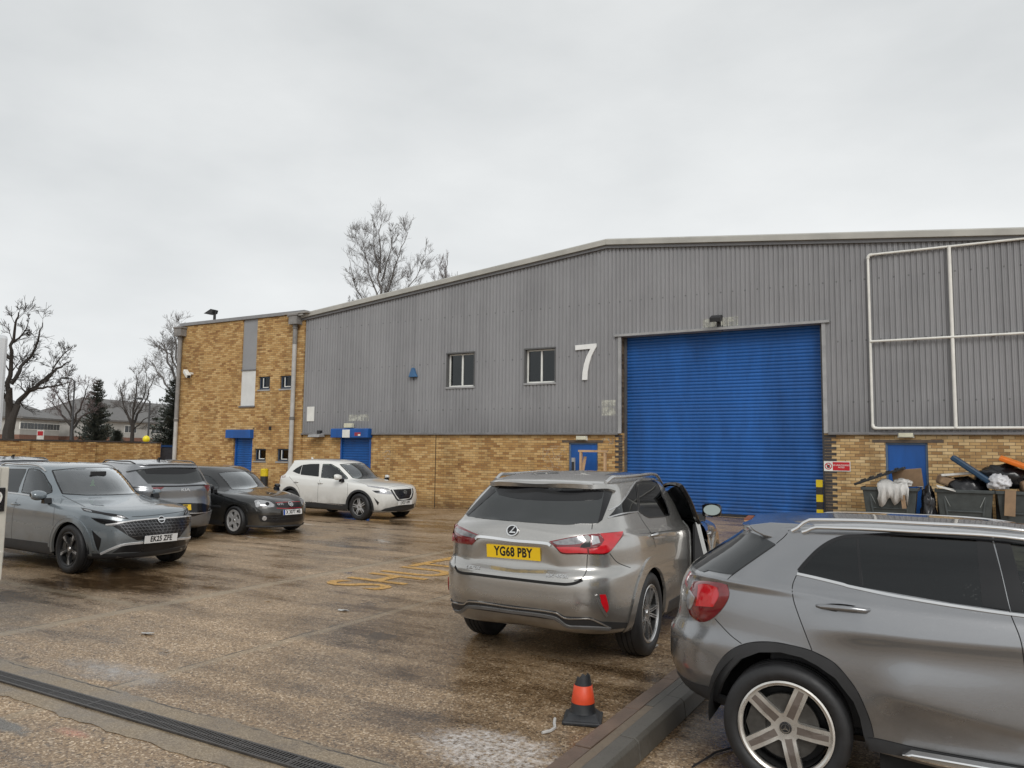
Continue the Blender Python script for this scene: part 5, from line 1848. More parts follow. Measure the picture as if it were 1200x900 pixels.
        def mk(flip):
            me = bpy.data.meshes.new(name)
            W_ = V2.copy(); NN = nrm.copy(); FF = F2
            if flip:
                W_[:, 1] *= -1; NN[:, 1] *= -1; FF = [f[::-1] for f in F2]
            me.from_pydata([tuple(v) for v in W_], [], FF)
            me.polygons.foreach_set('use_smooth', [True] * len(F_) + [False] * len(rim))
            if not bulge:
                me.normals_split_custom_set_from_vertices([tuple(n) for n in NN])
            return link(name, me, mat, parent or s.root)
        a = mk(False)
        if mirror:
            return a, mk(True)
        return a

    def ribbon(s, name, view, lines, width, h, mat, mirror=False, parent=None, closed=False, smooth=True, sink=0.006, corner=50, off=0.0, taper=False):
        """one raised bead (or a dark gap) along drawn lines"""
        first = None
        for ln in lines:
            q = smooth_poly(ln, closed, 6, corner) if smooth else np.asarray(ln, float)
            if closed:
                q = np.concatenate([q, q[:1]])
            L = np.linalg.norm(np.diff(q, axis=0), axis=1).sum()
            unit = 1.0
            if view == 'C':
                unit = F_PX / np.linalg.norm(s.cast(view, q.mean(0))[0] - s.eye)
            q = resample(q, max(3, int(L / unit / 0.025)))
            P, N = s.casts(view, q)
            n = len(P)
            Tn = np.gradient(P, axis=0)
            Tn /= np.maximum(1e-9, np.linalg.norm(Tn, axis=1))[:, None]
            S = np.cross(Tn, N); S /= np.maximum(1e-9, np.linalg.norm(S, axis=1))[:, None]
            hw = np.full(n, width / 2)
            if taper:
                hw *= np.clip(np.minimum(np.arange(n), np.arange(n)[::-1]) / max(1, n * 0.25), 0.15, 1)
            hw = hw[:, None]
            A = P - S * hw - N * sink; B = P - S * hw * 0.75 + N * (h + off); C_ = P + S * hw * 0.75 + N * (h + off); D = P + S * hw - N * sink
            for flip in ((False, True) if mirror else (False,)):
                vs = np.stack([A, B, C_, D], 1).reshape(-1, 3).copy()
                if flip:
                    vs[:, 1] *= -1
                fs = []
                for i in range(n - 1):
                    for k in range(3):
                        f = (4 * i + k, 4 * i + k + 1, 4 * i + 5 + k, 4 * i + 4 + k)
                        fs.append(f if not flip else f[::-1])
                fs += [(0, 1, 2, 3), (4 * n - 1, 4 * n - 2, 4 * n - 3, 4 * n - 4)]
                o = MB().add(vs, fs).build(name, mat, parent or s.root, smooth=60)
                first = first or o
        return first

    def spot(s, view, q):
        return s.cast(view, q)

    def frame_at(s, view, q, up=(0, 0, 1), off=0.0):
        p, n = s.cast(view, q)
        up = np.array(up, float)
        y = up - n * (up @ n); y /= np.linalg.norm(y)
        x = np.cross(y, n)
        return axes(p + n * off, x, y, n)


# ---- wheels
M_TYRE = simple('wet black tyre', (0.016, 0.016, 0.017), 0.55, 0, 0.2, 20, 0.2)
M_DISC = simple('dusty brake disc', (0.07, 0.066, 0.06), 0.5, 0.5, 0.2, 30)
M_BARREL = simple('shadowed rim barrel', (0.03, 0.03, 0.03), 0.5, 0.4)
M_WELL = simple('dark wheel housing', (0.008, 0.008, 0.008), 0.9)
M_CLAD = simple('damp charcoal plastic trim', (0.028, 0.029, 0.031), 0.5, 0, 0.15, 5, 0.15, 300)
M_GLOSSB = simple('gloss black trim', (0.008, 0.008, 0.009), 0.12, 0, 0.1)
M_GAP = simple('panel gap', (0.006, 0.006, 0.006), 0.8)
M_CHROME = simple('bright chrome trim', (0.78, 0.78, 0.78), 0.10, 1.0, 0.03)
M_ALU = simple('satin aluminium', (0.58, 0.58, 0.58), 0.28, 0.9, 0.06)
M_RIM = simple('silver wheel lacquer', (0.50, 0.50, 0.50), 0.30, 0.35, 0.08, 20)
M_BRITE = simple('sky toned silver trim', (0.66, 0.66, 0.66), 0.25, 0.3, 0.05)  # pale tone stands in for sky reflected in silver trim
M_DKALU = simple('dark machined alloy', (0.05, 0.05, 0.052), 0.35, 0.6, 0.1)
M_PRIV = glassy('privacy glass', (0.020, 0.022, 0.024), 1.0)
M_CLEARG = glassy('green tinted car glass', (0.50, 0.56, 0.53), 2.0)
M_WSC = glassy('boosted mirror windscreen glass', (0.42, 0.48, 0.46), 4.0)  # mirror strength raised past real glass to brighten the sky reflection
M_MIDG = glassy('half tinted car glass', (0.16, 0.18, 0.18), 1.0)
M_INT = simple('dark cabin trim', (0.02, 0.02, 0.021), 0.7, 0, 0.2)
M_SEAT = simple('charcoal seat cloth', (0.035, 0.034, 0.034), 0.8, 0, 0.2, 30)
M_REDL = simple('red lamp lens', (0.55, 0.008, 0.016), 0.10, 0.0, 0.12, 14, 0, 60, 0.6, 1.0)
M_DKRED = simple('deep red lamp lens', (0.16, 0.006, 0.010), 0.10, 0, 0.15, 14, 0, 60, 0.6, 1.0)
M_CLRL = simple('clear lamp lens', (0.42, 0.42, 0.43), 0.10, 0.55, 0.25, 30, 0, 60, 0.6, 1.0)
M_PYEL = simple('yellow plate', (0.80, 0.52, 0.015), 0.35, 0, 0.03)
M_PWHT = simple('white plate', (0.78, 0.78, 0.77), 0.35, 0, 0.03)
M_PTXT = simple('plate lettering black', (0.01, 0.01, 0.01), 0.5)
M_MIRG = simple('mirror glass', (0.30, 0.34, 0.32), 0.05, 1.0, 0.02)


def polar(r, a):
    return (r * math.cos(rad(a)), r * math.sin(rad(a)))


def wheel(car, wx, side, R_, rr, w_, holes, face_mat, lip_mat=None, steer=0.0, dark=None, dark_polys=(), rot=0.0, hub=None, dish=0.02, yw=0.90, bolts=5):
    """side -1 right, +1 left; the wheel is built facing -y. holes are polygons in metres on the wheel face"""
    m_ = Matrix.Translation((wx, side * yw, R_)) @ Matrix.Rotation(rad(steer), 4, 'Z') @ (Matrix.Identity(4) if side < 0 else Matrix.Rotation(PI, 4, 'Z'))
    mb = MB()
    mb.lathe([(0.0, 0.075), (rr * 0.70, 0.075), (rr * 0.70, 0.05), (0.0, 0.05)], 40, axis='y', m=m_)
    cal = [polar(rr * q, a) for q, a in [(0.5, 150), (0.83, 150), (0.86, 180), (0.83, 210), (0.5, 210)]]
    mb.prism(cal, 'y', 0.03, 0.12, m=m_)
    wo = mb.build('wheel', M_DISC, car.root, smooth=35)
    # tyre: sidewall bulge, shoulder, grooved tread
    hw = w_ / 2
    yo = 0.0     # outer sidewall plane
    prof_ = [(rr - 0.004, 0.020), (rr + 0.012, 0.002), (rr + 0.25 * (R_ - rr), -0.010), (rr + 0.6 * (R_ - rr), -0.012), (rr + 0.86 * (R_ - rr), 0.002), (R_ - 0.006, 0.018), (R_, 0.036)]
    gw = (w_ - 0.072) / 4
    y = 0.036
    for k in range(4):
        y2 = y + gw
        prof_ += [(R_, y2 - 0.006), (R_ - 0.008, y2 - 0.005), (R_ - 0.008, y2 + 0.003), (R_, y2 + 0.004)] if k < 3 else [(R_, y2)]
        y = y2 + 0.004
    prof_ += [(R_ - 0.006, w_ - 0.018), (rr + 0.8 * (R_ - rr), w_), (rr + 0.3 * (R_ - rr), w_), (rr - 0.004, w_ - 0.02)]
    MB().lathe([(r_, y_) for r_, y_ in prof_], 72, axis='y', m=m_).build('tyre', M_TYRE, wo, smooth=55)
    # rim barrel and lip
    mb = MB()
    mb.lathe([(rr + 0.004, 0.014), (rr + 0.006, 0.002), (rr - 0.004, -0.002), (rr - 0.014, 0.004), (rr - 0.016, 0.022)], 64, axis='y', m=m_, mi=1)
    # face with its openings
    ring = [polar(rr - 0.012, 360 * k / 72) for k in range(72)]
    hs_ = [np.asarray(h, float) for h in holes]
    pts = [Vector(p) for p in ring]; ed = [(i, (i + 1) % 72) for i in range(72)]
    for h in hs_:
        n0 = len(pts)
        hh = []
        for a, b in zip(h, np.roll(h, -1, 0)):
            n = max(1, int(np.linalg.norm(b - a) / 0.02))
            hh += [a + (b - a) * k / n for k in range(n)]
        pts += [Vector(p) for p in hh]
        ed += [(n0 + i, n0 + (i + 1) % len(hh)) for i in range(len(hh))]
    for q in (0.3, 0.55, 0.8):
        for k in range(30):
            p = np.array(polar((rr - 0.012) * q, 360 * k / 30 + 3))
            if all(not pip(h, p[None])[0] and seg_dist(h, p[None])[0] > 0.008 for h in hs_):
                pts.append(Vector(p))
    vv, ee, ff, *_r = geometry.delaunay_2d_cdt(pts, ed, [], 0, 1e-6)
    vv = np.array([tuple(v) for v in vv])
    cen = np.array([vv[list(f)].mean(0) for f in ff])
    keep = np.hypot(cen[:, 0], cen[:, 1]) < rr
    for h in hs_:
        keep &= ~pip(h, cen)
    F_ = [tuple(f) for f, k in zip(ff, keep) if k]
    c, sn = math.cos(rad(rot)), math.sin(rad(rot))

    def face3(p, extra=0.0):
        r_ = math.hypot(*p) / rr
        y_ = 0.008 + dish * (1 - r_ ** 2) * 1.0 - 0.010 * math.exp(-((r_ - 0.55) / 0.25) ** 2) + extra
        return m_ @ Vector((p[0] * c - p[1] * sn, y_, p[0] * sn + p[1] * c))
    n = len(vv)
    top = [face3(p) for p in vv]; bot = [face3(p, 0.035) for p in vv]
    # front faces look towards -y
    def wind(f):
        a, b, d = (top[i] for i in f[:3])
        return f if (b - a).cross(d - a).dot(m_.to_3x3() @ Vector((0, -1, 0))) > 0 else f[::-1]
    F_ = [wind(f) for f in F_]
    ec = set()
    for f in F_:
        for a, b in zip(f, f[1:] + f[:1]):
            ec.add((a, b))
    rim = [(a, b) for a, b in ec if (b, a) not in ec]
    mb.add(top + bot, F_ + [(b, a, n + a, n + b) for a, b in rim])
    MB().lathe([(rr - 0.031, 0.02), (rr - 0.031, 0.14), (0.0, 0.14)], 40, axis='y', m=m_).build('barrel', M_BARREL, wo)
    rim_o = mb.build('rim', [face_mat, lip_mat or face_mat], wo, smooth=35, fix=False, bevel=0.0)
    if dark is not None:
        for poly in dark_polys:
            db = MB()
            pl = np.asarray(poly, float)
            pf = []
            for a, b in zip(pl, np.roll(pl, -1, 0)):
                k_ = max(1, int(np.linalg.norm(b - a) / 0.02))
                pf += [a + (b - a) * k / k_ for k in range(k_)]
            vs = [face3(p, -0.0015) for p in pf]
            cn_ = face3(pl.mean(0), -0.0015)
            nn_ = len(vs)
            db.add(vs + [cn_], [wind_f for wind_f in [(i, (i + 1) % nn_, nn_) for i in range(nn_)]])
            db.build('spoke_inlay', dark, rim_o, fix=True)
    hb = MB().lathe([(0.0, -0.006 + dish), (0.028, -0.006 + dish), (0.034, dish + 0.004), (0.034, dish + 0.03)], 24, axis='y', m=m_)
    hb.build('hub_cap', hub or M_ALU, rim_o, smooth=30)
    if bolts:
        for k in range(bolts):
            bb_ = MB()
            px, pz = polar(0.056, 360 / bolts * (k + 0.5) + 90 + rot)
            bb_.lathe([(0.0, dish + 0.006), (0.011, dish + 0.006), (0.011, dish + 0.03)], 8, origin=(px, 0, pz), axis='y', m=m_)
            bb_.build('wheel_nut', M_BLACKN, rim_o)
    return wo, m_


M_BLACKN = m_black


def wells(car, halfw):
    for (wx, R_, ro) in car.wheels:
        for s_ in (-1, 1):
            vs, fs = [], []
            n = 28
            for k in range(n + 1):
                a = rad(-7 + 194 * k / n)
                for y in (s_ * (halfw - 0.075), s_ * (halfw - 0.42)):
                    vs.append((wx + ro * 1.02 * math.cos(a), y, R_ + ro * 1.02 * math.sin(a)))
            for k in range(n):
                fs.append((2 * k, 2 * k + 1, 2 * k + 3, 2 * k + 2))
            fs.append(tuple(2 * k + 1 for k in range(n + 1)))
            MB().add(vs, fs).build('wheel_housing', M_WELL, car.root, fix=False)


def underside(car, xr, xf, halfw, z):
    mb = MB()
    w0 = [w for w in car.wheels]
    mb.box((xr + 0.35, -halfw * 0.50, z + 0.10), (xf - 0.25, halfw * 0.50, z + 0.18))
    mb.box((w0[0][0] + w0[0][2] + 0.04, -halfw * 0.93, z + 0.003), (w0[1][0] - w0[1][2] - 0.04, halfw * 0.93, z + 0.09))
    mb.build('underbody', M_WELL, car.root)


def interior(car, floor, belt, roof, x_dash, x_seat, x_rear, halfw, rhd=True):
    """a plain cabin: tub, dashboard, two front seats, a rear bench, steering wheel on the right"""
    hw = halfw
    mb = MB()
    mb.box((x_rear - 0.35, -hw, floor), (x_dash + 0.45, hw, floor + 0.06))
    for s_ in (-1, 1):
        mb.box((x_rear - 0.35, s_ * hw - 0.03, floor + 0.06), (x_dash + 0.4, s_ * hw + 0.03, belt - 0.06))
    mb.box((x_dash + 0.02, -hw + 0.031, floor + 0.4), (x_dash + 0.44, hw - 0.031, belt - 0.05))
    mb.prism([(x_dash - 0.10, belt - 0.22), (x_dash + 0.45, belt - 0.12), (x_dash + 0.45, belt - 0.08), (x_dash + 0.05, belt - 0.03), (x_dash - 0.06, belt - 0.06)], 'y', -hw + 0.031, hw - 0.031)
    c = mb.build('cabin', M_INT, car.root, bevel=0.01)

    def seat(x, y, w_):
        mb = MB()
        mb.prism([(x - 0.25, floor + 0.10), (x + 0.27, floor + 0.10), (x + 0.30, floor + 0.34), (x + 0.2, floor + 0.37), (x - 0.25, floor + 0.30)], 'y', y - w_ / 2, y + w_ / 2)
        mb.prism([(x - 0.33, floor + 0.301), (x - 0.12, floor + 0.32), (x - 0.28, belt + 0.02), (x - 0.34, belt + 0.05), (x - 0.44, belt + 0.04)], 'y', y - w_ / 2, y + w_ / 2)
        return mb.build('seat', M_SEAT, car.root, bevel=0.03)
    for y in (-0.36, 0.36):
        so = seat(x_seat, y, 0.50)
        MB().prism([(x_seat - 0.45, belt + 0.08), (x_seat - 0.36, belt + 0.07), (x_seat - 0.38, belt + 0.24), (x_seat - 0.45, belt + 0.25)], 'y', y - 0.13, y + 0.13).build('headrest', M_SEAT, so, bevel=0.03)
    seat(x_rear, 0, hw * 1.7)
    yw_ = -0.36 if rhd else 0.36
    mb = MB()
    m_ = Matrix.Translation((x_dash - 0.22, yw_, belt - 0.10)) @ Matrix.Rotation(rad(-65), 4, 'Y')
    ring = [m_ @ Vector((0.18 * math.cos(t), 0.18 * math.sin(t), 0)) for t in np.linspace(0, 2 * PI, 25)]
    mb.tube(ring, 0.015, 8, caps=False)
    mb.box((-0.17, -0.02, -0.01), (0.17, 0.02, 0.01), m=m_)
    mb.build('steering_wheel', M_INT, car.root)
    return c


def plate(car, view, q, text, w_, h_, mat, up=(0, 0, 1), off=0.012, blue=False, tilt=None, parent=None, frame=None):
    m_ = car.frame_at(view, q, up, off) if frame is None else frame
    po_ = MB().box((-w_ / 2, -h_ / 2, -0.006), (w_ / 2, h_ / 2, 0.002), m=m_).build('number_plate', mat, parent or car.root)
    text_mesh('plate_lettering', text, h_ * 0.98, M_PTXT, po_, m_ @ Matrix.Translation((0.02 if blue else 0.0, 0, 0.0024)), 0.0006, 0.74, 1.06, 0.004)
    if blue:
        MB().box((-w_ / 2 + 0.002, -h_ / 2 + 0.002, 0.0022), (-w_ / 2 + 0.05, h_ / 2 - 0.002, 0.003), m=m_).build('blue_band', simple('plate blue', (0.02, 0.08, 0.35), 0.4), po_)
    return po_


def arch_poly(wx, R_, ri, ro, a0, a1, n=26, squash=1.0):
    o = [(wx + ro * math.cos(rad(a)), R_ + ro * math.sin(rad(a)) * squash) for a in np.linspace(a0, a1, n)]
    i = [(wx + ri * math.cos(rad(a)), R_ + ri * math.sin(rad(a))) for a in np.linspace(a1, a0, n)]
    return o + i


def door_mirror(car, p, mat, glass=True, scale=1.0, side=-1):
    """a pod on a short stalk; p: root on the door in local metres"""
    x, y, z = p
    m_ = Matrix.Translation((x, y, z))
    k = scale
    mb = MB()
    prof_ = [(-0.10, 0.00), (0.02, -0.015), (0.10, 0.03), (0.105, 0.09), (0.05, 0.145), (-0.03, 0.165), (-0.10, 0.16)]
    n = len(prof_)
    rings = []
    for t, sx, sz in ((0.05, 0.75, 0.7), (0.09, 0.95, 0.92), (0.16, 1.0, 1.0), (0.22, 0.92, 0.94), (0.26, 0.72, 0.76), (0.275, 0.4, 0.45)):
        rings.append([Vector((x + a * k * sx * 0.85 - 0.02, y + side * t * k, z + 0.055 + (0.06 + (b - 0.075) * sz) * k)) for a, b in prof_])
    vs = [v for r_ in rings for v in r_]
    fs = []
    for i in range(len(rings) - 1):
        for j in range(n):
            fs.append((i * n + j, i * n + (j + 1) % n, (i + 1) * n + (j + 1) % n, (i + 1) * n + j))
    fs += [tuple(range(n)), tuple(range((len(rings) - 1) * n, len(rings) * n))]
    mo = mb.add(vs, fs).build('door_mirror', mat, car.root, smooth=55)
    MB().prism([(x - 0.05, z - 0.02), (x + 0.07, z - 0.02), (x + 0.05, z + 0.065), (x - 0.03, z + 0.065)], 'y', y + side * 0.085, y - side * 0.03).build('mirror_foot', M_GLOSSB, mo, bevel=0.01)
    if glass:
        xg = x - 0.10 * k * 0.85 - 0.034
        oval = [(xg - 0.004 + 0.011 * math.sin(t) * k, y + side * (0.165 + 0.098 * math.cos(t)) * k, z + 0.055 + (0.068 + 0.062 * math.sin(t)) * k) for t in np.linspace(0, 2 * PI, 21)[:-1]]
        MB().add(oval, [tuple(range(20))]).build('mirror_glass', M_MIRG, mo)
    return mo
# ================================================================== THE CARS
P_SILVER = paint('warm silver metallic paint', (0.45, 0.44, 0.42), 0.8, 0.24)
P_GREY = paint('mountain grey metallic paint', (0.285, 0.29, 0.30), 0.8, 0.23, wet=0.4)
P_BLUEGREY = paint('flat blue grey paint', (0.19, 0.222, 0.245), 0.25, 0.25, 0.04)
P_BLACK = paint('black metallic paint', (0.012, 0.013, 0.014), 0.3, 0.25, 0.3)
P_WHITE = paint('pearl white paint', (0.74, 0.735, 0.70), 0.0, 0.30, 0.02)
P_DARKGREY = paint('pale steel grey paint', (0.26, 0.27, 0.285), 0.65, 0.24)

# row: x front, x rear, half width, z at (front middle, front corner, side, rear corner, rear middle), corner exponents front (n, m), rear (n, m)
LEX = [
    (3.45, -0.70, 0.78, .25, .25, .25, .27, .30, 5, 2.2, 9, 3.1),
    (3.72, -0.90, 0.90, .26, .26, .27, .32, .36, 5, 2.2, 9, 3.1),
    (3.80, -1.00, .935, .42, .42, .42, .46, .46, 5, 2.2, 9, 3.1),
    (3.83, -1.05, .945, .60, .60, .60, .62, .62, 5, 2.2, 9, 3.1),
    (3.81, -1.05, .945, .76, .76, .76, .80, .80, 5, 2.2, 9, 3.1),
    (3.77, -.985, .935, .86, .88, .90, .90, .86, 5, 2.2, 9, 3.1),
    (3.68, -.99, .925, .95, .96, .99, 1.03, 1.04, 5, 2.2, 9, 3.1),
    (3.50, -.96, .905, 1.02, 1.02, 1.05, 1.14, 1.20, 4.5, 2.2, 9, 3.1),
    (2.40, -.90, .875, 1.13, 1.11, 1.10, 1.20, 1.27, 4, 2.2, 9, 3.1),
    (2.26, -.85, .85, 1.20, 1.16, 1.14, 1.23, 1.31, 4, 2.2, 9, 3.1),
    (2.00, -.70, .765, 1.42, 1.40, 1.38, 1.40, 1.44, 4, 2.2, 9, 3.1),
    (1.72, -.56, .665, 1.60, 1.58, 1.56, 1.54, 1.56, 4, 2.2, 9, 3.1),
    (1.52, -.58, .60, 1.645, 1.63, 1.62, 1.59, 1.60, 4, 2.2, 9, 3.1),
    (1.05, -.20, .40, 1.68, 1.675, 1.675, 1.66, 1.66, 4, 2.2, 5, 2.4),
    (.45, .15, .02, 1.69, 1.69, 1.69, 1.69, 1.69, 3, 2.2, 3, 2.2)]
lex = Car('estate_car', 'silver sport utility car seen from behind with its driver door open', -3.44, 7.01, 92.3, LEX, [(0, .383, .44), (2.79, .383, .44)])
GLA = [
    (3.20, -.50, .74, .22, .22, .22, .34, .30, 5, 2.2, 5, 2.3),
    (3.46, -.72, .87, .24, .24, .24, .36, .32, 5, 2.2, 5, 2.3),
    (3.54, -.81, .880, .40, .40, .40, .45, .42, 5, 2.2, 5, 2.3),
    (3.57, -.85, .896, .56, .56, .56, .56, .56, 5, 2.2, 5, 2.3),
    (3.55, -.845, .902, .70, .70, .70, .70, .70, 5, 2.2, 5, 2.3),
    (3.50, -.80, .893, .80, .81, .84, .83, .82, 5, 2.2, 5, 2.3),
    (3.38, -.78, .878, .87, .89, .93, .96, .96, 5, 2.2, 5, 2.3),
    (3.10, -.745, .858, .93, .94, 1.01, 1.06, 1.06, 4.5, 2.2, 5, 2.3),
    (2.30, -.70, .833, 1.03, 1.03, 1.07, 1.12, 1.12, 4, 2.2, 5, 2.3),
    (2.22, -.64, .812, 1.08, 1.08, 1.10, 1.15, 1.17, 4, 2.2, 5, 2.3),
    (1.98, -.47, .735, 1.26, 1.25, 1.27, 1.27, 1.29, 4, 2.2, 5, 2.3),
    (1.70, -.35, .645, 1.41, 1.40, 1.395, 1.38, 1.38, 4, 2.2, 5, 2.3),
    (1.50, -.36, .58, 1.455, 1.45, 1.45, 1.415, 1.41, 4, 2.2, 5, 2.3),
    (1.05, -.05, .38, 1.49, 1.485, 1.485, 1.47, 1.47, 4, 2.2, 4, 2.3),
    (.40, .20, .02, 1.50, 1.50, 1.50, 1.50, 1.50, 3, 2.2, 3, 2.2)]
gla = Car('hatchback_car', 'dark grey metallic crossover with alloy wheel nearest the camera', -.92, 5.54, 3.0, GLA, [(0, .347, .437), (2.699, .347, .42)], nq=96, cell=0.024)


def qashqai_rows():
    return [
        (3.20, -.50, .74, .22, .22, .22, .24, .28, 5.6, 2.45, 12, 3.5),
        (3.46, -.72, .88, .23, .24, .25, .30, .34, 5.6, 2.45, 12, 3.5),
        (3.55, -.79, .91, .38, .38, .40, .42, .44, 5.6, 2.45, 12, 3.5),
        (3.59, -.83, .918, .55, .55, .56, .58, .58, 5.6, 2.45, 12, 3.5),
        (3.58, -.82, .918, .70, .70, .71, .74, .74, 5.6, 2.45, 12, 3.5),
        (3.53, -.76, .912, .83, .83, .85, .88, .86, 5.6, 2.45, 12, 3.5),
        (3.44, -.75, .90, .91, .91, .93, 1.00, 1.00, 5.6, 2.45, 12, 3.5),
        (3.22, -.72, .885, .97, .96, 1.00, 1.08, 1.10, 5.0, 2.3, 12, 3.5),
        (2.30, -.67, .86, 1.07, 1.07, 1.06, 1.13, 1.16, 3.6, 2.1, 9, 3.0),
        (2.18, -.62, .835, 1.13, 1.12, 1.09, 1.16, 1.20, 3.6, 2.1, 9, 3.0),
        (1.90, -.48, .745, 1.36, 1.34, 1.32, 1.34, 1.36, 3.6, 2.1, 9, 3.0),
        (1.60, -.40, .66, 1.52, 1.51, 1.50, 1.48, 1.49, 3.6, 2.1, 9, 3.0),
        (1.40, -.42, .60, 1.565, 1.56, 1.555, 1.535, 1.54, 3.6, 2.1, 9, 3.0),
        (.95, -.05, .38, 1.595, 1.595, 1.59, 1.585, 1.585, 3.6, 2.1, 4, 2.3),
        (.40, .20, .02, 1.605, 1.605, 1.605, 1.605, 1.605, 3, 2.2, 3, 2.2)]


qg = Car('crossover_car', 'blue grey crossover with wide mesh grille in front of the boundary wall', -14.06, 7.75, -2.3, qashqai_rows(), [(0, .36, .42), (2.665, .36, .42)])
qw = Car('crossover_car', 'white crossover parked by the brick wall near the small blue shutter', -16.42, 16.95, -3.2, qashqai_rows(), [(0, .36, .42), (2.665, .36, .42)])
GOLF = [
    (3.12, -.45, .70, .17, .17, .17, .20, .24, 5, 2.2, 5, 2.3),
    (3.36, -.66, .84, .18, .18, .18, .24, .28, 5, 2.2, 5, 2.3),
    (3.42, -.74, .87, .32, .32, .32, .36, .36, 5, 2.2, 5, 2.3),
    (3.44, -.76, .88, .48, .48, .48, .50, .50, 5, 2.2, 5, 2.3),
    (3.42, -.755, .88, .58, .58, .60, .62, .62, 5, 2.2, 5, 2.3),
    (3.36, -.72, .874, .68, .69, .72, .74, .74, 5, 2.2, 5, 2.3),
    (3.22, -.71, .862, .76, .77, .82, .87, .87, 5, 2.2, 5, 2.3),
    (2.98, -.68, .85, .83, .84, .89, .95, .97, 4.5, 2.2, 5, 2.3),
    (2.14, -.64, .825, .965, .955, .945, 1.00, 1.02, 4, 2.2, 5, 2.3),
    (2.02, -.60, .80, 1.01, 1.0, .975, 1.03, 1.05, 4, 2.2, 5, 2.3),
    (1.72, -.50, .715, 1.24, 1.23, 1.20, 1.22, 1.23, 4, 2.2, 5, 2.3),
    (1.40, -.40, .63, 1.40, 1.39, 1.37, 1.37, 1.37, 4, 2.2, 5, 2.3),
    (1.22, -.40, .57, 1.445, 1.44, 1.43, 1.41, 1.41, 4, 2.2, 5, 2.3),
    (.85, -.05, .36, 1.47, 1.47, 1.465, 1.455, 1.455, 4, 2.2, 4, 2.3),
    (.35, .2, .02, 1.48, 1.48, 1.48, 1.48, 1.48, 3, 2.2, 3, 2.2)]
golf = Car('hatchback_car', 'black hatchback with white front plate parked before the brick office', -16.12, 12.62, -3.2, GOLF, [(0, .316, .36), (2.578, .316, .36)])
SPO = [
    (3.20, -.62, .76, .24, .24, .24, .26, .30, 5, 2.2, 9, 3.0),
    (3.46, -.82, .90, .25, .25, .26, .30, .34, 5, 2.2, 9, 3.0),
    (3.54, -.90, .925, .40, .40, .41, .44, .44, 5, 2.2, 9, 3.0),
    (3.58, -.935, .933, .58, .58, .58, .58, .58, 5, 2.2, 9, 3.0),
    (3.56, -.91, .933, .72, .72, .74, .74, .72, 5, 2.2, 9, 3.0),
    (3.50, -.875, .925, .84, .85, .88, .90, .88, 5, 2.2, 9, 3.0),
    (3.40, -.88, .912, .92, .93, .97, 1.02, 1.04, 5, 2.2, 9, 3.0),
    (3.20, -.855, .897, .99, .99, 1.03, 1.09, 1.12, 4.5, 2.2, 9, 3.0),
    (2.32, -.82, .87, 1.09, 1.08, 1.08, 1.14, 1.17, 4, 2.2, 9, 3.0),
    (2.2, -.77, .845, 1.14, 1.13, 1.11, 1.17, 1.21, 4, 2.2, 9, 3.0),
    (1.92, -.62, .765, 1.37, 1.35, 1.34, 1.36, 1.38, 4, 2.2, 9, 3.0),
    (1.64, -.52, .68, 1.54, 1.53, 1.515, 1.50, 1.51, 4, 2.2, 9, 3.0),
    (1.44, -.55, .61, 1.585, 1.58, 1.57, 1.545, 1.55, 4, 2.2, 9, 3.0),
    (1.0, -.10, .39, 1.615, 1.61, 1.61, 1.60, 1.60, 4, 2.2, 4, 2.3),
    (.40, .15, .02, 1.625, 1.625, 1.625, 1.625, 1.625, 3, 2.2, 3, 2.2)]
spo = Car('crossover_car', 'steel grey crossover showing its rear between two parked cars', -14.08, 10.10, 168, SPO, [(0, .36, .42), (2.68, .36, .42)])
def px(ox, oy, s, *pts):
    return [(ox + a / s, oy + b / s) for a, b in pts]


def flat_r(c, pts):
    """picture points on the right flank, as (x, z)"""
    P, _ = c.casts('C', pts)
    return [(p[0], p[2]) for p in P]


def wedge_holes(n, a0, half, r_in, r_out, gaps=None):
    """openings between n straight spokes of half width `half`"""
    hs = []
    for k in range(n):
        a = a0 + 360 / n * k
        b = a + 360 / n
        oo = math.degrees(math.asin(half / r_out)); ii = math.degrees(math.asin(min(0.95, half / r_in)))
        if a + ii >= b - ii:
            r2 = half / math.sin(rad(180 / n)) * 1.02
            inner = [polar(r2, (a + b) / 2)]
        else:
            inner = [polar(r_in, b - ii), polar(r_in * 0.98, (a + b) / 2), polar(r_in, a + ii)]
        hs.append([polar(r_out, t) for t in np.linspace(a + oo, b - oo, 7)] + inner)
    return hs


def bar(a, h0, h1, r0, r1):
    ca, sa = math.cos(rad(a)), math.sin(rad(a))
    return [(r0 * ca - h0 * sa, r0 * sa + h0 * ca), (r0 * ca + h0 * sa, r0 * sa - h0 * ca), (r1 * ca + h1 * sa, r1 * sa - h1 * ca), (r1 * ca - h1 * sa, r1 * sa + h1 * ca)]


def lathe_ring(m_, r0, r1, h, seg=28):
    mb = MB()
    prof_ = [(r0, 0), (r0, h), (r1, h), (r1, 0)]
    vs, fs = [], []
    for r, z in prof_:
        for k in range(seg):
            t = 2 * PI * k / seg
            vs.append(m_ @ Vector((r * math.cos(t), r * math.sin(t), z)))
    for i in range(3):
        for k in range(seg):
            k2 = (k + 1) % seg
            fs.append((i * seg + k, i * seg + k2, (i + 1) * seg + k2, (i + 1) * seg + k))
    return mb.add(vs, fs)


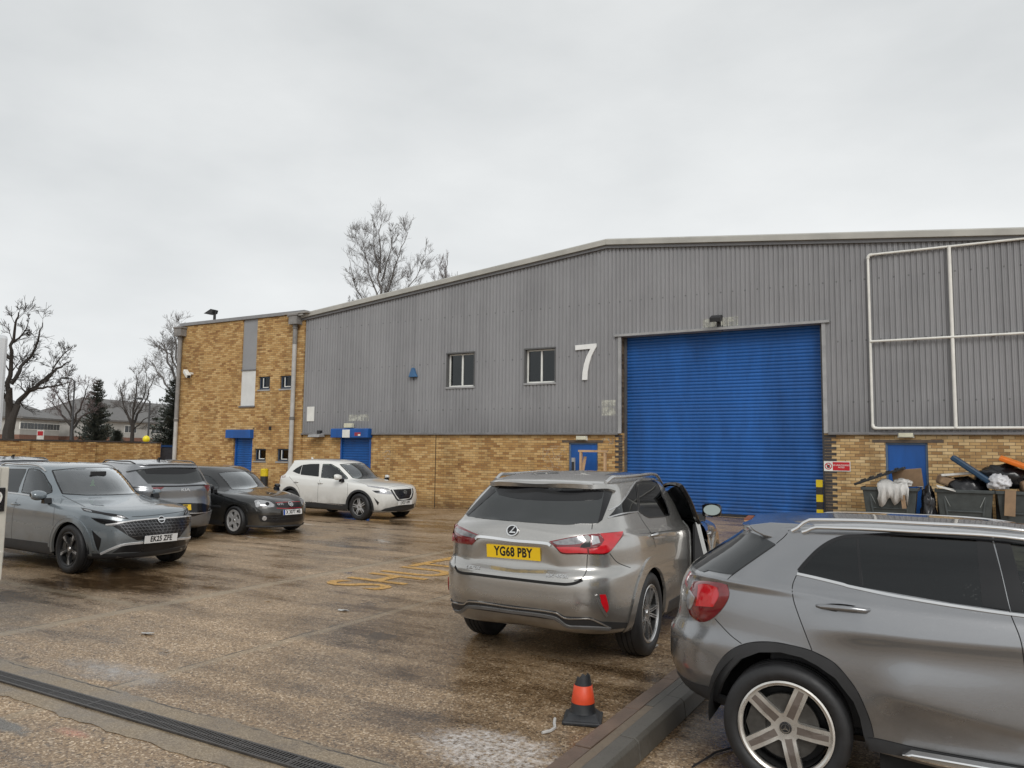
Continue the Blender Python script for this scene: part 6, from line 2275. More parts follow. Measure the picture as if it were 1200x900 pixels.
def door_handle(c, view, q, mat, L=0.19, parent=None, mirror=True):
    """a bar handle over a shallow dark cup"""
    p, n = c.cast(view, q)
    hs = []
    for s_ in ((1, -1) if mirror else (1,)):
        pp = p * np.array([1, s_, 1]); nn = n * np.array([1, s_, 1])
        o = Vector(pp)
        mb = MB()
        y = nn[1] / abs(nn[1])
        mb.tube([o + Vector((-L / 2, y * 0.002, -0.004)), o + Vector((-L / 2 + 0.02, y * 0.028, 0)), o + Vector((0, y * 0.034, 0.002)), o + Vector((L / 2 - 0.02, y * 0.028, 0)), o + Vector((L / 2, y * 0.002, 0))], [0.010, 0.014, 0.015, 0.014, 0.010], 10)
        h = mb.build('door_handle', mat, parent if s_ == 1 and parent is not None else c.root, smooth=True)
        cup = MB()
        ring = [o + Vector((L * 0.42 * math.cos(t), y * (0.0025), 0.024 * math.sin(t) - 0.004)) for t in np.linspace(0, 2 * PI, 19)[:-1]]
        cup.add(ring, [tuple(range(18))]).build('handle_cup', M_GLOSSB, h)
        hs.append(h)
    return hs


def doors(c, front, rear, mat):
    """splits the flanks into doors; outlines in (x, z)"""
    for poly in (front, rear):
        for v in ('R', 'L'):
            c.piece('door', c.select(v, poly, 0, False), mat)


def plain_front(c, xf, w, z_l, z_g, mat_l=None):
    """lamps, grille and plate of a front that the photograph does not show"""
    c.patch('headlight', 'F', [(w * .62, z_l - .05), (w * .90, z_l + .02), (w * .93, z_l + .09), (w * .60, z_l + .05)], mat_l or M_CLRL, 0.004, mirror=True, bulge=0.012)
    c.patch('grille', 'F', [(-w * .50, z_l + .02), (w * .50, z_l + .02), (w * .36, z_g), (-w * .36, z_g)], M_GLOSSB, 0.004)
    plate(c, 'F', (0, z_g + 0.02), '', .52, .111, M_PWHT, off=0.02)


def plain_rear(c, w, z_l, z_glass, z_plate):
    c.patch('rear_window', 'B', [(-w * .70, z_glass), (w * .70, z_glass), (w * .58, z_glass + .25), (-w * .58, z_glass + .25)], M_PRIV, 0.004)
    c.patch('tail_light', 'B', [(w * .52, z_l - .06), (w * .88, z_l - .05), (w * .90, z_l + .07), (w * .50, z_l + .04)], M_DKRED, 0.004, mirror=True, bulge=0.015)
    plate(c, 'B', (0, z_plate), '', .52, .111, M_PYEL, off=0.015)


def rail(c, pts, lift, r, mat, mirror=True, flat=1.0, name='roof_rail'):
    """a bar standing on the roof along plan points (x, y)"""
    q = smooth_poly(pts, False, 8, 80)
    P, N = c.casts('T', q)
    n = len(P)
    e = np.clip(np.minimum(np.arange(n), np.arange(n)[::-1]) / max(1, n * 0.12), 0, 1)
    e = e * e * (3 - 2 * e)
    for s_ in ((1, -1) if mirror else (1,)):
        T_ = P + np.array([0, 0, 1.0]) * (lift * e)[:, None] + N * 0.004
        T_[:, 1] *= s_
        MB().tube([Vector(p) for p in T_], r, 10).build(name, mat, c.root, smooth=True)
# ------------------------------------------------------------------ silver car seen from behind
A = lambda *p: px(510, 545, 6.6667, *p)
B_ = lambda *p: px(680, 545, 6.6667, *p)
C_ = lambda *p: px(510, 660, 6.6667, *p)
D_ = lambda *p: px(680, 660, 6.6667, *p)
c = lex
M_CLRD = simple('smoked clear lamp lens', (0.25, 0.25, 0.26), 0.10, 0.4, 0.3, 30, 0, 60, 0.6, 1.0)
rec = A((352, 590), (875, 628), (1015, 845), (620, 815), (245, 780))
c.recess('C', rec, 0.022, 9)
c.crease('C', B_((120, 500), (300, 486), (500, 482), (760, 478)), 0.016, 20, 10)
c.crease('C', C_((60, 60), (330, 100), (700, 150), (1030, 190)) + D_((60, 190), (200, 185), (370, 150)), 0.010, 6, 22, mirror=False)
c.begin()
qwin = B_((232, 402), (290, 330), (360, 240), (430, 145), (440, 200), (448, 360), (380, 375))
rwin = B_((437, 142), (480, 126), (575, 121), (596, 135), (640, 235), (698, 385), (640, 402), (540, 410), (505, 395), (460, 362))
fwin = [(1.50, 1.145), (1.40, 1.30), (1.31, 1.505), (1.62, 1.505), (1.95, 1.375), (2.28, 1.17), (2.30, 1.135)]
qr, rr_ = flat_r(c, qwin), flat_r(c, rwin)
for p in (qr, rr_):
    for v in ('R', 'L'):
        c.left &= ~c.select(v, p, 0.012, False)
c.left &= ~c.select('L', fwin, 0.012, False)
wsc = [(-.60, 1.24), (.60, 1.24), (.55, 1.50), (-.55, 1.50)]
c.cut('F', wsc, 0.02, False)
# right front doorway: the opening left by the swung door
fdoor = [(1.44, .40), (1.40, .72), (1.50, 1.12), (1.42, 1.28), (1.28, 1.535), (1.66, 1.545), (2.0, 1.40), (2.34, 1.17), (2.40, 1.09), (2.40, .80), (2.34, .40)]
door_piece = c.select('R', fdoor, 0, False) & (c.FC[:, 2] < 1.145)
c.left &= ~(c.select('R', fdoor, 0, False) & (c.FC[:, 2] >= 1.145))
DH = Vector((2.38, -0.915, 0))
DOOR_A = 11.5
drm = Matrix.Translation(DH) @ Matrix.Rotation(rad(DOOR_A), 4, 'Z') @ Matrix.Translation(-DH)
dob = c.piece('door', door_piece, P_SILVER)
c.piece('door', c.select('L', [(1.42, .40), (1.40, .72), (1.46, 1.12), (2.40, 1.09), (2.40, .80), (2.34, .40)], 0, False), P_SILVER)
rd = flat_r(c, B_((448, 368), (500, 455), (560, 545), (590, 640), (612, 690), (650, 800)) + D_((660, 150), (668, 300)))
rdoor = rd + [(1.435, .40), (1.39, .72), (1.47, 1.125), rr_[6], rr_[9]]
for v in ('R', 'L'):
    c.piece('door', c.select(v, rdoor, 0, False), P_SILVER)
tgl = A((240, 385), (160, 470), (160, 620), (155, 790), (190, 840), (400, 862), (700, 890), (1000, 912), (1080, 905), (1150, 880), (1180, 830), (1190, 700))
tail = tgl + B_((85, 540), (95, 455), (0, 455)) + A((500, 430))
c.piece('tailgate', c.select('C', tail, 0, False), P_SILVER)
c.piece('bumper', c.left & (c.FC[:, 0] < -0.44) & (c.FC[:, 2] < 0.80), P_SILVER)
c.piece('bonnet', c.select('T', [(2.5, -.72), (3.45, -.62), (3.45, .62), (2.5, .72)], 0, False), P_SILVER)
c.piece('body', c.left.copy(), P_SILVER)
interior(c, .32, 1.14, 1.6, 2.02, 1.18, .28, .74)
wells(c, .93); underside(c, -1.0, 3.75, .93, .24)
# glass
c.patch('side_window', 'R', qr, M_PRIV, 0.001, mirror=True, smooth=False)
c.patch('side_window', 'R', rr_, M_PRIV, 0.001, mirror=True, smooth=False)
c.patch('side_window', 'L', fwin, M_MIDG, 0.001)
c.patch('windscreen', 'F', wsc, M_MIDG, 0.001)
M_RGL = simple('dark tinted backlight', (0.030, 0.033, 0.034), 0.06, 0, 0.1, 2, 0, 60, 0.65)
bl = A((455, 150), (350, 262), (240, 385), (260, 402), (500, 430), (1000, 465)) + B_((0, 459), (130, 456), (172, 430), (215, 320), (255, 206), (190, 186), (0, 163)) + A((900, 152))
rw = c.patch('rear_window', 'C', bl, M_RGL, 0.004, corner=35)
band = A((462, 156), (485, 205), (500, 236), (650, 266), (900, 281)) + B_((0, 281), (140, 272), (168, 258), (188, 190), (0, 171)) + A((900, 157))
c.patch('top_band', 'C', band, M_GLOSSB, 0.006, 0.005, corner=35, parent=rw)  # black band paints the spoiler's shade across the top of the glass
c.patch('pillar_trim', 'C', B_((192, 188), (253, 207), (213, 320), (172, 428), (138, 450), (165, 330)), M_GLOSSB, 0.008, 0.008, corner=35)
c.patch('pillar_trim', 'C', A((452, 160), (474, 208), (258, 396), (244, 384), (350, 270)), M_GLOSSB, 0.007, 0.006, corner=35)
# rear spoiler lip over the glass
lip = A((452, 146), (520, 138), (900, 147)) + B_((0, 160), (190, 182), (258, 204))
c.ribbon('spoiler_lip', 'C', [lip], 0.055, 0.030, P_SILVER, sink=0.0)
# lamps
tl = c.patch('tail_light', 'C', A((122, 440), (160, 460), (250, 505), (345, 548), (318, 590), (288, 622), (200, 612), (113, 600), (112, 520)), M_DKRED, 0.006, bulge=0.012)
c.patch('clear_lens', 'C', A((176, 492), (250, 520), (333, 552), (305, 568), (215, 548), (176, 525)), M_CLRD, 0.020, 0.008, parent=tl)
c.patch('red_lens', 'C', A((118, 455), (152, 470), (150, 530), (150, 590), (118, 592)), M_REDL, 0.018, 0.01, parent=tl)
trp = A((892, 596), (1000, 575), (1130, 552)) + B_((80, 542), (200, 530), (330, 520), (337, 545), (295, 600), (215, 688), (150, 698), (0, 696)) + A((990, 692), (945, 650))
tr_ = c.patch('tail_light', 'C', trp, M_DKRED, 0.006, bulge=0.012)
c.patch('clear_lens', 'C', A((920, 602), (1050, 575), (1150, 556), (1176, 590), (1130, 616), (960, 622)), M_CLRD, 0.020, 0.008, parent=tr_)
c.patch('dark_lens', 'C', A((1152, 560), (1185, 552)) + B_((60, 556), (78, 570), (76, 640), (0, 648)) + A((1140, 626), (1182, 594)), M_GLOSSB, 0.021, 0.008, parent=tr_, smooth=False)
c.patch('white_lens', 'C', B_((86, 556), (134, 562), (150, 610), (88, 626)), M_CLRL, 0.021, 0.008, parent=tr_)
c.patch('red_lens', 'C', B_((150, 540), (322, 526), (282, 598), (208, 680), (70, 688), (64, 655), (140, 640), (182, 590)), M_REDL, 0.0215, 0.008, parent=tr_)
c.patch('red_lens', 'C', A((950, 640), (1110, 641)) + B_((50, 655), (55, 686)) + A((1120, 684), (995, 680)), M_REDL, 0.0205, 0.008, parent=tr_)
c.patch('reflector', 'C', D_((150, 246), (196, 244), (210, 295), (220, 352), (204, 386), (168, 320)), M_REDL, 0.006)
c.ribbon('reflector_trim', 'C', [D_((124, 248), (160, 340), (206, 412))], 0.025, 0.012, M_ALU)
c.patch('reflector', 'C', C_((57, 108), (76, 110), (74, 160), (66, 205), (57, 220)), M_REDL, 0.006)
# brightwork, plate, badges
c.ribbon('chrome_bar', 'C', [A((322, 578), (345, 560), (600, 588), (880, 613), (905, 628))], 0.032, 0.022, M_CHROME, corner=80)
pc = A((613, 680))[0]
plate(c, 'C', pc, 'YG68 PBY', .535, .115, M_PYEL, off=0.012)
m_ = c.frame_at('C', A((607, 513))[0], off=0.006)
lg = lathe_ring(m_ @ Matrix.Diagonal((1.18, 1, 1, 1)), 0.041, 0.050, 0.010).build('badge', M_CHROME, c.root, smooth=40)
MB().prism([(0.045 * math.cos(t) * 1.18, 0.045 * math.sin(t)) for t in np.linspace(0, 2 * PI, 25)[:-1]], 'z', 0.0, 0.003, m=m_).build('badge_field', M_GLOSSB, lg)
MB().prism([(0.020, 0.040), (-0.005, 0.005), (-0.030, -0.022), (0.034, -0.022), (0.034, -0.010), (-0.006, -0.010), (0.012, 0.012), (0.032, 0.040)], 'z', 0.0032, 0.010, m=m_).build('badge_letter', M_CHROME, lg)
text_mesh('badge_lettering', 'LEXUS', 0.042, M_ALU, c.root, c.frame_at('C', A((296, 801))[0], off=0.004), 0.002, 1.25, 1.1, 0.001)
text_mesh('badge_lettering', 'RX 450h', 0.044, M_ALU, c.root, c.frame_at('C', A((950, 868))[0], off=0.004), 0.002, 1.15, 1.1, 0.001)
# gaps
c.ribbon('shut_lines', 'C', [A((161, 622), (157, 700), (155, 790)), A((1190, 700), (1186, 760), (1180, 830), (1150, 880), (1085, 905)), B_((230, 690), (290, 760), (392, 802)),
                             B_((85, 540), (96, 458)), B_((448, 368), (500, 455), (560, 545), (590, 640))], 0.008, 0.0012, M_GAP)
c.ribbon('tailgate_gap', 'C', [C_((155, 25), (185, 68), (300, 85), (600, 122), (1000, 165), (1085, 158), (1150, 130))], 0.030, 0.003, M_GAP)
c.ribbon('window_trim', 'C', [B_((222, 355), (300, 312), (370, 225), (430, 132), (475, 113), (580, 107)), B_((215, 412), (330, 380), (448, 365))], 0.016, 0.006, M_ALU)
c.ribbon('window_seal', 'R', [qr, rr_], 0.022, 0.004, M_GLOSSB, mirror=True, closed=True, smooth=False)
rail(c, [(-.30, .585), (.1, .62), (.8, .625), (1.50, .585)], .045, .017, M_ALU)
# lower valance
val = C_((72, 302), (92, 286), (225, 310), (262, 286), (600, 330), (940, 376), (1010, 416), (1100, 421)) + D_((0, 422), (80, 425), (160, 455), (380, 465), (388, 500), (240, 515), (0, 508)) + C_((1030, 500), (930, 440), (600, 396), (262, 350), (200, 392), (70, 352))
va = c.patch('valance', 'C', val, M_CLAD, 0.006, 0.03, smooth=False)
c.ribbon('valance_trim', 'C', [C_((80, 296), (100, 294), (225, 318), (262, 294), (600, 340), (940, 384), (1010, 424), (1110, 430)) + D_((80, 432), (150, 462), (235, 505))], 0.014, 0.012, M_ALU, corner=80, parent=va)
c.ribbon('valance_trim', 'C', [C_((72, 340), (200, 376), (262, 336), (600, 374), (930, 422), (1030, 486), (1120, 495)) + D_((100, 500), (230, 508))], 0.036, 0.016, simple('grey skid plate', (0.16, 0.16, 0.16), 0.4, 0.3), corner=80, parent=va)
# arches, sills
for (wx, R_, ro) in c.wheels:
    c.patch('arch_trim', 'R', arch_poly(wx, R_, ro - .012, ro + .085, -8, 188), P_SILVER, 0.014, 0.03, smooth=False, mirror=True)
c.patch('sill_trim', 'R', [(.47, .275), (2.31, .275), (2.31, .40), (.47, .40)], M_CLAD, 0.010, 0.03, smooth=False, mirror=True)
door_handle(c, 'C', B_((575, 540))[0], M_ALU, 0.2, mirror=True)
c.ribbon('pillar_edge', 'R', [[(1.445, .38), (1.40, .72), (1.50, 1.125)]], 0.075, 0.004, P_SILVER)
# the open driver's door: skin, edge, trim panel, window frame, glass and mirror turn on the hinge
tr2 = MB()
ip = [(1.47, .43), (1.44, .72), (1.53, 1.10), (2.36, 1.08), (2.36, .80), (2.31, .43)]
tr2.prism(ip, 'y', -0.80, -0.765)
tp = tr2.build('trim_panel', M_INT, dob, bevel=0.015)
MB().prism([(1.55, .78), (2.25, .80), (2.25, .87), (1.55, .86)], 'y', -0.765, -0.70).build('armrest', simple('grey armrest', (0.16, 0.155, 0.15), 0.6), dob, bevel=0.02)
op = fdoor[:3] + [(2.40, 1.09), (2.40, .80), (2.34, .40)]
for nm, y0, y1, m__ in (('door_edge', None, 0.045, P_SILVER), ('door_shut_face', 0.045, None, M_INT)):
    mb = MB()
    for a, b in zip(op, op[1:] + op[:1]):
        pa, _n = c.cast('R', a); pb, _n = c.cast('R', b)
        ya0 = pa[1] + 0.001 + (y0 or 0); yb0 = pb[1] + 0.001 + (y0 or 0)
        ya1 = pa[1] + y1 if y1 else -0.79; yb1 = pb[1] + y1 if y1 else -0.79
        mb.add([(a[0], ya0, a[1]), (b[0], yb0, b[1]), (b[0] * 0.99 + 0.018, yb1, b[1]), (a[0] * 0.99 + 0.018, ya1, a[1])], [(0, 1, 2, 3)])
    mb.build(nm, m__, dob)
frm = [(1.50, 1.12), (1.42, 1.29), (1.30, 1.525), (1.64, 1.53), (1.98, 1.39), (2.33, 1.15)]
fp = []
for q in smooth_poly(frm, False, 5, 40):
    p, n = c.cast('R', q); fp.append(Vector(p + n * -0.005))
MB().tube(fp, 0.026, 6).build('window_frame', M_GLOSSB, dob)
c.patch('door_window', 'R', fwin, M_MIDG, -0.004, 0.008, parent=dob)
wp = np.array(c.casts('R', [(1.45, .43), (2.34, .43), (2.38, 1.0), (1.45, 1.0)])[0])
dm = door_mirror(c, (2.18, -.80, 1.10), M_GLOSSB, True, .98)
dm.parent = dob
door_handle(c, 'R', (1.60, 1.0), M_ALU, 0.2, parent=dob, mirror=False)
dob.matrix_local = drm
door_mirror(c, (2.20, .88, 1.10), P_SILVER, True, 1.1, side=1)
plain_front(c, 3.8, .93, .84, .50)
hl = []
for k in range(10):
    a = 36 * k + (6 if k % 2 else -6)
    b = 36 * (k + 1) + (6 if (k + 1) % 2 else -6)
    hl.append([polar(.236, t) for t in np.linspace(a + 4, b - 4, 5)] + [polar(.075, b - 11), polar(.075, a + 11)])
for s_ in (-1, 1):
    for wx, R_, ro in c.wheels:
        wheel(c, wx, s_, R_, .262, .235, hl, M_ALU, M_ALU, rot=12, yw=.925, dark=M_DKALU, dark_polys=[bar(36 * k + (6 if k % 2 else -6), .005, .006, .08, .23) for k in range(10)], dish=.03)
# ------------------------------------------------------------------ dark grey car nearest the camera
P_ = lambda *p: px(780, 585, 5.624, *p)
Q_ = lambda *p: px(990, 585, 5.624, *p)
R1 = lambda *p: px(780, 740, 5.624, *p)
S_ = lambda *p: px(990, 740, 5.624, *p)
c = gla
c.crease('C', S_((-250, -10), (60, 12), (600, 62), (1181, 112), (1900, 160)), 0.034, 60, 13, fade=0.16)
c.crease('C', S_((150, 350), (330, 418), (700, 525), (1181, 662), (1700, 800)), 0.030, 36, 16, fade=0.16)
c.recess('B', [(-.36, .72), (.36, .72), (.36, .93), (-.36, .93)], 0.06, 0.05)
c.crease('C', R1((60, 60), (160, 90), (300, 150)), 0.012, 22, 14, fade=0.3)
c.begin()
win = P_((872, 480), (905, 440), (1000, 345), (1090, 285), (1181, 254)) + Q_((0, 262), (100, 250), (250, 238), (400, 236), (700, 248), (966, 262), (1025, 485), (1086, 738), (700, 682), (400, 630), (100, 577), (0, 556)) + P_((1181, 551), (1000, 508))
wr = flat_r(c, win)
tA, tB = flat_r(c, Q_((980, 264), (1098, 742)))
fw = [tA, (tA[0] + .25, tA[1] - .015), (1.72, 1.335), (1.98, 1.22), (2.20, 1.085), (2.20, 1.055), (1.7, tB[1] - .008), tB]
for p in (wr, fw):
    for v in ('R', 'L'):
        c.left &= ~c.select(v, p, 0.012, False)
wsc = [(-.62, 1.10), (.62, 1.10), (.55, 1.355), (-.55, 1.355)]
c.cut('F', wsc, 0.02, False)
rdl = flat_r(c, P_((862, 500), (838, 560), (835, 610), (850, 690), (925, 895)) + R1((965, 125), (1100, 200)) + S_((0, 285), (80, 390), (140, 520), (190, 695)))
bp = flat_r(c, Q_((966, 262), (1025, 480), (1090, 748), (1150, 900)) + S_((1170, 110), (1185, 300)))
bx = bp[-1][0]
rdoor = rdl + [(bx, rdl[-1][1] - .02)] + bp[::-1]
fdoor = bp + [(bx, .40), (2.25, .40), (2.30, .80), (2.24, 1.03), (1.75, 1.37), (1.3, 1.41)]
for v in ('R', 'L'):
    c.piece('door', c.select(v, rdoor, 0, False), P_GREY)
    c.piece('door', c.select(v, fdoor, 0, False), P_GREY)
c.piece('tailgate', c.left & (c.FN[:, 0] < -0.45) & (c.FC[:, 2] > .62) & (np.abs(c.FC[:, 1]) < .60), P_GREY)
c.piece('bumper', c.left & (c.FC[:, 0] < -0.40) & (c.FC[:, 2] < 0.78), P_GREY)
c.piece('bonnet', c.select('T', [(2.45, -.70), (3.3, -.6), (3.3, .6), (2.45, .70)], 0, False), P_GREY)
c.piece('body', c.left.copy(), P_GREY)
interior(c, .30, 1.02, 1.4, 1.80, 1.10, .25, .70)
wells(c, .89); underside(c, -.8, 3.5, .89, .20)
M_SIDEG = glassy('rain beaded privacy glass', (0.03, 0.034, 0.035), 1.2, 0.14)
sw = c.patch('side_window', 'R', wr, M_SIDEG, 0.0045, step=0.03, mirror=True, smooth=False)
c.patch('side_window', 'R', fw, glassy('rain beaded door glass', (0.34, 0.40, 0.38), 1.2, 0.14), 0.0045, step=0.03, mirror=True, smooth=False)
c.ribbon('window_seal', 'C', [P_((880, 474), (915, 430), (1005, 338), (1095, 278), (1181, 250)) + Q_((100, 246), (250, 236), (400, 234), (700, 246), (966, 262), (1181, 292), (1400, 350))], 0.032, 0.005, M_GLOSSB, mirror=True)
c.ribbon('window_divider', 'C', [Q_((85, 262), (95, 400), (112, 575))], 0.020, 0.0065, M_GLOSSB, mirror=True)
c.patch('pillar_cover', 'R', flat_r(c, Q_((862, 256), (965, 264), (1085, 735), (905, 708), (885, 480))), M_GLOSSB, 0.0065, 0.006, step=0.03, mirror=True, smooth=False)
c.patch('pillar_cover', 'R', flat_r(c, Q_((982, 266), (1085, 278), (1140, 480), (1200, 752), (1098, 740))), M_GLOSSB, 0.0065, 0.006, step=0.03, mirror=True, smooth=False)
c.patch('windscreen', 'F', wsc, M_MIDG, 0.001)
chl = P_((868, 493), (1000, 522), (1181, 566)) + Q_((0, 570), (300, 634), (600, 688), (900, 734), (1090, 760), (1400, 800), (1800, 850))
c.ribbon('chrome_strip', 'C', [chl], 0.020, 0.007, M_CHROME, mirror=True)
c.ribbon('shut_lines', 'C', [P_((862, 502), (838, 560), (835, 610), (850, 690), (925, 895)) + R1((965, 125)), Q_((966, 262), (1025, 480), (1090, 748), (1150, 900)) + S_((1170, 110), (1190, 300), (1195, 700)),
                             P_((325, 788), (430, 898)) + R1((500, 80)), P_((402, 555), (408, 530), (440, 500), (725, 300)), P_((730, 292), (800, 228), (836, 148)), S_((130, 696), (200, 703), (500, 772), (1000, 860), (1400, 930))], 0.0065, 0.001, M_GAP, mirror=True)
# roof rails: two bright lines with a dark channel
for s_, l1, l2 in ((-1, .062, .030), (1, .024, .008)):
    rail(c, [(.02, s_ * .585), (.3, s_ * .60), (.9, s_ * .605), (1.75, s_ * .56)], l1, .012, M_CHROME, mirror=False)
    rail(c, [(.08, s_ * .600), (.3, s_ * .615), (.9, s_ * .620), (1.75, s_ * .58)], l2, .012, M_CHROME, mirror=False, name='rail_base')
# rear glass, spoiler
M_RGL2 = simple('dark tinted hatch glass', (0.028, 0.031, 0.033), 0.06, 0, 0.1, 2, 0, 60, 0.65)
c.patch('rear_window', 'B', [(-.58, 1.13), (.66, 1.13), (.62, 1.20), (.55, 1.36), (-.52, 1.36), (-.56, 1.20)], M_RGL2, 0.004)
c.patch('rear_window_side', 'C', P_((560, 216), (640, 252), (724, 297), (580, 395), (440, 496), (345, 482), (262, 464), (300, 400), (440, 300)), M_RGL2, 0.005, corner=40)
# spoiler: the photograph's side outline met with the flank plane, carried across the roof
loc_eye, loc_R = c.eye, c.rotinv


def on_plane(c, q, y):
    d = c.rotinv @ pray(q)
    t = (y - c.eye[1]) / d[1]
    p = c.eye + d * t
    return (p[0], p[2])


spn = [on_plane(c, q, -.60) for q in P_((536, 178), (680, 160), (838, 146), (802, 230), (728, 293), (640, 246), (575, 216))]
mb = MB()
ys = [-.60, -.585, -.40, 0, .40, .585, .60]
vs, fs = [], []
n = len(spn)
for y in ys:
    zlo = min(q[1] for q in spn)
    for i, (x, z) in enumerate(spn):
        dx = -0.05 * (1 - (abs(y) / .6) ** 2)
        fr_ = 1.0 if i in (0, 6) else 0.35 if i == 1 else 0.0
        vs.append((x + dx * fr_ + (0.12 if i in (2, 3, 4) else 0.0), y - np.sign(y) * 0.55 * (z - zlo), z + 0.030 * fr_ * (1 - (abs(y) / .6) ** 2) - (0.02 if i == 2 else 0.0)))
for j in range(len(ys) - 1):
    for i in range(n):
        fs.append((j * n + i, j * n + (i + 1) % n, (j + 1) * n + (i + 1) % n, (j + 1) * n + i))
fs += [tuple(range(n)), tuple(range((len(ys) - 1) * n, len(ys) * n))]
mb.add(vs, fs).build('spoiler', P_GREY, c.root, bevel=0.012, smooth=30)
# lamps
tl = c.patch('tail_light', 'C', P_((190, 541), (250, 538), (350, 549), (404, 563), (420, 620), (402, 680), (350, 750), (285, 800), (225, 808), (172, 772), (144, 700), (156, 610)), M_DKRED, 0.004, 0.012, bulge=0.030, br=0.07, mirror=True)
c.patch('red_lens', 'C', P_((246, 572), (300, 556), (362, 582), (372, 640), (335, 712), (228, 706), (240, 640)), M_REDL, 0.038, 0.008, parent=tl[0])
c.patch('clear_lens', 'C', P_((186, 604), (222, 650), (204, 708), (186, 728), (172, 684)), M_CLRL, 0.037, 0.010, parent=tl[0])
# black arch, bumper foot, sill and bright step
arch = R1((282, 440), (310, 292), (370, 182), (450, 112), (560, 74), (700, 70), (840, 95), (960, 128), (1100, 200), (1181, 282)) + S_((80, 392), (140, 520), (175, 620), (190, 694), (128, 694), (100, 560), (60, 460), (0, 385)) + R1((1120, 305), (1000, 222), (900, 170), (760, 136), (620, 136), (500, 180), (420, 262), (370, 350), (335, 450), (322, 590), (285, 560))
ar = [(x, max(z, .385 if x < 0 else .235)) for x, z in flat_r(c, arch)]
c.patch('arch_trim', 'R', ar, M_CLAD, 0.012, 0.035, mirror=True, smooth=False)
c.patch('arch_trim', 'R', arch_poly(2.699, .347, .395, .455, -5, 185), M_CLAD, 0.012, 0.035, mirror=True, smooth=False)
c.ribbon('arch_gap', 'C', [R1((282, 440), (310, 292), (370, 182), (450, 112), (560, 74), (700, 70), (840, 95), (960, 128), (1100, 200), (1181, 282)) + S_((80, 392), (140, 520), (175, 620), (190, 694))], 0.008, 0.002, M_GAP, mirror=True)
c.patch('bumper_foot', 'B', [(-.80, .31), (.80, .31), (.84, .42), (-.84, .42)], M_CLAD, 0.008, 0.03, smooth=False)
c.patch('bumper_foot', 'R', [(-.435, .375), (-.455, .46), (-.60, .44), (-.74, .43), (-.73, .36), (-.55, .355)], M_CLAD, 0.008, 0.03, smooth=False, mirror=True)
sl = flat_r(c, S_((132, 698), (200, 706), (500, 776), (1000, 864)))
c.patch('sill_trim', 'R', sl + [(1.6, sl[-1][1]), (2.29, sl[-1][1] + .0), (2.29, .235), (.42, .235)], M_CLAD, 0.010, 0.035, mirror=True, smooth=False)
for s_ in (-1, 1):
    MB().prism([(.58, .335), (.63, .352), (2.15, .345), (2.15, .312), (.75, .312), (.64, .322)], 'y', s_ * .90, s_ * .972).build('side_step', M_CHROME, c.root, bevel=0.010)
h_ = door_handle(c, 'C', P_((1170, 714))[0], P_GREY, 0.27)
door_handle(c, 'R', (1.36, .98), P_GREY, 0.27)
door_mirror(c, (2.10, -.86, 1.04), P_GREY, True, 1.1); door_mirror(c, (2.10, .86, 1.04), P_GREY, True, 1.1, side=1)
plate(c, 'B', (0, .82), 'LK15 OVM', .52, .111, M_PYEL, off=0.006)
plain_front(c, 3.5, .88, .74, .48)
hs = wedge_holes(5, 67, .039, .080, .234)
m_hub = simple('hub cap black', (0.02, 0.02, 0.022), 0.3)
M_SPOKE = simple('brake dusted silver spoke', (0.66, 0.64, 0.60), 0.30, 0.8, 0.14, 12)
M_INLAY = simple('dusty graphite inlay', (0.20, 0.17, 0.15), 0.4, 0.6, 0.15)
for s_ in (-1, 1):
    for wx, R_, ro in c.wheels:
        wo, wm = wheel(c, wx, s_, R_, .254, .235, hs, M_SPOKE, M_SPOKE, rot=0, yw=.895, dark=M_INLAY, dark_polys=[bar(67 + 72 * k, .020, .016, .060, .228) for k in range(5)], hub=m_hub, dish=.018)
        # three pointed star in a ring on the cap
        mb = MB()
        for k in range(3):
            a = 90 + 120 * k
            tip = polar(.022, a); l_, r_ = polar(.0045, a + 60), polar(.0045, a - 60)
            mb.prism([l_, r_, tip], 'y', 0.0075, 0.0125, m=wm)
        for k in range(24):
            t0, t1 = 15 * k, 15 * k + 15
            mb.add([wm @ Vector((*[polar(q, t)[0]], 0.0095, polar(q, t)[1])) for q, t in ((.022, t0), (.025, t0), (.025, t1), (.022, t1))], [(0, 1, 2, 3)])
        mb.build('hub_star', M_CHROME, wo)
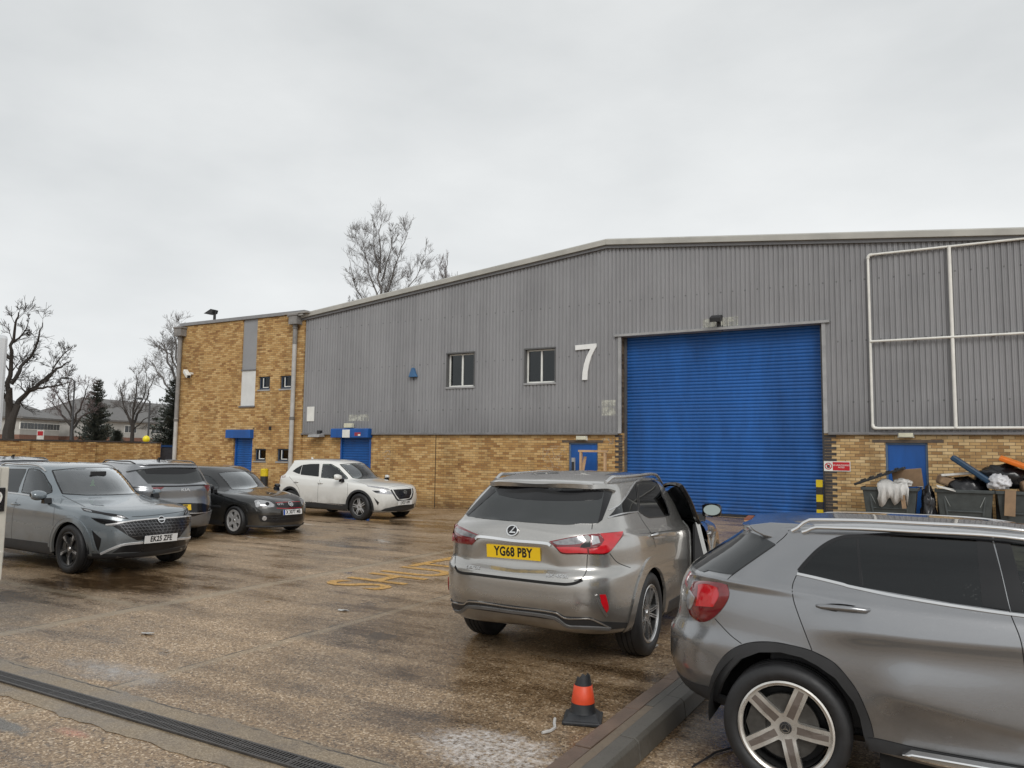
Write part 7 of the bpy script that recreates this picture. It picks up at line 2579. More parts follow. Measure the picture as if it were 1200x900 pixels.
# ------------------------------------------------------------------ the two crossovers of one kind
def qash_common(c, P, wsc, fwn, rwn, qn, arch_m):
    c.begin()
    fr, rr_, qr = (flat_r(c, w_) for w_ in (fwn, rwn, qn))
    for p in (fr, rr_, qr):
        for v in ('R', 'L'):
            c.left &= ~c.select(v, p, 0.012, False)
    c.left &= ~c.select('C', wsc, 1.0, False)
    bx = fr[-1][0]
    fd = [(bx - .02, .38), (bx - .02, 1.0)] + [(bx, 1.05), (bx + .04, 1.49), (1.5, 1.50), (2.10, 1.16), (2.26, 1.02), (2.24, .38)]
    rdp = [(bx - .03, .38), (bx - .03, 1.05), (bx, 1.49), (.2, 1.46), (-.25, 1.12), (.10, .95), (.36, .75), (.45, .38)]
    doors(c, fd, rdp, P)
    c.piece('bonnet', c.select('T', [(2.36, -.74), (3.40, -.62), (3.52, 0), (3.40, .62), (2.36, .74)], 0, False) & (c.FC[:, 2] > .86), P)
    c.piece('bumper', c.left & (c.FC[:, 0] > 3.02) & (c.FC[:, 2] < .80), P)
    c.piece('tailgate', c.left & (c.FN[:, 0] < -0.45) & (c.FC[:, 2] > .64) & (np.abs(c.FC[:, 1]) < .64), P)
    c.piece('body', c.left.copy(), P)
    interior(c, .32, 1.06, 1.5, 1.98, 1.12, .25, .72)
    wells(c, .905); underside(c, -.7, 3.4, .90, .22)
    c.patch('side_window', 'R', fr, M_CLEARG, 0.001, mirror=True, smooth=False)
    for p in (rr_, qr):
        c.patch('side_window', 'R', p, M_PRIV, 0.001, mirror=True, smooth=False)
    c.patch('windscreen', 'C', wsc, M_WSC, 0.001, smooth=False)
    c.ribbon('window_seal', 'R', [fr, rr_, qr], 0.020, 0.004, M_GLOSSB, mirror=True, closed=True, smooth=False)
    c.ribbon('windscreen_seal', 'C', [wsc], 0.028, 0.003, M_GLOSSB, closed=True, smooth=False)
    c.ribbon('shut_lines', 'R', [[(bx - .02, .40), (bx - .02, .8), (bx, 1.03)], [(2.24, .40), (2.27, .80), (2.22, 1.0)], [(.45, .42), (.36, .75), (.12, .95), (-.1, 1.08)]], 0.008, 0.001, M_GAP, mirror=True)
    for (wx, R_, ro) in c.wheels:
        c.patch('arch_trim', 'R', arch_poly(wx, R_, ro - .02, ro + .035, -10, 190), arch_m, 0.010, 0.035, mirror=True, smooth=False)
    c.patch('sill_trim', 'R', [(.44, .25), (2.24, .25), (2.24, .41), (.44, .40)], M_CLAD, 0.008, 0.035, mirror=True, smooth=False)
    return fr, rr_, qr


def lathe_holes5(r0, r1, a0, wid):
    hs = []
    for k in range(5):
        a = a0 + 72 * k
        hs.append([polar(r0, a - wid * .35), polar((r0 + r1) / 2, a - wid * .5), polar(r1, a - wid * .45), polar(r1, a), polar(r1, a + wid * .45), polar((r0 + r1) / 2, a + wid * .5), polar(r0, a + wid * .35)])
    return hs


# ---- grey one
E_ = lambda *p: px(80, 580, 7.5, *p)
F_ = lambda *p: px(120, 530, 8.18, *p)
G_ = lambda *p: px(0, 530, 5.623, *p)
c = qg
c.crease('C', E_((30, 55), (250, 100), (480, 178), (700, 186), (1000, 150)), 0.014, 9, 5, mirror=False)
wsc = [(61.2, 551.4), (66.7, 565.0), (73.2, 578.6), (100, 580.3), (130, 580), (160, 578.5), (181, 576.3), (171, 568.5), (158, 559.5), (144.5, 549.6), (125, 547.8), (90, 548.4)]
fwn = G_((190, 110), (218, 108), (262, 118), (292, 145), (338, 222), (345, 262), (290, 284), (142, 264))
rwn = G_((-30, 112), (55, 110), (172, 112), (168, 130), (122, 240), (118, 262), (50, 255), (-40, 240))
qn = G_((-110, 140), (-42, 114), (-52, 236), (-90, 215))
frq, rrq, qq = qash_common(c, P_BLUEGREY, wsc, fwn, rwn, qn, P_BLUEGREY)
c.ribbon('chrome_strip', 'C', [G_((-90, 222), (45, 262), (150, 277), (250, 297), (290, 306))], 0.022, 0.006, M_ALU, mirror=True)
M_GRILLE = simple('black grille', (0.012, 0.012, 0.013), 0.3)
gpts = E_((548, 224), (690, 216), (812, 214), (960, 205), (1086, 194), (1088, 216), (985, 358), (945, 384), (800, 388), (660, 392), (600, 396), (395, 276), (350, 262), (480, 240))
gr = c.patch('grille', 'C', gpts, M_GRILLE, 0.004, 0.02, corner=40)
# the mesh: rows of slanted lozenge bars
bars = []
for k in range(1, 6):
    t = k / 6
    bars.append(E_((400 + 195 * t, 240 + 150 * t), (700, 222 + 160 * t), (1080 - 95 * t, 200 + 155 * t)))
for k in range(20):
    x0 = 430 + 33 * k
    bars.append(E_((x0, 236 - k * 1.5), (x0 + 50, 290), (x0 + 20 if x0 > 780 else x0 + 95, 352)))
gp_ = np.array(gpts)
keep = []
for b_ in bars:
    q = resample(np.array(b_), 24)
    m_ = pip(gp_, q)
    run = [tuple(a) for a, k in zip(q, m_) if k]
    if len(run) > 3:
        keep.append(run)
c.ribbon('grille_mesh', 'C', keep, 0.012, 0.008, simple('dark chrome mesh', (0.16, 0.16, 0.165), 0.25, 0.8), smooth=False, parent=gr)
c.ribbon('grille_chrome', 'C', [E_((330, 262), (420, 252), (548, 230), (700, 214), (790, 206)), E_((845, 204), (960, 197), (1082, 184))], 0.024, 0.012, M_BRITE)
hlm = c.patch('headlight', 'C', E_((112, 114), (155, 120), (300, 152), (470, 180), (538, 214), (455, 204), (280, 168), (140, 142)), M_GLOSSB, 0.004, 0.012, mirror=True, corner=40)
c.ribbon('running_light', 'C', [E_((140, 130), (200, 140))], 0.022, 0.006, M_CLRL, parent=hlm[0]); c.ribbon('running_light', 'C', [E_((430, 182), (500, 200))], 0.024, 0.006, M_CLRL, parent=hlm[0], mirror=True)
h2 = c.patch('headlight', 'C', E_((198, 200), (330, 214), (480, 236), (400, 270), (345, 266), (262, 240)), M_GLOSSB, 0.004, 0.012, mirror=True)
c.ribbon('lamp_strip', 'C', [E_((335, 262), (380, 268), (430, 255), (490, 238))], 0.030, 0.006, M_CLRL, parent=h2[0])
lm_ = c.frame_at('C', E_((812, 218))[0], off=0.012)
lb = lathe_ring(lm_, 0.046, 0.056, 0.012).build('badge', M_CHROME, c.root, smooth=40)
MB().box((-0.062, -0.010, 0.004), (0.062, 0.010, 0.014), m=lm_).build('badge_bar', M_CHROME, lb)
MB().prism([(0.047 * math.cos(t), 0.047 * math.sin(t)) for t in np.linspace(0, 2 * PI, 25)[:-1]], 'z', -0.002, 0.003, m=lm_).build('badge_field', M_GLOSSB, lb)
plate(c, 'C', E_((806, 377))[0], 'EK25 ZFE', .535, .115, M_PWHT, off=0.035)
inn = c.patch('lower_intake', 'C', E_((480, 452), (655, 426), (800, 412), (950, 396), (1092, 384), (1088, 420), (950, 458), (700, 498), (500, 502), (380, 512)), M_GRILLE, 0.004, 0.02)
c.ribbon('bumper_strip', 'C', [E_((285, 518), (380, 474), (480, 438), (655, 418)), E_((950, 388), (1084, 376), (1098, 366))], 0.038, 0.016, M_BRITE)
c.patch('side_intake', 'C', E_((204, 308), (290, 384), (282, 440), (262, 502), (242, 450)), M_GRILLE, 0.004, 0.015, smooth=False, mirror=True)
c.ribbon('intake_edge', 'C', [E_((200, 305), (238, 450), (260, 505))], 0.022, 0.012, P_BLUEGREY)
c.patch('bumper_skirt', 'C', E_((165, 512), (380, 520), (700, 500), (950, 464), (1098, 424), (1090, 450), (1030, 478), (740, 532), (400, 562), (170, 582)), M_CLAD, 0.006, 0.03, smooth=False)
c.ribbon('shut_lines', 'C', [E_((560, 192), (700, 184), (1000, 146), (1040, 130)), G_((410, 285), (560, 360))], 0.010, 0.001, M_GAP)
c.ribbon('arch_lip', 'R', [[(2.665 + .475 * math.cos(rad(a)), .36 + .475 * math.sin(rad(a))) for a in np.linspace(0, 180, 24)]], 0.05, 0.014, P_BLUEGREY, mirror=True, smooth=False)
door_mirror(c, (2.02, -.88, 1.02), P_BLUEGREY, True, .85); door_mirror(c, (2.02, .86, 1.02), P_BLUEGREY, True, .55, side=1)
door_handle(c, 'C', G_((105, 340))[0], P_BLUEGREY, .2)
rail(c, [(-.1, .60), (.6, .635), (1.35, .60)], .035, .014, M_ALU)
plain_rear(c, .90, .98, 1.20, .80)
# a green leaf of card hangs at the windscreen
P0, N0 = c.cast('C', G_((640, 205))[0])
MB().prism([(-.05, -.045), (.05, -.045), (.02, -.01), (.03, .01), (0, .07), (-.03, .01), (-.02, -.01)], 'x', P0[0] - 0.13, P0[0] - 0.127, m=Matrix.Translation((0, P0[1], P0[2]))).build('air_freshener', simple('pale green card', (0.30, 0.75, 0.22), 0.5), c.root)
MB().box((P0[0] - 0.2, -0.13, 1.40), (P0[0] - 0.17, 0.13, 1.47)).build('interior_mirror', M_INT, c.root, bevel=0.01)
hq = lathe_holes5(.075, .225, 20, 50)
dk = [bar(56 + 72 * k, .004, .006, .10, .228) for k in range(5)] + [bar(62 + 72 * k, .003, .012, .16, .232) for k in range(5)]
for s_ in (-1, 1):
    for wx, R_, ro in c.wheels:
        wheel(c, wx, s_, R_, .245, .225, hq, M_DKALU, M_DKALU, yw=.885, dark=M_RIM, dark_polys=dk, dish=.02)

# ---- white one
H_ = lambda *p: px(320, 530, 6.857, *p)
c = qw
wsc = H_((538, 98), (640, 90), (742, 90), (835, 143), (925, 203), (850, 208), (690, 214), (642, 206), (592, 152))
fwn = H_((402, 96), (468, 95), (530, 130), (566, 170), (600, 214), (560, 218), (386, 202))
rwn = H_((240, 103), (300, 96), (372, 95), (366, 194), (222, 178))
qn = H_((160, 152), (190, 128), (234, 104), (214, 174), (192, 166))
qash_common(c, P_WHITE, wsc, fwn, rwn, qn, M_CLAD)
gr = c.patch('grille', 'C', H_((965, 300), (1040, 296), (1110, 292), (1112, 328), (1095, 368), (1016, 378), (985, 340)), M_GRILLE, 0.004, 0.02, smooth=False)
c.ribbon('grille_chrome', 'C', [H_((948, 302), (975, 345), (1008, 386), (1100, 376), (1122, 330), (1120, 292))], 0.05, 0.012, M_DKALU, corner=80)
c.ribbon('grille_mesh', 'C', [H_((975, 318), (1110, 308)), H_((988, 340), (1108, 328)), H_((1000, 360), (1100, 350))], 0.012, 0.006, M_DKALU, parent=gr)
hlm = c.patch('headlight', 'C', H_((794, 306), (860, 306), (928, 310), (974, 338), (900, 336), (828, 328)), M_CLRL, 0.004, 0.015, mirror=True, corner=40)
c.patch('lamp_mask', 'C', H_((800, 310), (850, 312), (860, 324), (826, 324)), M_GLOSSB, 0.007, 0.006, parent=hlm[0])
c.patch('headlight', 'C', H_((750, 266), (840, 276), (920, 290), (950, 308), (860, 292), (765, 276)), M_CLRL, 0.004, 0.012, mirror=True, corner=40)
lm_ = c.frame_at('C', H_((1058, 322))[0], off=0.012)
lb = lathe_ring(lm_, 0.046, 0.056, 0.012).build('badge', M_CHROME, c.root, smooth=40)
MB().box((-0.062, -0.010, 0.004), (0.062, 0.010, 0.014), m=lm_).build('badge_bar', M_CHROME, lb)
plate(c, 'C', H_((1055, 402))[0], 'LV23 VPF', .535, .115, M_PWHT, off=0.035)
c.patch('lower_intake', 'C', H_((776, 468), (862, 470), (900, 452), (992, 432), (1142, 412), (1144, 440), (1080, 466), (930, 488), (800, 490)), M_CLAD, 0.006, 0.03, smooth=False)
c.patch('side_intake', 'C', H_((808, 362), (852, 404), (842, 428)), M_GRILLE, 0.004, 0.012, smooth=False, mirror=True)
c.ribbon('sill_strip', 'C', [H_((285, 396), (420, 410), (560, 425))], 0.02, 0.008, M_ALU, mirror=True)
c.patch('tail_light', 'C', H_((46, 196), (104, 188), (100, 200), (50, 206)), M_DKRED, 0.004, 0.012, mirror=True, smooth=False)
c.ribbon('shut_lines', 'C', [H_((640, 222), (760, 262)), H_((930, 282), (1040, 268), (1108, 288))], 0.009, 0.001, M_GAP)
door_mirror(c, (2.02, -.88, 1.02), P_WHITE, True, .9); door_mirror(c, (2.02, .86, 1.02), P_WHITE, True, .55, side=1)
door_handle(c, 'C', H_((380, 246))[0], P_WHITE, .19); door_handle(c, 'C', H_((186, 236))[0], P_WHITE, .19)
MB().prism([(-.50, 1.57), (-.42, 1.57), (-.47, 1.63), (-.52, 1.63)], 'y', -.012, .012, m=Matrix.Translation((.35, 0, 0))).build('roof_fin', P_WHITE, c.root)
plain_rear(c, .90, .98, 1.20, .80)
hw_ = wedge_holes(5, 90, .034, .085, .222)
for s_ in (-1, 1):
    for wx, R_, ro in c.wheels:
        wheel(c, wx, s_, R_, .242, .225, hw_, M_RIM, M_DKALU, yw=.885, rot=10, dark=M_DKALU, dark_polys=[bar(90 + 72 * k, .010, .018, .10, .222) for k in range(5)], dish=.02)
# ------------------------------------------------------------------ black hatchback
I_ = lambda *p: px(225, 540, 8.571, *p)
c = golf
c.begin()
wsc = I_((262, 126), (340, 112), (480, 105), (600, 112), (662, 130), (760, 185), (862, 264), (800, 270), (600, 282), (400, 286), (345, 215))
swn = I_((88, 140), (130, 142), (190, 162), (235, 205), (272, 262), (260, 280), (190, 276), (60, 268), (40, 200))
sr = flat_r(c, swn)
for v in ('R', 'L'):
    c.left &= ~c.select(v, sr, 0.012, False)
c.left &= ~c.select('C', wsc, 1.0, False)
rq = [(.55, 1.0), (.62, 1.33), (.15, 1.31), (-.22, 1.08), (-.1, 1.02)]
for v in ('R', 'L'):
    c.left &= ~c.select(v, rq, 0.012, False)
doors(c, [(.72, .34), (.68, .9), (.74, 1.36), (1.35, 1.37), (2.0, 1.02), (2.08, .88), (2.06, .34)], [(5, 5), (5.1, 5), (5, 5.1)], P_BLACK)
c.piece('bonnet', c.select('T', [(2.22, -.70), (3.20, -.60), (3.34, 0), (3.20, .60), (2.22, .70)], 0, False) & (c.FC[:, 2] > .74), P_BLACK)
c.piece('bumper', c.left & (c.FC[:, 0] > 2.98) & (c.FC[:, 2] < .62), P_BLACK)
c.piece('tailgate', c.left & (c.FN[:, 0] < -0.45) & (c.FC[:, 2] > .60) & (np.abs(c.FC[:, 1]) < .6), P_BLACK)
c.piece('body', c.left.copy(), P_BLACK)
interior(c, .26, .95, 1.4, 1.86, 1.05, .2, .68)
wells(c, .865); underside(c, -.65, 3.35, .86, .17)
c.patch('side_window', 'R', sr, M_CLEARG, 0.001, mirror=True, smooth=False)
c.patch('side_window', 'R', rq, M_PRIV, 0.001, mirror=True, smooth=False)
c.patch('windscreen', 'C', wsc, M_WSC, 0.001, smooth=False)
c.ribbon('window_seal', 'R', [sr, rq], 0.02, 0.004, M_GLOSSB, mirror=True, closed=True, smooth=False)
c.ribbon('windscreen_seal', 'C', [wsc], 0.026, 0.003, M_GLOSSB, closed=True, smooth=False)
MB().box((1.98, .1, .935), (2.10, .34, .945)).build('tax_paper', m_paper, c.root)
gr = c.patch('grille', 'C', I_((842, 424), (960, 416), (1078, 412), (1092, 468), (960, 476), (850, 474)), M_GRILLE, 0.004, 0.02, smooth=False)
c.ribbon('red_trim', 'C', [I_((840, 424), (960, 415), (1080, 411)), I_((850, 476), (960, 478), (1092, 469))], 0.012, 0.008, M_REDL, parent=gr)
lm_ = c.frame_at('C', I_((985, 438))[0], off=0.014)
lb = lathe_ring(lm_, 0.052, 0.063, 0.012).build('badge', M_CHROME, c.root, smooth=40)
MB().prism([(0.052 * math.cos(t), 0.052 * math.sin(t)) for t in np.linspace(0, 2 * PI, 25)[:-1]], 'z', -0.004, 0.002, m=lm_).build('badge_field', M_GLOSSB, lb)
mb = MB()
for sx in (-1, 1):
    for a, b in (((sx * .032, .038), (sx * .012, -.008)), ((sx * .012, -.008), (0, .03)), ((sx * .045, .02), (sx * .022, -.042)), ((sx * .022, -.042), (0, -.002))):
        a, b = np.array(a), np.array(b); d = (b - a) / np.linalg.norm(b - a); nn = np.array([-d[1], d[0]]) * .005
        mb.prism([a - nn, b - nn, b + nn, a + nn], 'z', 0.002, 0.010, m=lm_)
mb.build('badge_letters', M_CHROME, lb)
text_mesh('badge_lettering', 'GTI', 0.075, M_ALU, c.root, c.frame_at('C', I_((884, 440))[0], off=0.016), 0.003, 1.2, 1.0, 0.002)
hlm = c.patch('headlight', 'C', I_((626, 404), (650, 394), (700, 396), (780, 410), (828, 440), (826, 464), (730, 470), (640, 466)), M_CLRL, 0.004, 0.015, bulge=0.012, mirror=True)
for q in ((672, 430), (756, 436)):
    fm_ = c.frame_at('C', I_(q)[0], off=0.016)
    MB().lathe([(0.0, 0.004), (0.035, 0.004), (0.042, 0.008), (0.042, 0.0)], 20, m=fm_).build('lamp_lens', M_GLOSSB if q[0] > 700 else M_CHROME, hlm[0])
plate(c, 'C', I_((1002, 513))[0], 'X 307T MB', .52, .112, M_PWHT, off=0.030, blue=True)
c.patch('lower_intake', 'C', I_((664, 548), (780, 545), (880, 541), (1000, 534), (1112, 522), (1112, 596), (1000, 614), (880, 622), (690, 612)), M_GRILLE, 0.004, 0.02)
fm_ = c.frame_at('C', I_((728, 578))[0], off=0.008)
MB().lathe([(0.0, 0.006), (0.045, 0.006), (0.05, 0.0)], 20, m=fm_).build('fog_light', M_CLRL, c.root)
c.ribbon('intake_bars', 'C', [I_((680, 575), (880, 568)), I_((680, 595), (880, 592)), I_((890, 560), (1110, 545)), I_((890, 590), (1110, 572))], 0.012, 0.008, M_CLAD)
c.ribbon('splitter', 'C', [I_((545, 655), (700, 662), (880, 658), (1050, 646), (1150, 632))], 0.04, 0.02, M_CLAD)
c.ribbon('shut_lines', 'C', [I_((400, 292), (560, 330), (700, 385), (840, 418)), I_((470, 298), (640, 345), (830, 405)), I_((310, 330), (318, 420), (330, 560))], 0.010, 0.001, M_GAP)
for (wx, R_, ro) in c.wheels:
    c.patch('arch_trim', 'R', arch_poly(wx, R_, ro - .02, ro + .045, -8, 188), P_BLACK, 0.010, 0.035, mirror=True, smooth=False)
c.patch('sill_trim', 'R', [(.38, .20), (2.20, .20), (2.20, .30), (.38, .30)], M_CLAD, 0.008, 0.03, mirror=True, smooth=False)
c.ribbon('rub_strip', 'R', [[(.45, .60), (1.3, .60), (2.15, .59)]], 0.045, 0.012, M_CLAD, mirror=True)
door_mirror(c, (1.88, -.85, .90), P_BLACK, True, .85); door_mirror(c, (1.88, .83, .90), P_BLACK, True, .55, side=1)
door_handle(c, 'R', (.90, .84), P_BLACK, .19)
plain_rear(c, .86, .86, 1.02, .72)
hg = lathe_holes5(.095, .190, 90, 42)
for s_ in (-1, 1):
    for wx, R_, ro in c.wheels:
        wheel(c, wx, s_, R_, .225, .225, hg, M_RIM, M_RIM, yw=.855, rot=15, dish=.015)
# ------------------------------------------------------------------ steel grey crossover showing its rear
c = spo
c.begin()
fw = [(1.30, 1.12), (1.26, 1.47), (1.62, 1.47), (2.05, 1.22), (2.18, 1.10)]
rw_ = [(.30, 1.13), (.36, 1.45), (1.20, 1.47), (1.22, 1.12)]
qw_ = [(-.25, 1.20), (-.05, 1.37), (.28, 1.44), (.22, 1.13)]
for p in (fw, rw_, qw_):
    for v in ('R', 'L'):
        c.left &= ~c.select(v, p, 0.012, False)
wsc = [(-.60, 1.16), (.60, 1.16), (.56, 1.47), (-.56, 1.47)]
c.cut('F', wsc, 0.02, False)
doors(c, [(1.28, .40), (1.27, 1.5), (1.7, 1.5), (2.3, 1.05), (2.28, .40)], [(1.26, .40), (1.24, 1.5), (.3, 1.46), (-.1, 1.12), (.25, .85), (.47, .40)], P_DARKGREY)
c.piece('tailgate', c.left & (c.FN[:, 0] < -0.45) & (c.FC[:, 2] > .58) & (np.abs(c.FC[:, 1]) < .68), P_DARKGREY)
c.piece('bumper', c.left & (c.FC[:, 0] < -.48) & (c.FC[:, 2] < .70), P_DARKGREY)
c.piece('bonnet', c.select('T', [(2.4, -.72), (3.4, -.62), (3.4, .62), (2.4, .72)], 0, False), P_DARKGREY)
c.piece('body', c.left.copy(), P_DARKGREY)
interior(c, .32, 1.10, 1.55, 2.0, 1.15, .25, .74)
wells(c, .92); underside(c, -.85, 3.5, .92, .24)
c.patch('side_window', 'R', fw, M_MIDG, .001, mirror=True, smooth=False)
for p in (rw_, qw_):
    c.patch('side_window', 'R', p, M_PRIV, .001, mirror=True, smooth=False)
c.patch('windscreen', 'F', wsc, M_MIDG, .001)
c.ribbon('window_seal', 'R', [fw, rw_, qw_], 0.02, 0.004, M_GLOSSB, mirror=True, closed=True, smooth=False)
rwb = F_((322, 180), (420, 164), (500, 156), (700, 152), (896, 150), (945, 212), (982, 274), (850, 298), (640, 302), (436, 300), (400, 262))
rwp = c.patch('rear_window', 'C', rwb, M_RGL, 0.004, corner=35)
c.patch('top_band', 'C', F_((400, 172), (700, 156), (880, 153), (905, 180), (800, 208), (600, 212), (420, 208)), M_GLOSSB, 0.006, 0.005, corner=35, parent=rwp)
c.ribbon('spoiler_lip', 'C', [F_((240, 182), (320, 168), (500, 148), (700, 142), (895, 146))], 0.06, 0.03, P_DARKGREY, sink=0.0)
tl_ = c.patch('tail_light', 'C', F_((474, 338), (592, 334), (560, 358), (530, 372), (498, 364)), M_DKRED, 0.006, 0.014, smooth=False)
tr2_ = c.patch('tail_light', 'C', F_((972, 318), (1020, 312), (1034, 340), (1040, 372), (1010, 376), (990, 345)), M_DKRED, 0.006, 0.014, smooth=False)
c.ribbon('light_bar', 'C', [F_((470, 326), (700, 326), (980, 314))], 0.030, 0.010, M_GLOSSB)
text_mesh('badge_lettering', 'KIA', 0.08, M_ALU, c.root, c.frame_at('C', F_((795, 360))[0], off=0.006), 0.003, 1.45, 1.0, 0.002)
c.patch('plate_panel', 'C', F_((640, 486), (805, 486), (960, 490), (1040, 516), (1052, 560), (960, 590), (880, 612), (640, 620)), M_GLOSSB, 0.005, 0.02, smooth=False)
plate(c, 'B', (0, .70), 'LM22 OYZ', .52, .111, M_PYEL, off=0.022)
c.ribbon('bumper_trim', 'C', [F_((700, 580), (880, 584), (1000, 574), (1056, 556))], 0.025, 0.012, M_ALU)
c.patch('valance', 'C', F_((640, 622), (880, 620), (1000, 600), (1060, 570), (1062, 640), (1040, 690), (900, 716), (640, 724)), simple('silver skid panel', (0.20, 0.20, 0.20), 0.4, 0.3), 0.006, 0.03, smooth=False)
c.ribbon('shut_lines', 'B', [[(-.62, 1.05), (-.66, .9), (-.64, .62)], [(.62, 1.05), (.66, .9), (.64, .62)]], 0.008, 0.001, M_GAP)
for (wx, R_, ro) in c.wheels:
    c.patch('arch_trim', 'R', arch_poly(wx, R_, ro - .02, ro + .05, -8, 188), M_CLAD, 0.010, 0.035, mirror=True, smooth=False)
c.patch('sill_trim', 'R', [(.47, .26), (2.21, .26), (2.21, .40), (.47, .40)], M_CLAD, 0.008, 0.03, mirror=True, smooth=False)
rail(c, [(-.30, .60), (.5, .64), (1.35, .60)], .035, .014, M_GLOSSB)
MB().prism([(0.0, 1.60), (.14, 1.60), (.03, 1.67), (-.02, 1.67)], 'y', -.014, .014).build('roof_fin', M_GLOSSB, c.root)
door_mirror(c, (2.05, -.90, 1.06), P_DARKGREY, True, .85); door_mirror(c, (2.05, .90, 1.06), P_DARKGREY, True, .85, side=1)
plain_front(c, 3.55, .92, .84, .50)
hs5 = wedge_holes(5, 90, .035, .08, .225)
for s_ in (-1, 1):
    for wx, R_, ro in c.wheels:
        wheel(c, wx, s_, R_, .242, .23, hs5, M_ALU, M_DKALU, yw=.918, rot=10)

# ---- a second one of that kind behind the blue grey car: only its roof shows
def copy_tree(o, parent=None):
    n = o.copy()
    COL.objects.link(n)
    if parent is not None:
        n.parent = parent
    for ch in list(o.children):
        copy_tree(ch, n)
    return n


far = copy_tree(spo.root)
far.location = (-18.85, 9.75, 0.0)
far.rotation_euler = (0, 0, rad(178))
tag(far, 'pale car almost wholly hidden behind the blue grey crossover, only its roof showing', 'car')
# ------------------------------------------------------------------ lorry whose tail just enters at the left
lo = thing('lorry', 'white and cream lorry tail just entering at the left edge', 'lorry', (-8.02, 4.12, 0.0), PI)
m_cream = simple('grubby cream body panel', (0.56, 0.54, 0.48), 0.5, 0, 0.12, 5)
m_wht = simple('cool white box panel', (0.66, 0.68, 0.70), 0.4, 0, 0.06, 2)
m_ch = simple('lorry chassis black', (0.02, 0.02, 0.02), 0.6)
# local: x forward (away from the tail), y from 0 (near edge of the tail) to 2.1
tb = MB().box((0.0, 0.0, 0.74), (0.06, 2.1, 1.67)).build('tailboard', m_cream, lo, bevel=0.012)
MB().box((-0.012, 0.09, 0.74), (-0.001, 0.13, 1.67)).build('tailboard_rib', m_cream, tb)
MB().prism([(0.02, 0.86), (0.14, 0.86), (0.14, 0.66), (0.02, 0.58)], 'x', -0.03, 0.05).build('latch', m_cream, tb, bevel=0.01)
mp_ = MB().box((-0.022, 0.035, 1.24), (-0.004, 0.56, 1.47)).build('number_panel', M_GLOSSB, tb, bevel=0.006)
text_mesh('panel_lettering', '9', 0.20, m_white, mp_, axes((-0.0235, 0.10, 1.355), (0, -1, 0), (0, 0, 1), (-1, 0, 0)), 0.001, 0.9)
MB().box((0.061, 0.0, 0.74), (3.6, 0.05, 1.67)).box((0.061, 2.05, 0.74), (3.6, 2.1, 1.67)).build('side_board', m_cream, lo, bevel=0.008, split=True)
MB().box((0.061, 0.051, 0.74), (3.6, 2.049, 0.80)).build('load_bed', m_ch, lo)
for y in (0.06, 1.96):
    for x in (0.10, 3.4):
        MB().box((x, y, 0.801), (x + 0.08, y + 0.08, 1.985)).build('stanchion', m_ch, lo)
ub = MB().box((0.0, 0.085, 1.99), (3.6, 2.1, 2.96)).build('upper_box', m_wht, lo, bevel=0.04)
MB().box((-0.006, 0.22, 2.05), (0.002, 1.9, 2.66)).build('dark_slot', m_ch, ub)
MB().box((0.3, 0.55, 0.50), (5.2, 0.67, 0.735)).box((0.3, 1.43, 0.50), (5.2, 1.55, 0.735)).build('chassis_rail', m_ch, lo, split=True)
for x in (0.95, 4.6):
    for y in (0.06, 1.76):
        w_ = MB().lathe([(0.0, 0.02), (0.20, 0.02), (0.22, 0.0), (0.36, 0.0), (0.39, 0.03), (0.39, 0.25), (0.36, 0.28), (0.0, 0.28)], 36, (x, y, 0.39), 'y').build('wheel', M_TYRE, lo, smooth=40)
        MB().lathe([(0.0, -0.004), (0.07, -0.004), (0.2, 0.012), (0.2, 0.019)], 24, (x, y + (0 if y < 1 else 0.262), 0.39), 'y').build('hub', M_ALU, w_)
cb = MB().prism([(3.75, 0.55), (5.5, 0.55), (5.55, 1.35), (5.25, 2.25), (3.75, 2.3)], 'y', 0.05, 2.05).build('cab', m_wht, lo, bevel=0.04)
MB().prism([(4.5, 1.45), (5.38, 1.45), (5.16, 2.1), (4.5, 2.1)], 'y', 0.042, 0.055).build('cab_window', M_PRIV, cb)
MB().prism([(4.5, 1.45), (5.38, 1.45), (5.16, 2.1), (4.5, 2.1)], 'y', 2.045, 2.058).build('cab_window', M_PRIV, cb)
# ================================================================== SKY AND LIGHT
w = bpy.data.worlds.new('World')
SC.world = w
w.use_nodes = True
nt = w.node_tree
bg = nt.nodes['Background']
sky = nt.nodes.new('ShaderNodeTexSky')
sky.sky_type = 'NISHITA'; sky.sun_disc = False
SUN_EL, SUN_AZ = rad(38), rad(140)      # azimuth: from +Y clockwise
sky.sun_elevation = SUN_EL; sky.sun_rotation = SUN_AZ
sky.dust_density = 6.0; sky.air_density = 1.0; sky.ozone_density = 1.0
hs = nt.nodes.new('ShaderNodeHueSaturation'); hs.inputs['Saturation'].default_value = 0.06
nt.links.new(sky.outputs[0], hs.inputs['Color'])
tc = nt.nodes.new('ShaderNodeTexCoord')
mp = nt.nodes.new('ShaderNodeMapping'); mp.inputs['Scale'].default_value = (1.0, 1.0, 2.4)
nt.links.new(tc.outputs['Generated'], mp.inputs[0])
nz = nt.nodes.new('ShaderNodeTexNoise'); nz.inputs['Scale'].default_value = 1.45; nz.inputs['Detail'].default_value = 7.0; nz.inputs['Roughness'].default_value = 0.52
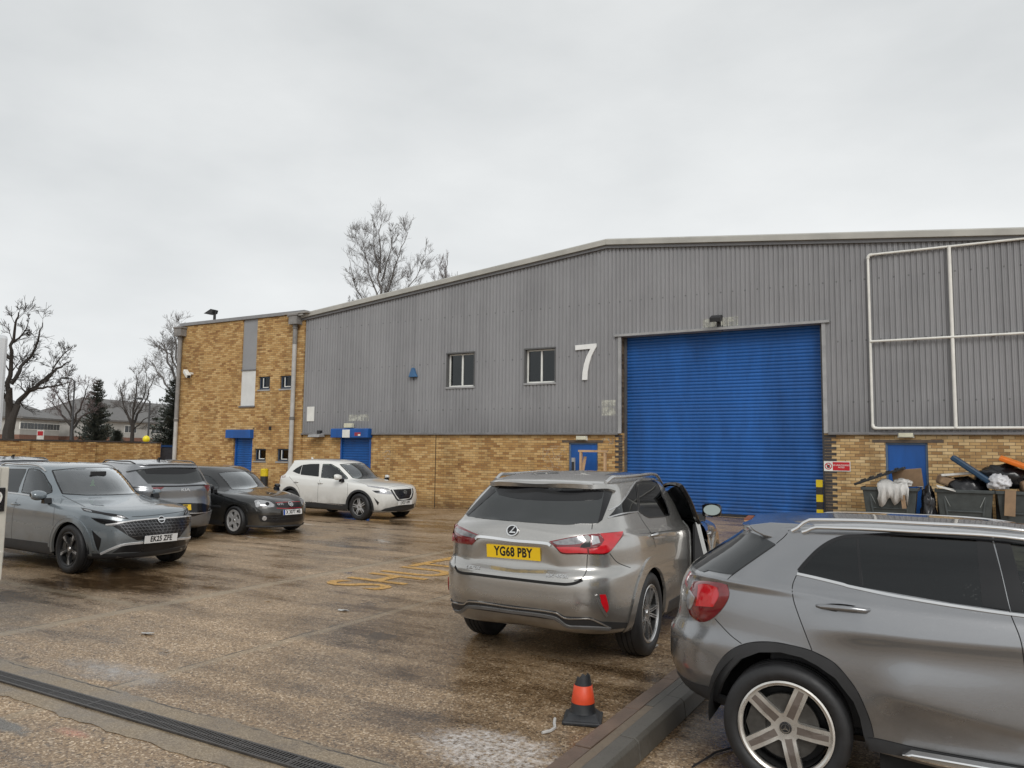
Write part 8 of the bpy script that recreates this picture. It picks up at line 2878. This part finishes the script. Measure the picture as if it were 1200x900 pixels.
nt.links.new(mp.outputs[0], nz.inputs['Vector'])
sep = nt.nodes.new('ShaderNodeSeparateXYZ'); nt.links.new(tc.outputs['Generated'], sep.inputs[0])
cr = nt.nodes.new('ShaderNodeValToRGB')
cr.color_ramp.elements[0].position = 0.33; cr.color_ramp.elements[0].color = (4.85, 5.06, 5.18, 1)
cr.color_ramp.elements[1].position = 0.68; cr.color_ramp.elements[1].color = (6.75, 6.90, 6.94, 1)
nt.links.new(nz.outputs[0], cr.inputs[0])
# brighter towards the horizon, as under a thin grey cover
up = nt.nodes.new('ShaderNodeMapRange'); up.inputs[1].default_value = 0.0; up.inputs[2].default_value = 0.75; up.inputs[3].default_value = 1.16; up.inputs[4].default_value = 0.86
nt.links.new(sep.outputs[2], up.inputs[0])
ml = nt.nodes.new('ShaderNodeMix'); ml.data_type = 'RGBA'; ml.blend_type = 'MULTIPLY'; ml.inputs[0].default_value = 1.0
nt.links.new(cr.outputs[0], ml.inputs[6]); nt.links.new(up.outputs[0], ml.inputs[7])
mx = nt.nodes.new('ShaderNodeMix'); mx.data_type = 'RGBA'; mx.inputs[0].default_value = 0.90
nt.links.new(hs.outputs[0], mx.inputs[6]); nt.links.new(ml.outputs[2], mx.inputs[7])
nt.links.new(mx.outputs[2], bg.inputs[0])
bg.inputs[1].default_value = 0.11
sl_ = bpy.data.lights.new('sun', 'SUN')
sl_.energy = 1.05; sl_.angle = rad(25); sl_.color = (1.0, 0.97, 0.93)
so_ = bpy.data.objects.new('sun', sl_); COL.objects.link(so_)
dv = Vector((math.sin(SUN_AZ) * math.cos(SUN_EL), math.cos(SUN_AZ) * math.cos(SUN_EL), math.sin(SUN_EL)))
so_.rotation_euler = dv.to_track_quat('Z', 'Y').to_euler()
SC.view_settings.view_transform = 'Standard'
SC.view_settings.look = 'None'
SC.view_settings.exposure = 0.29
SC.view_settings.gamma = 1.0
SC.cycles.use_denoising = True
SC.cycles.max_bounces = 8
SC.cycles.transparent_max_bounces = 16
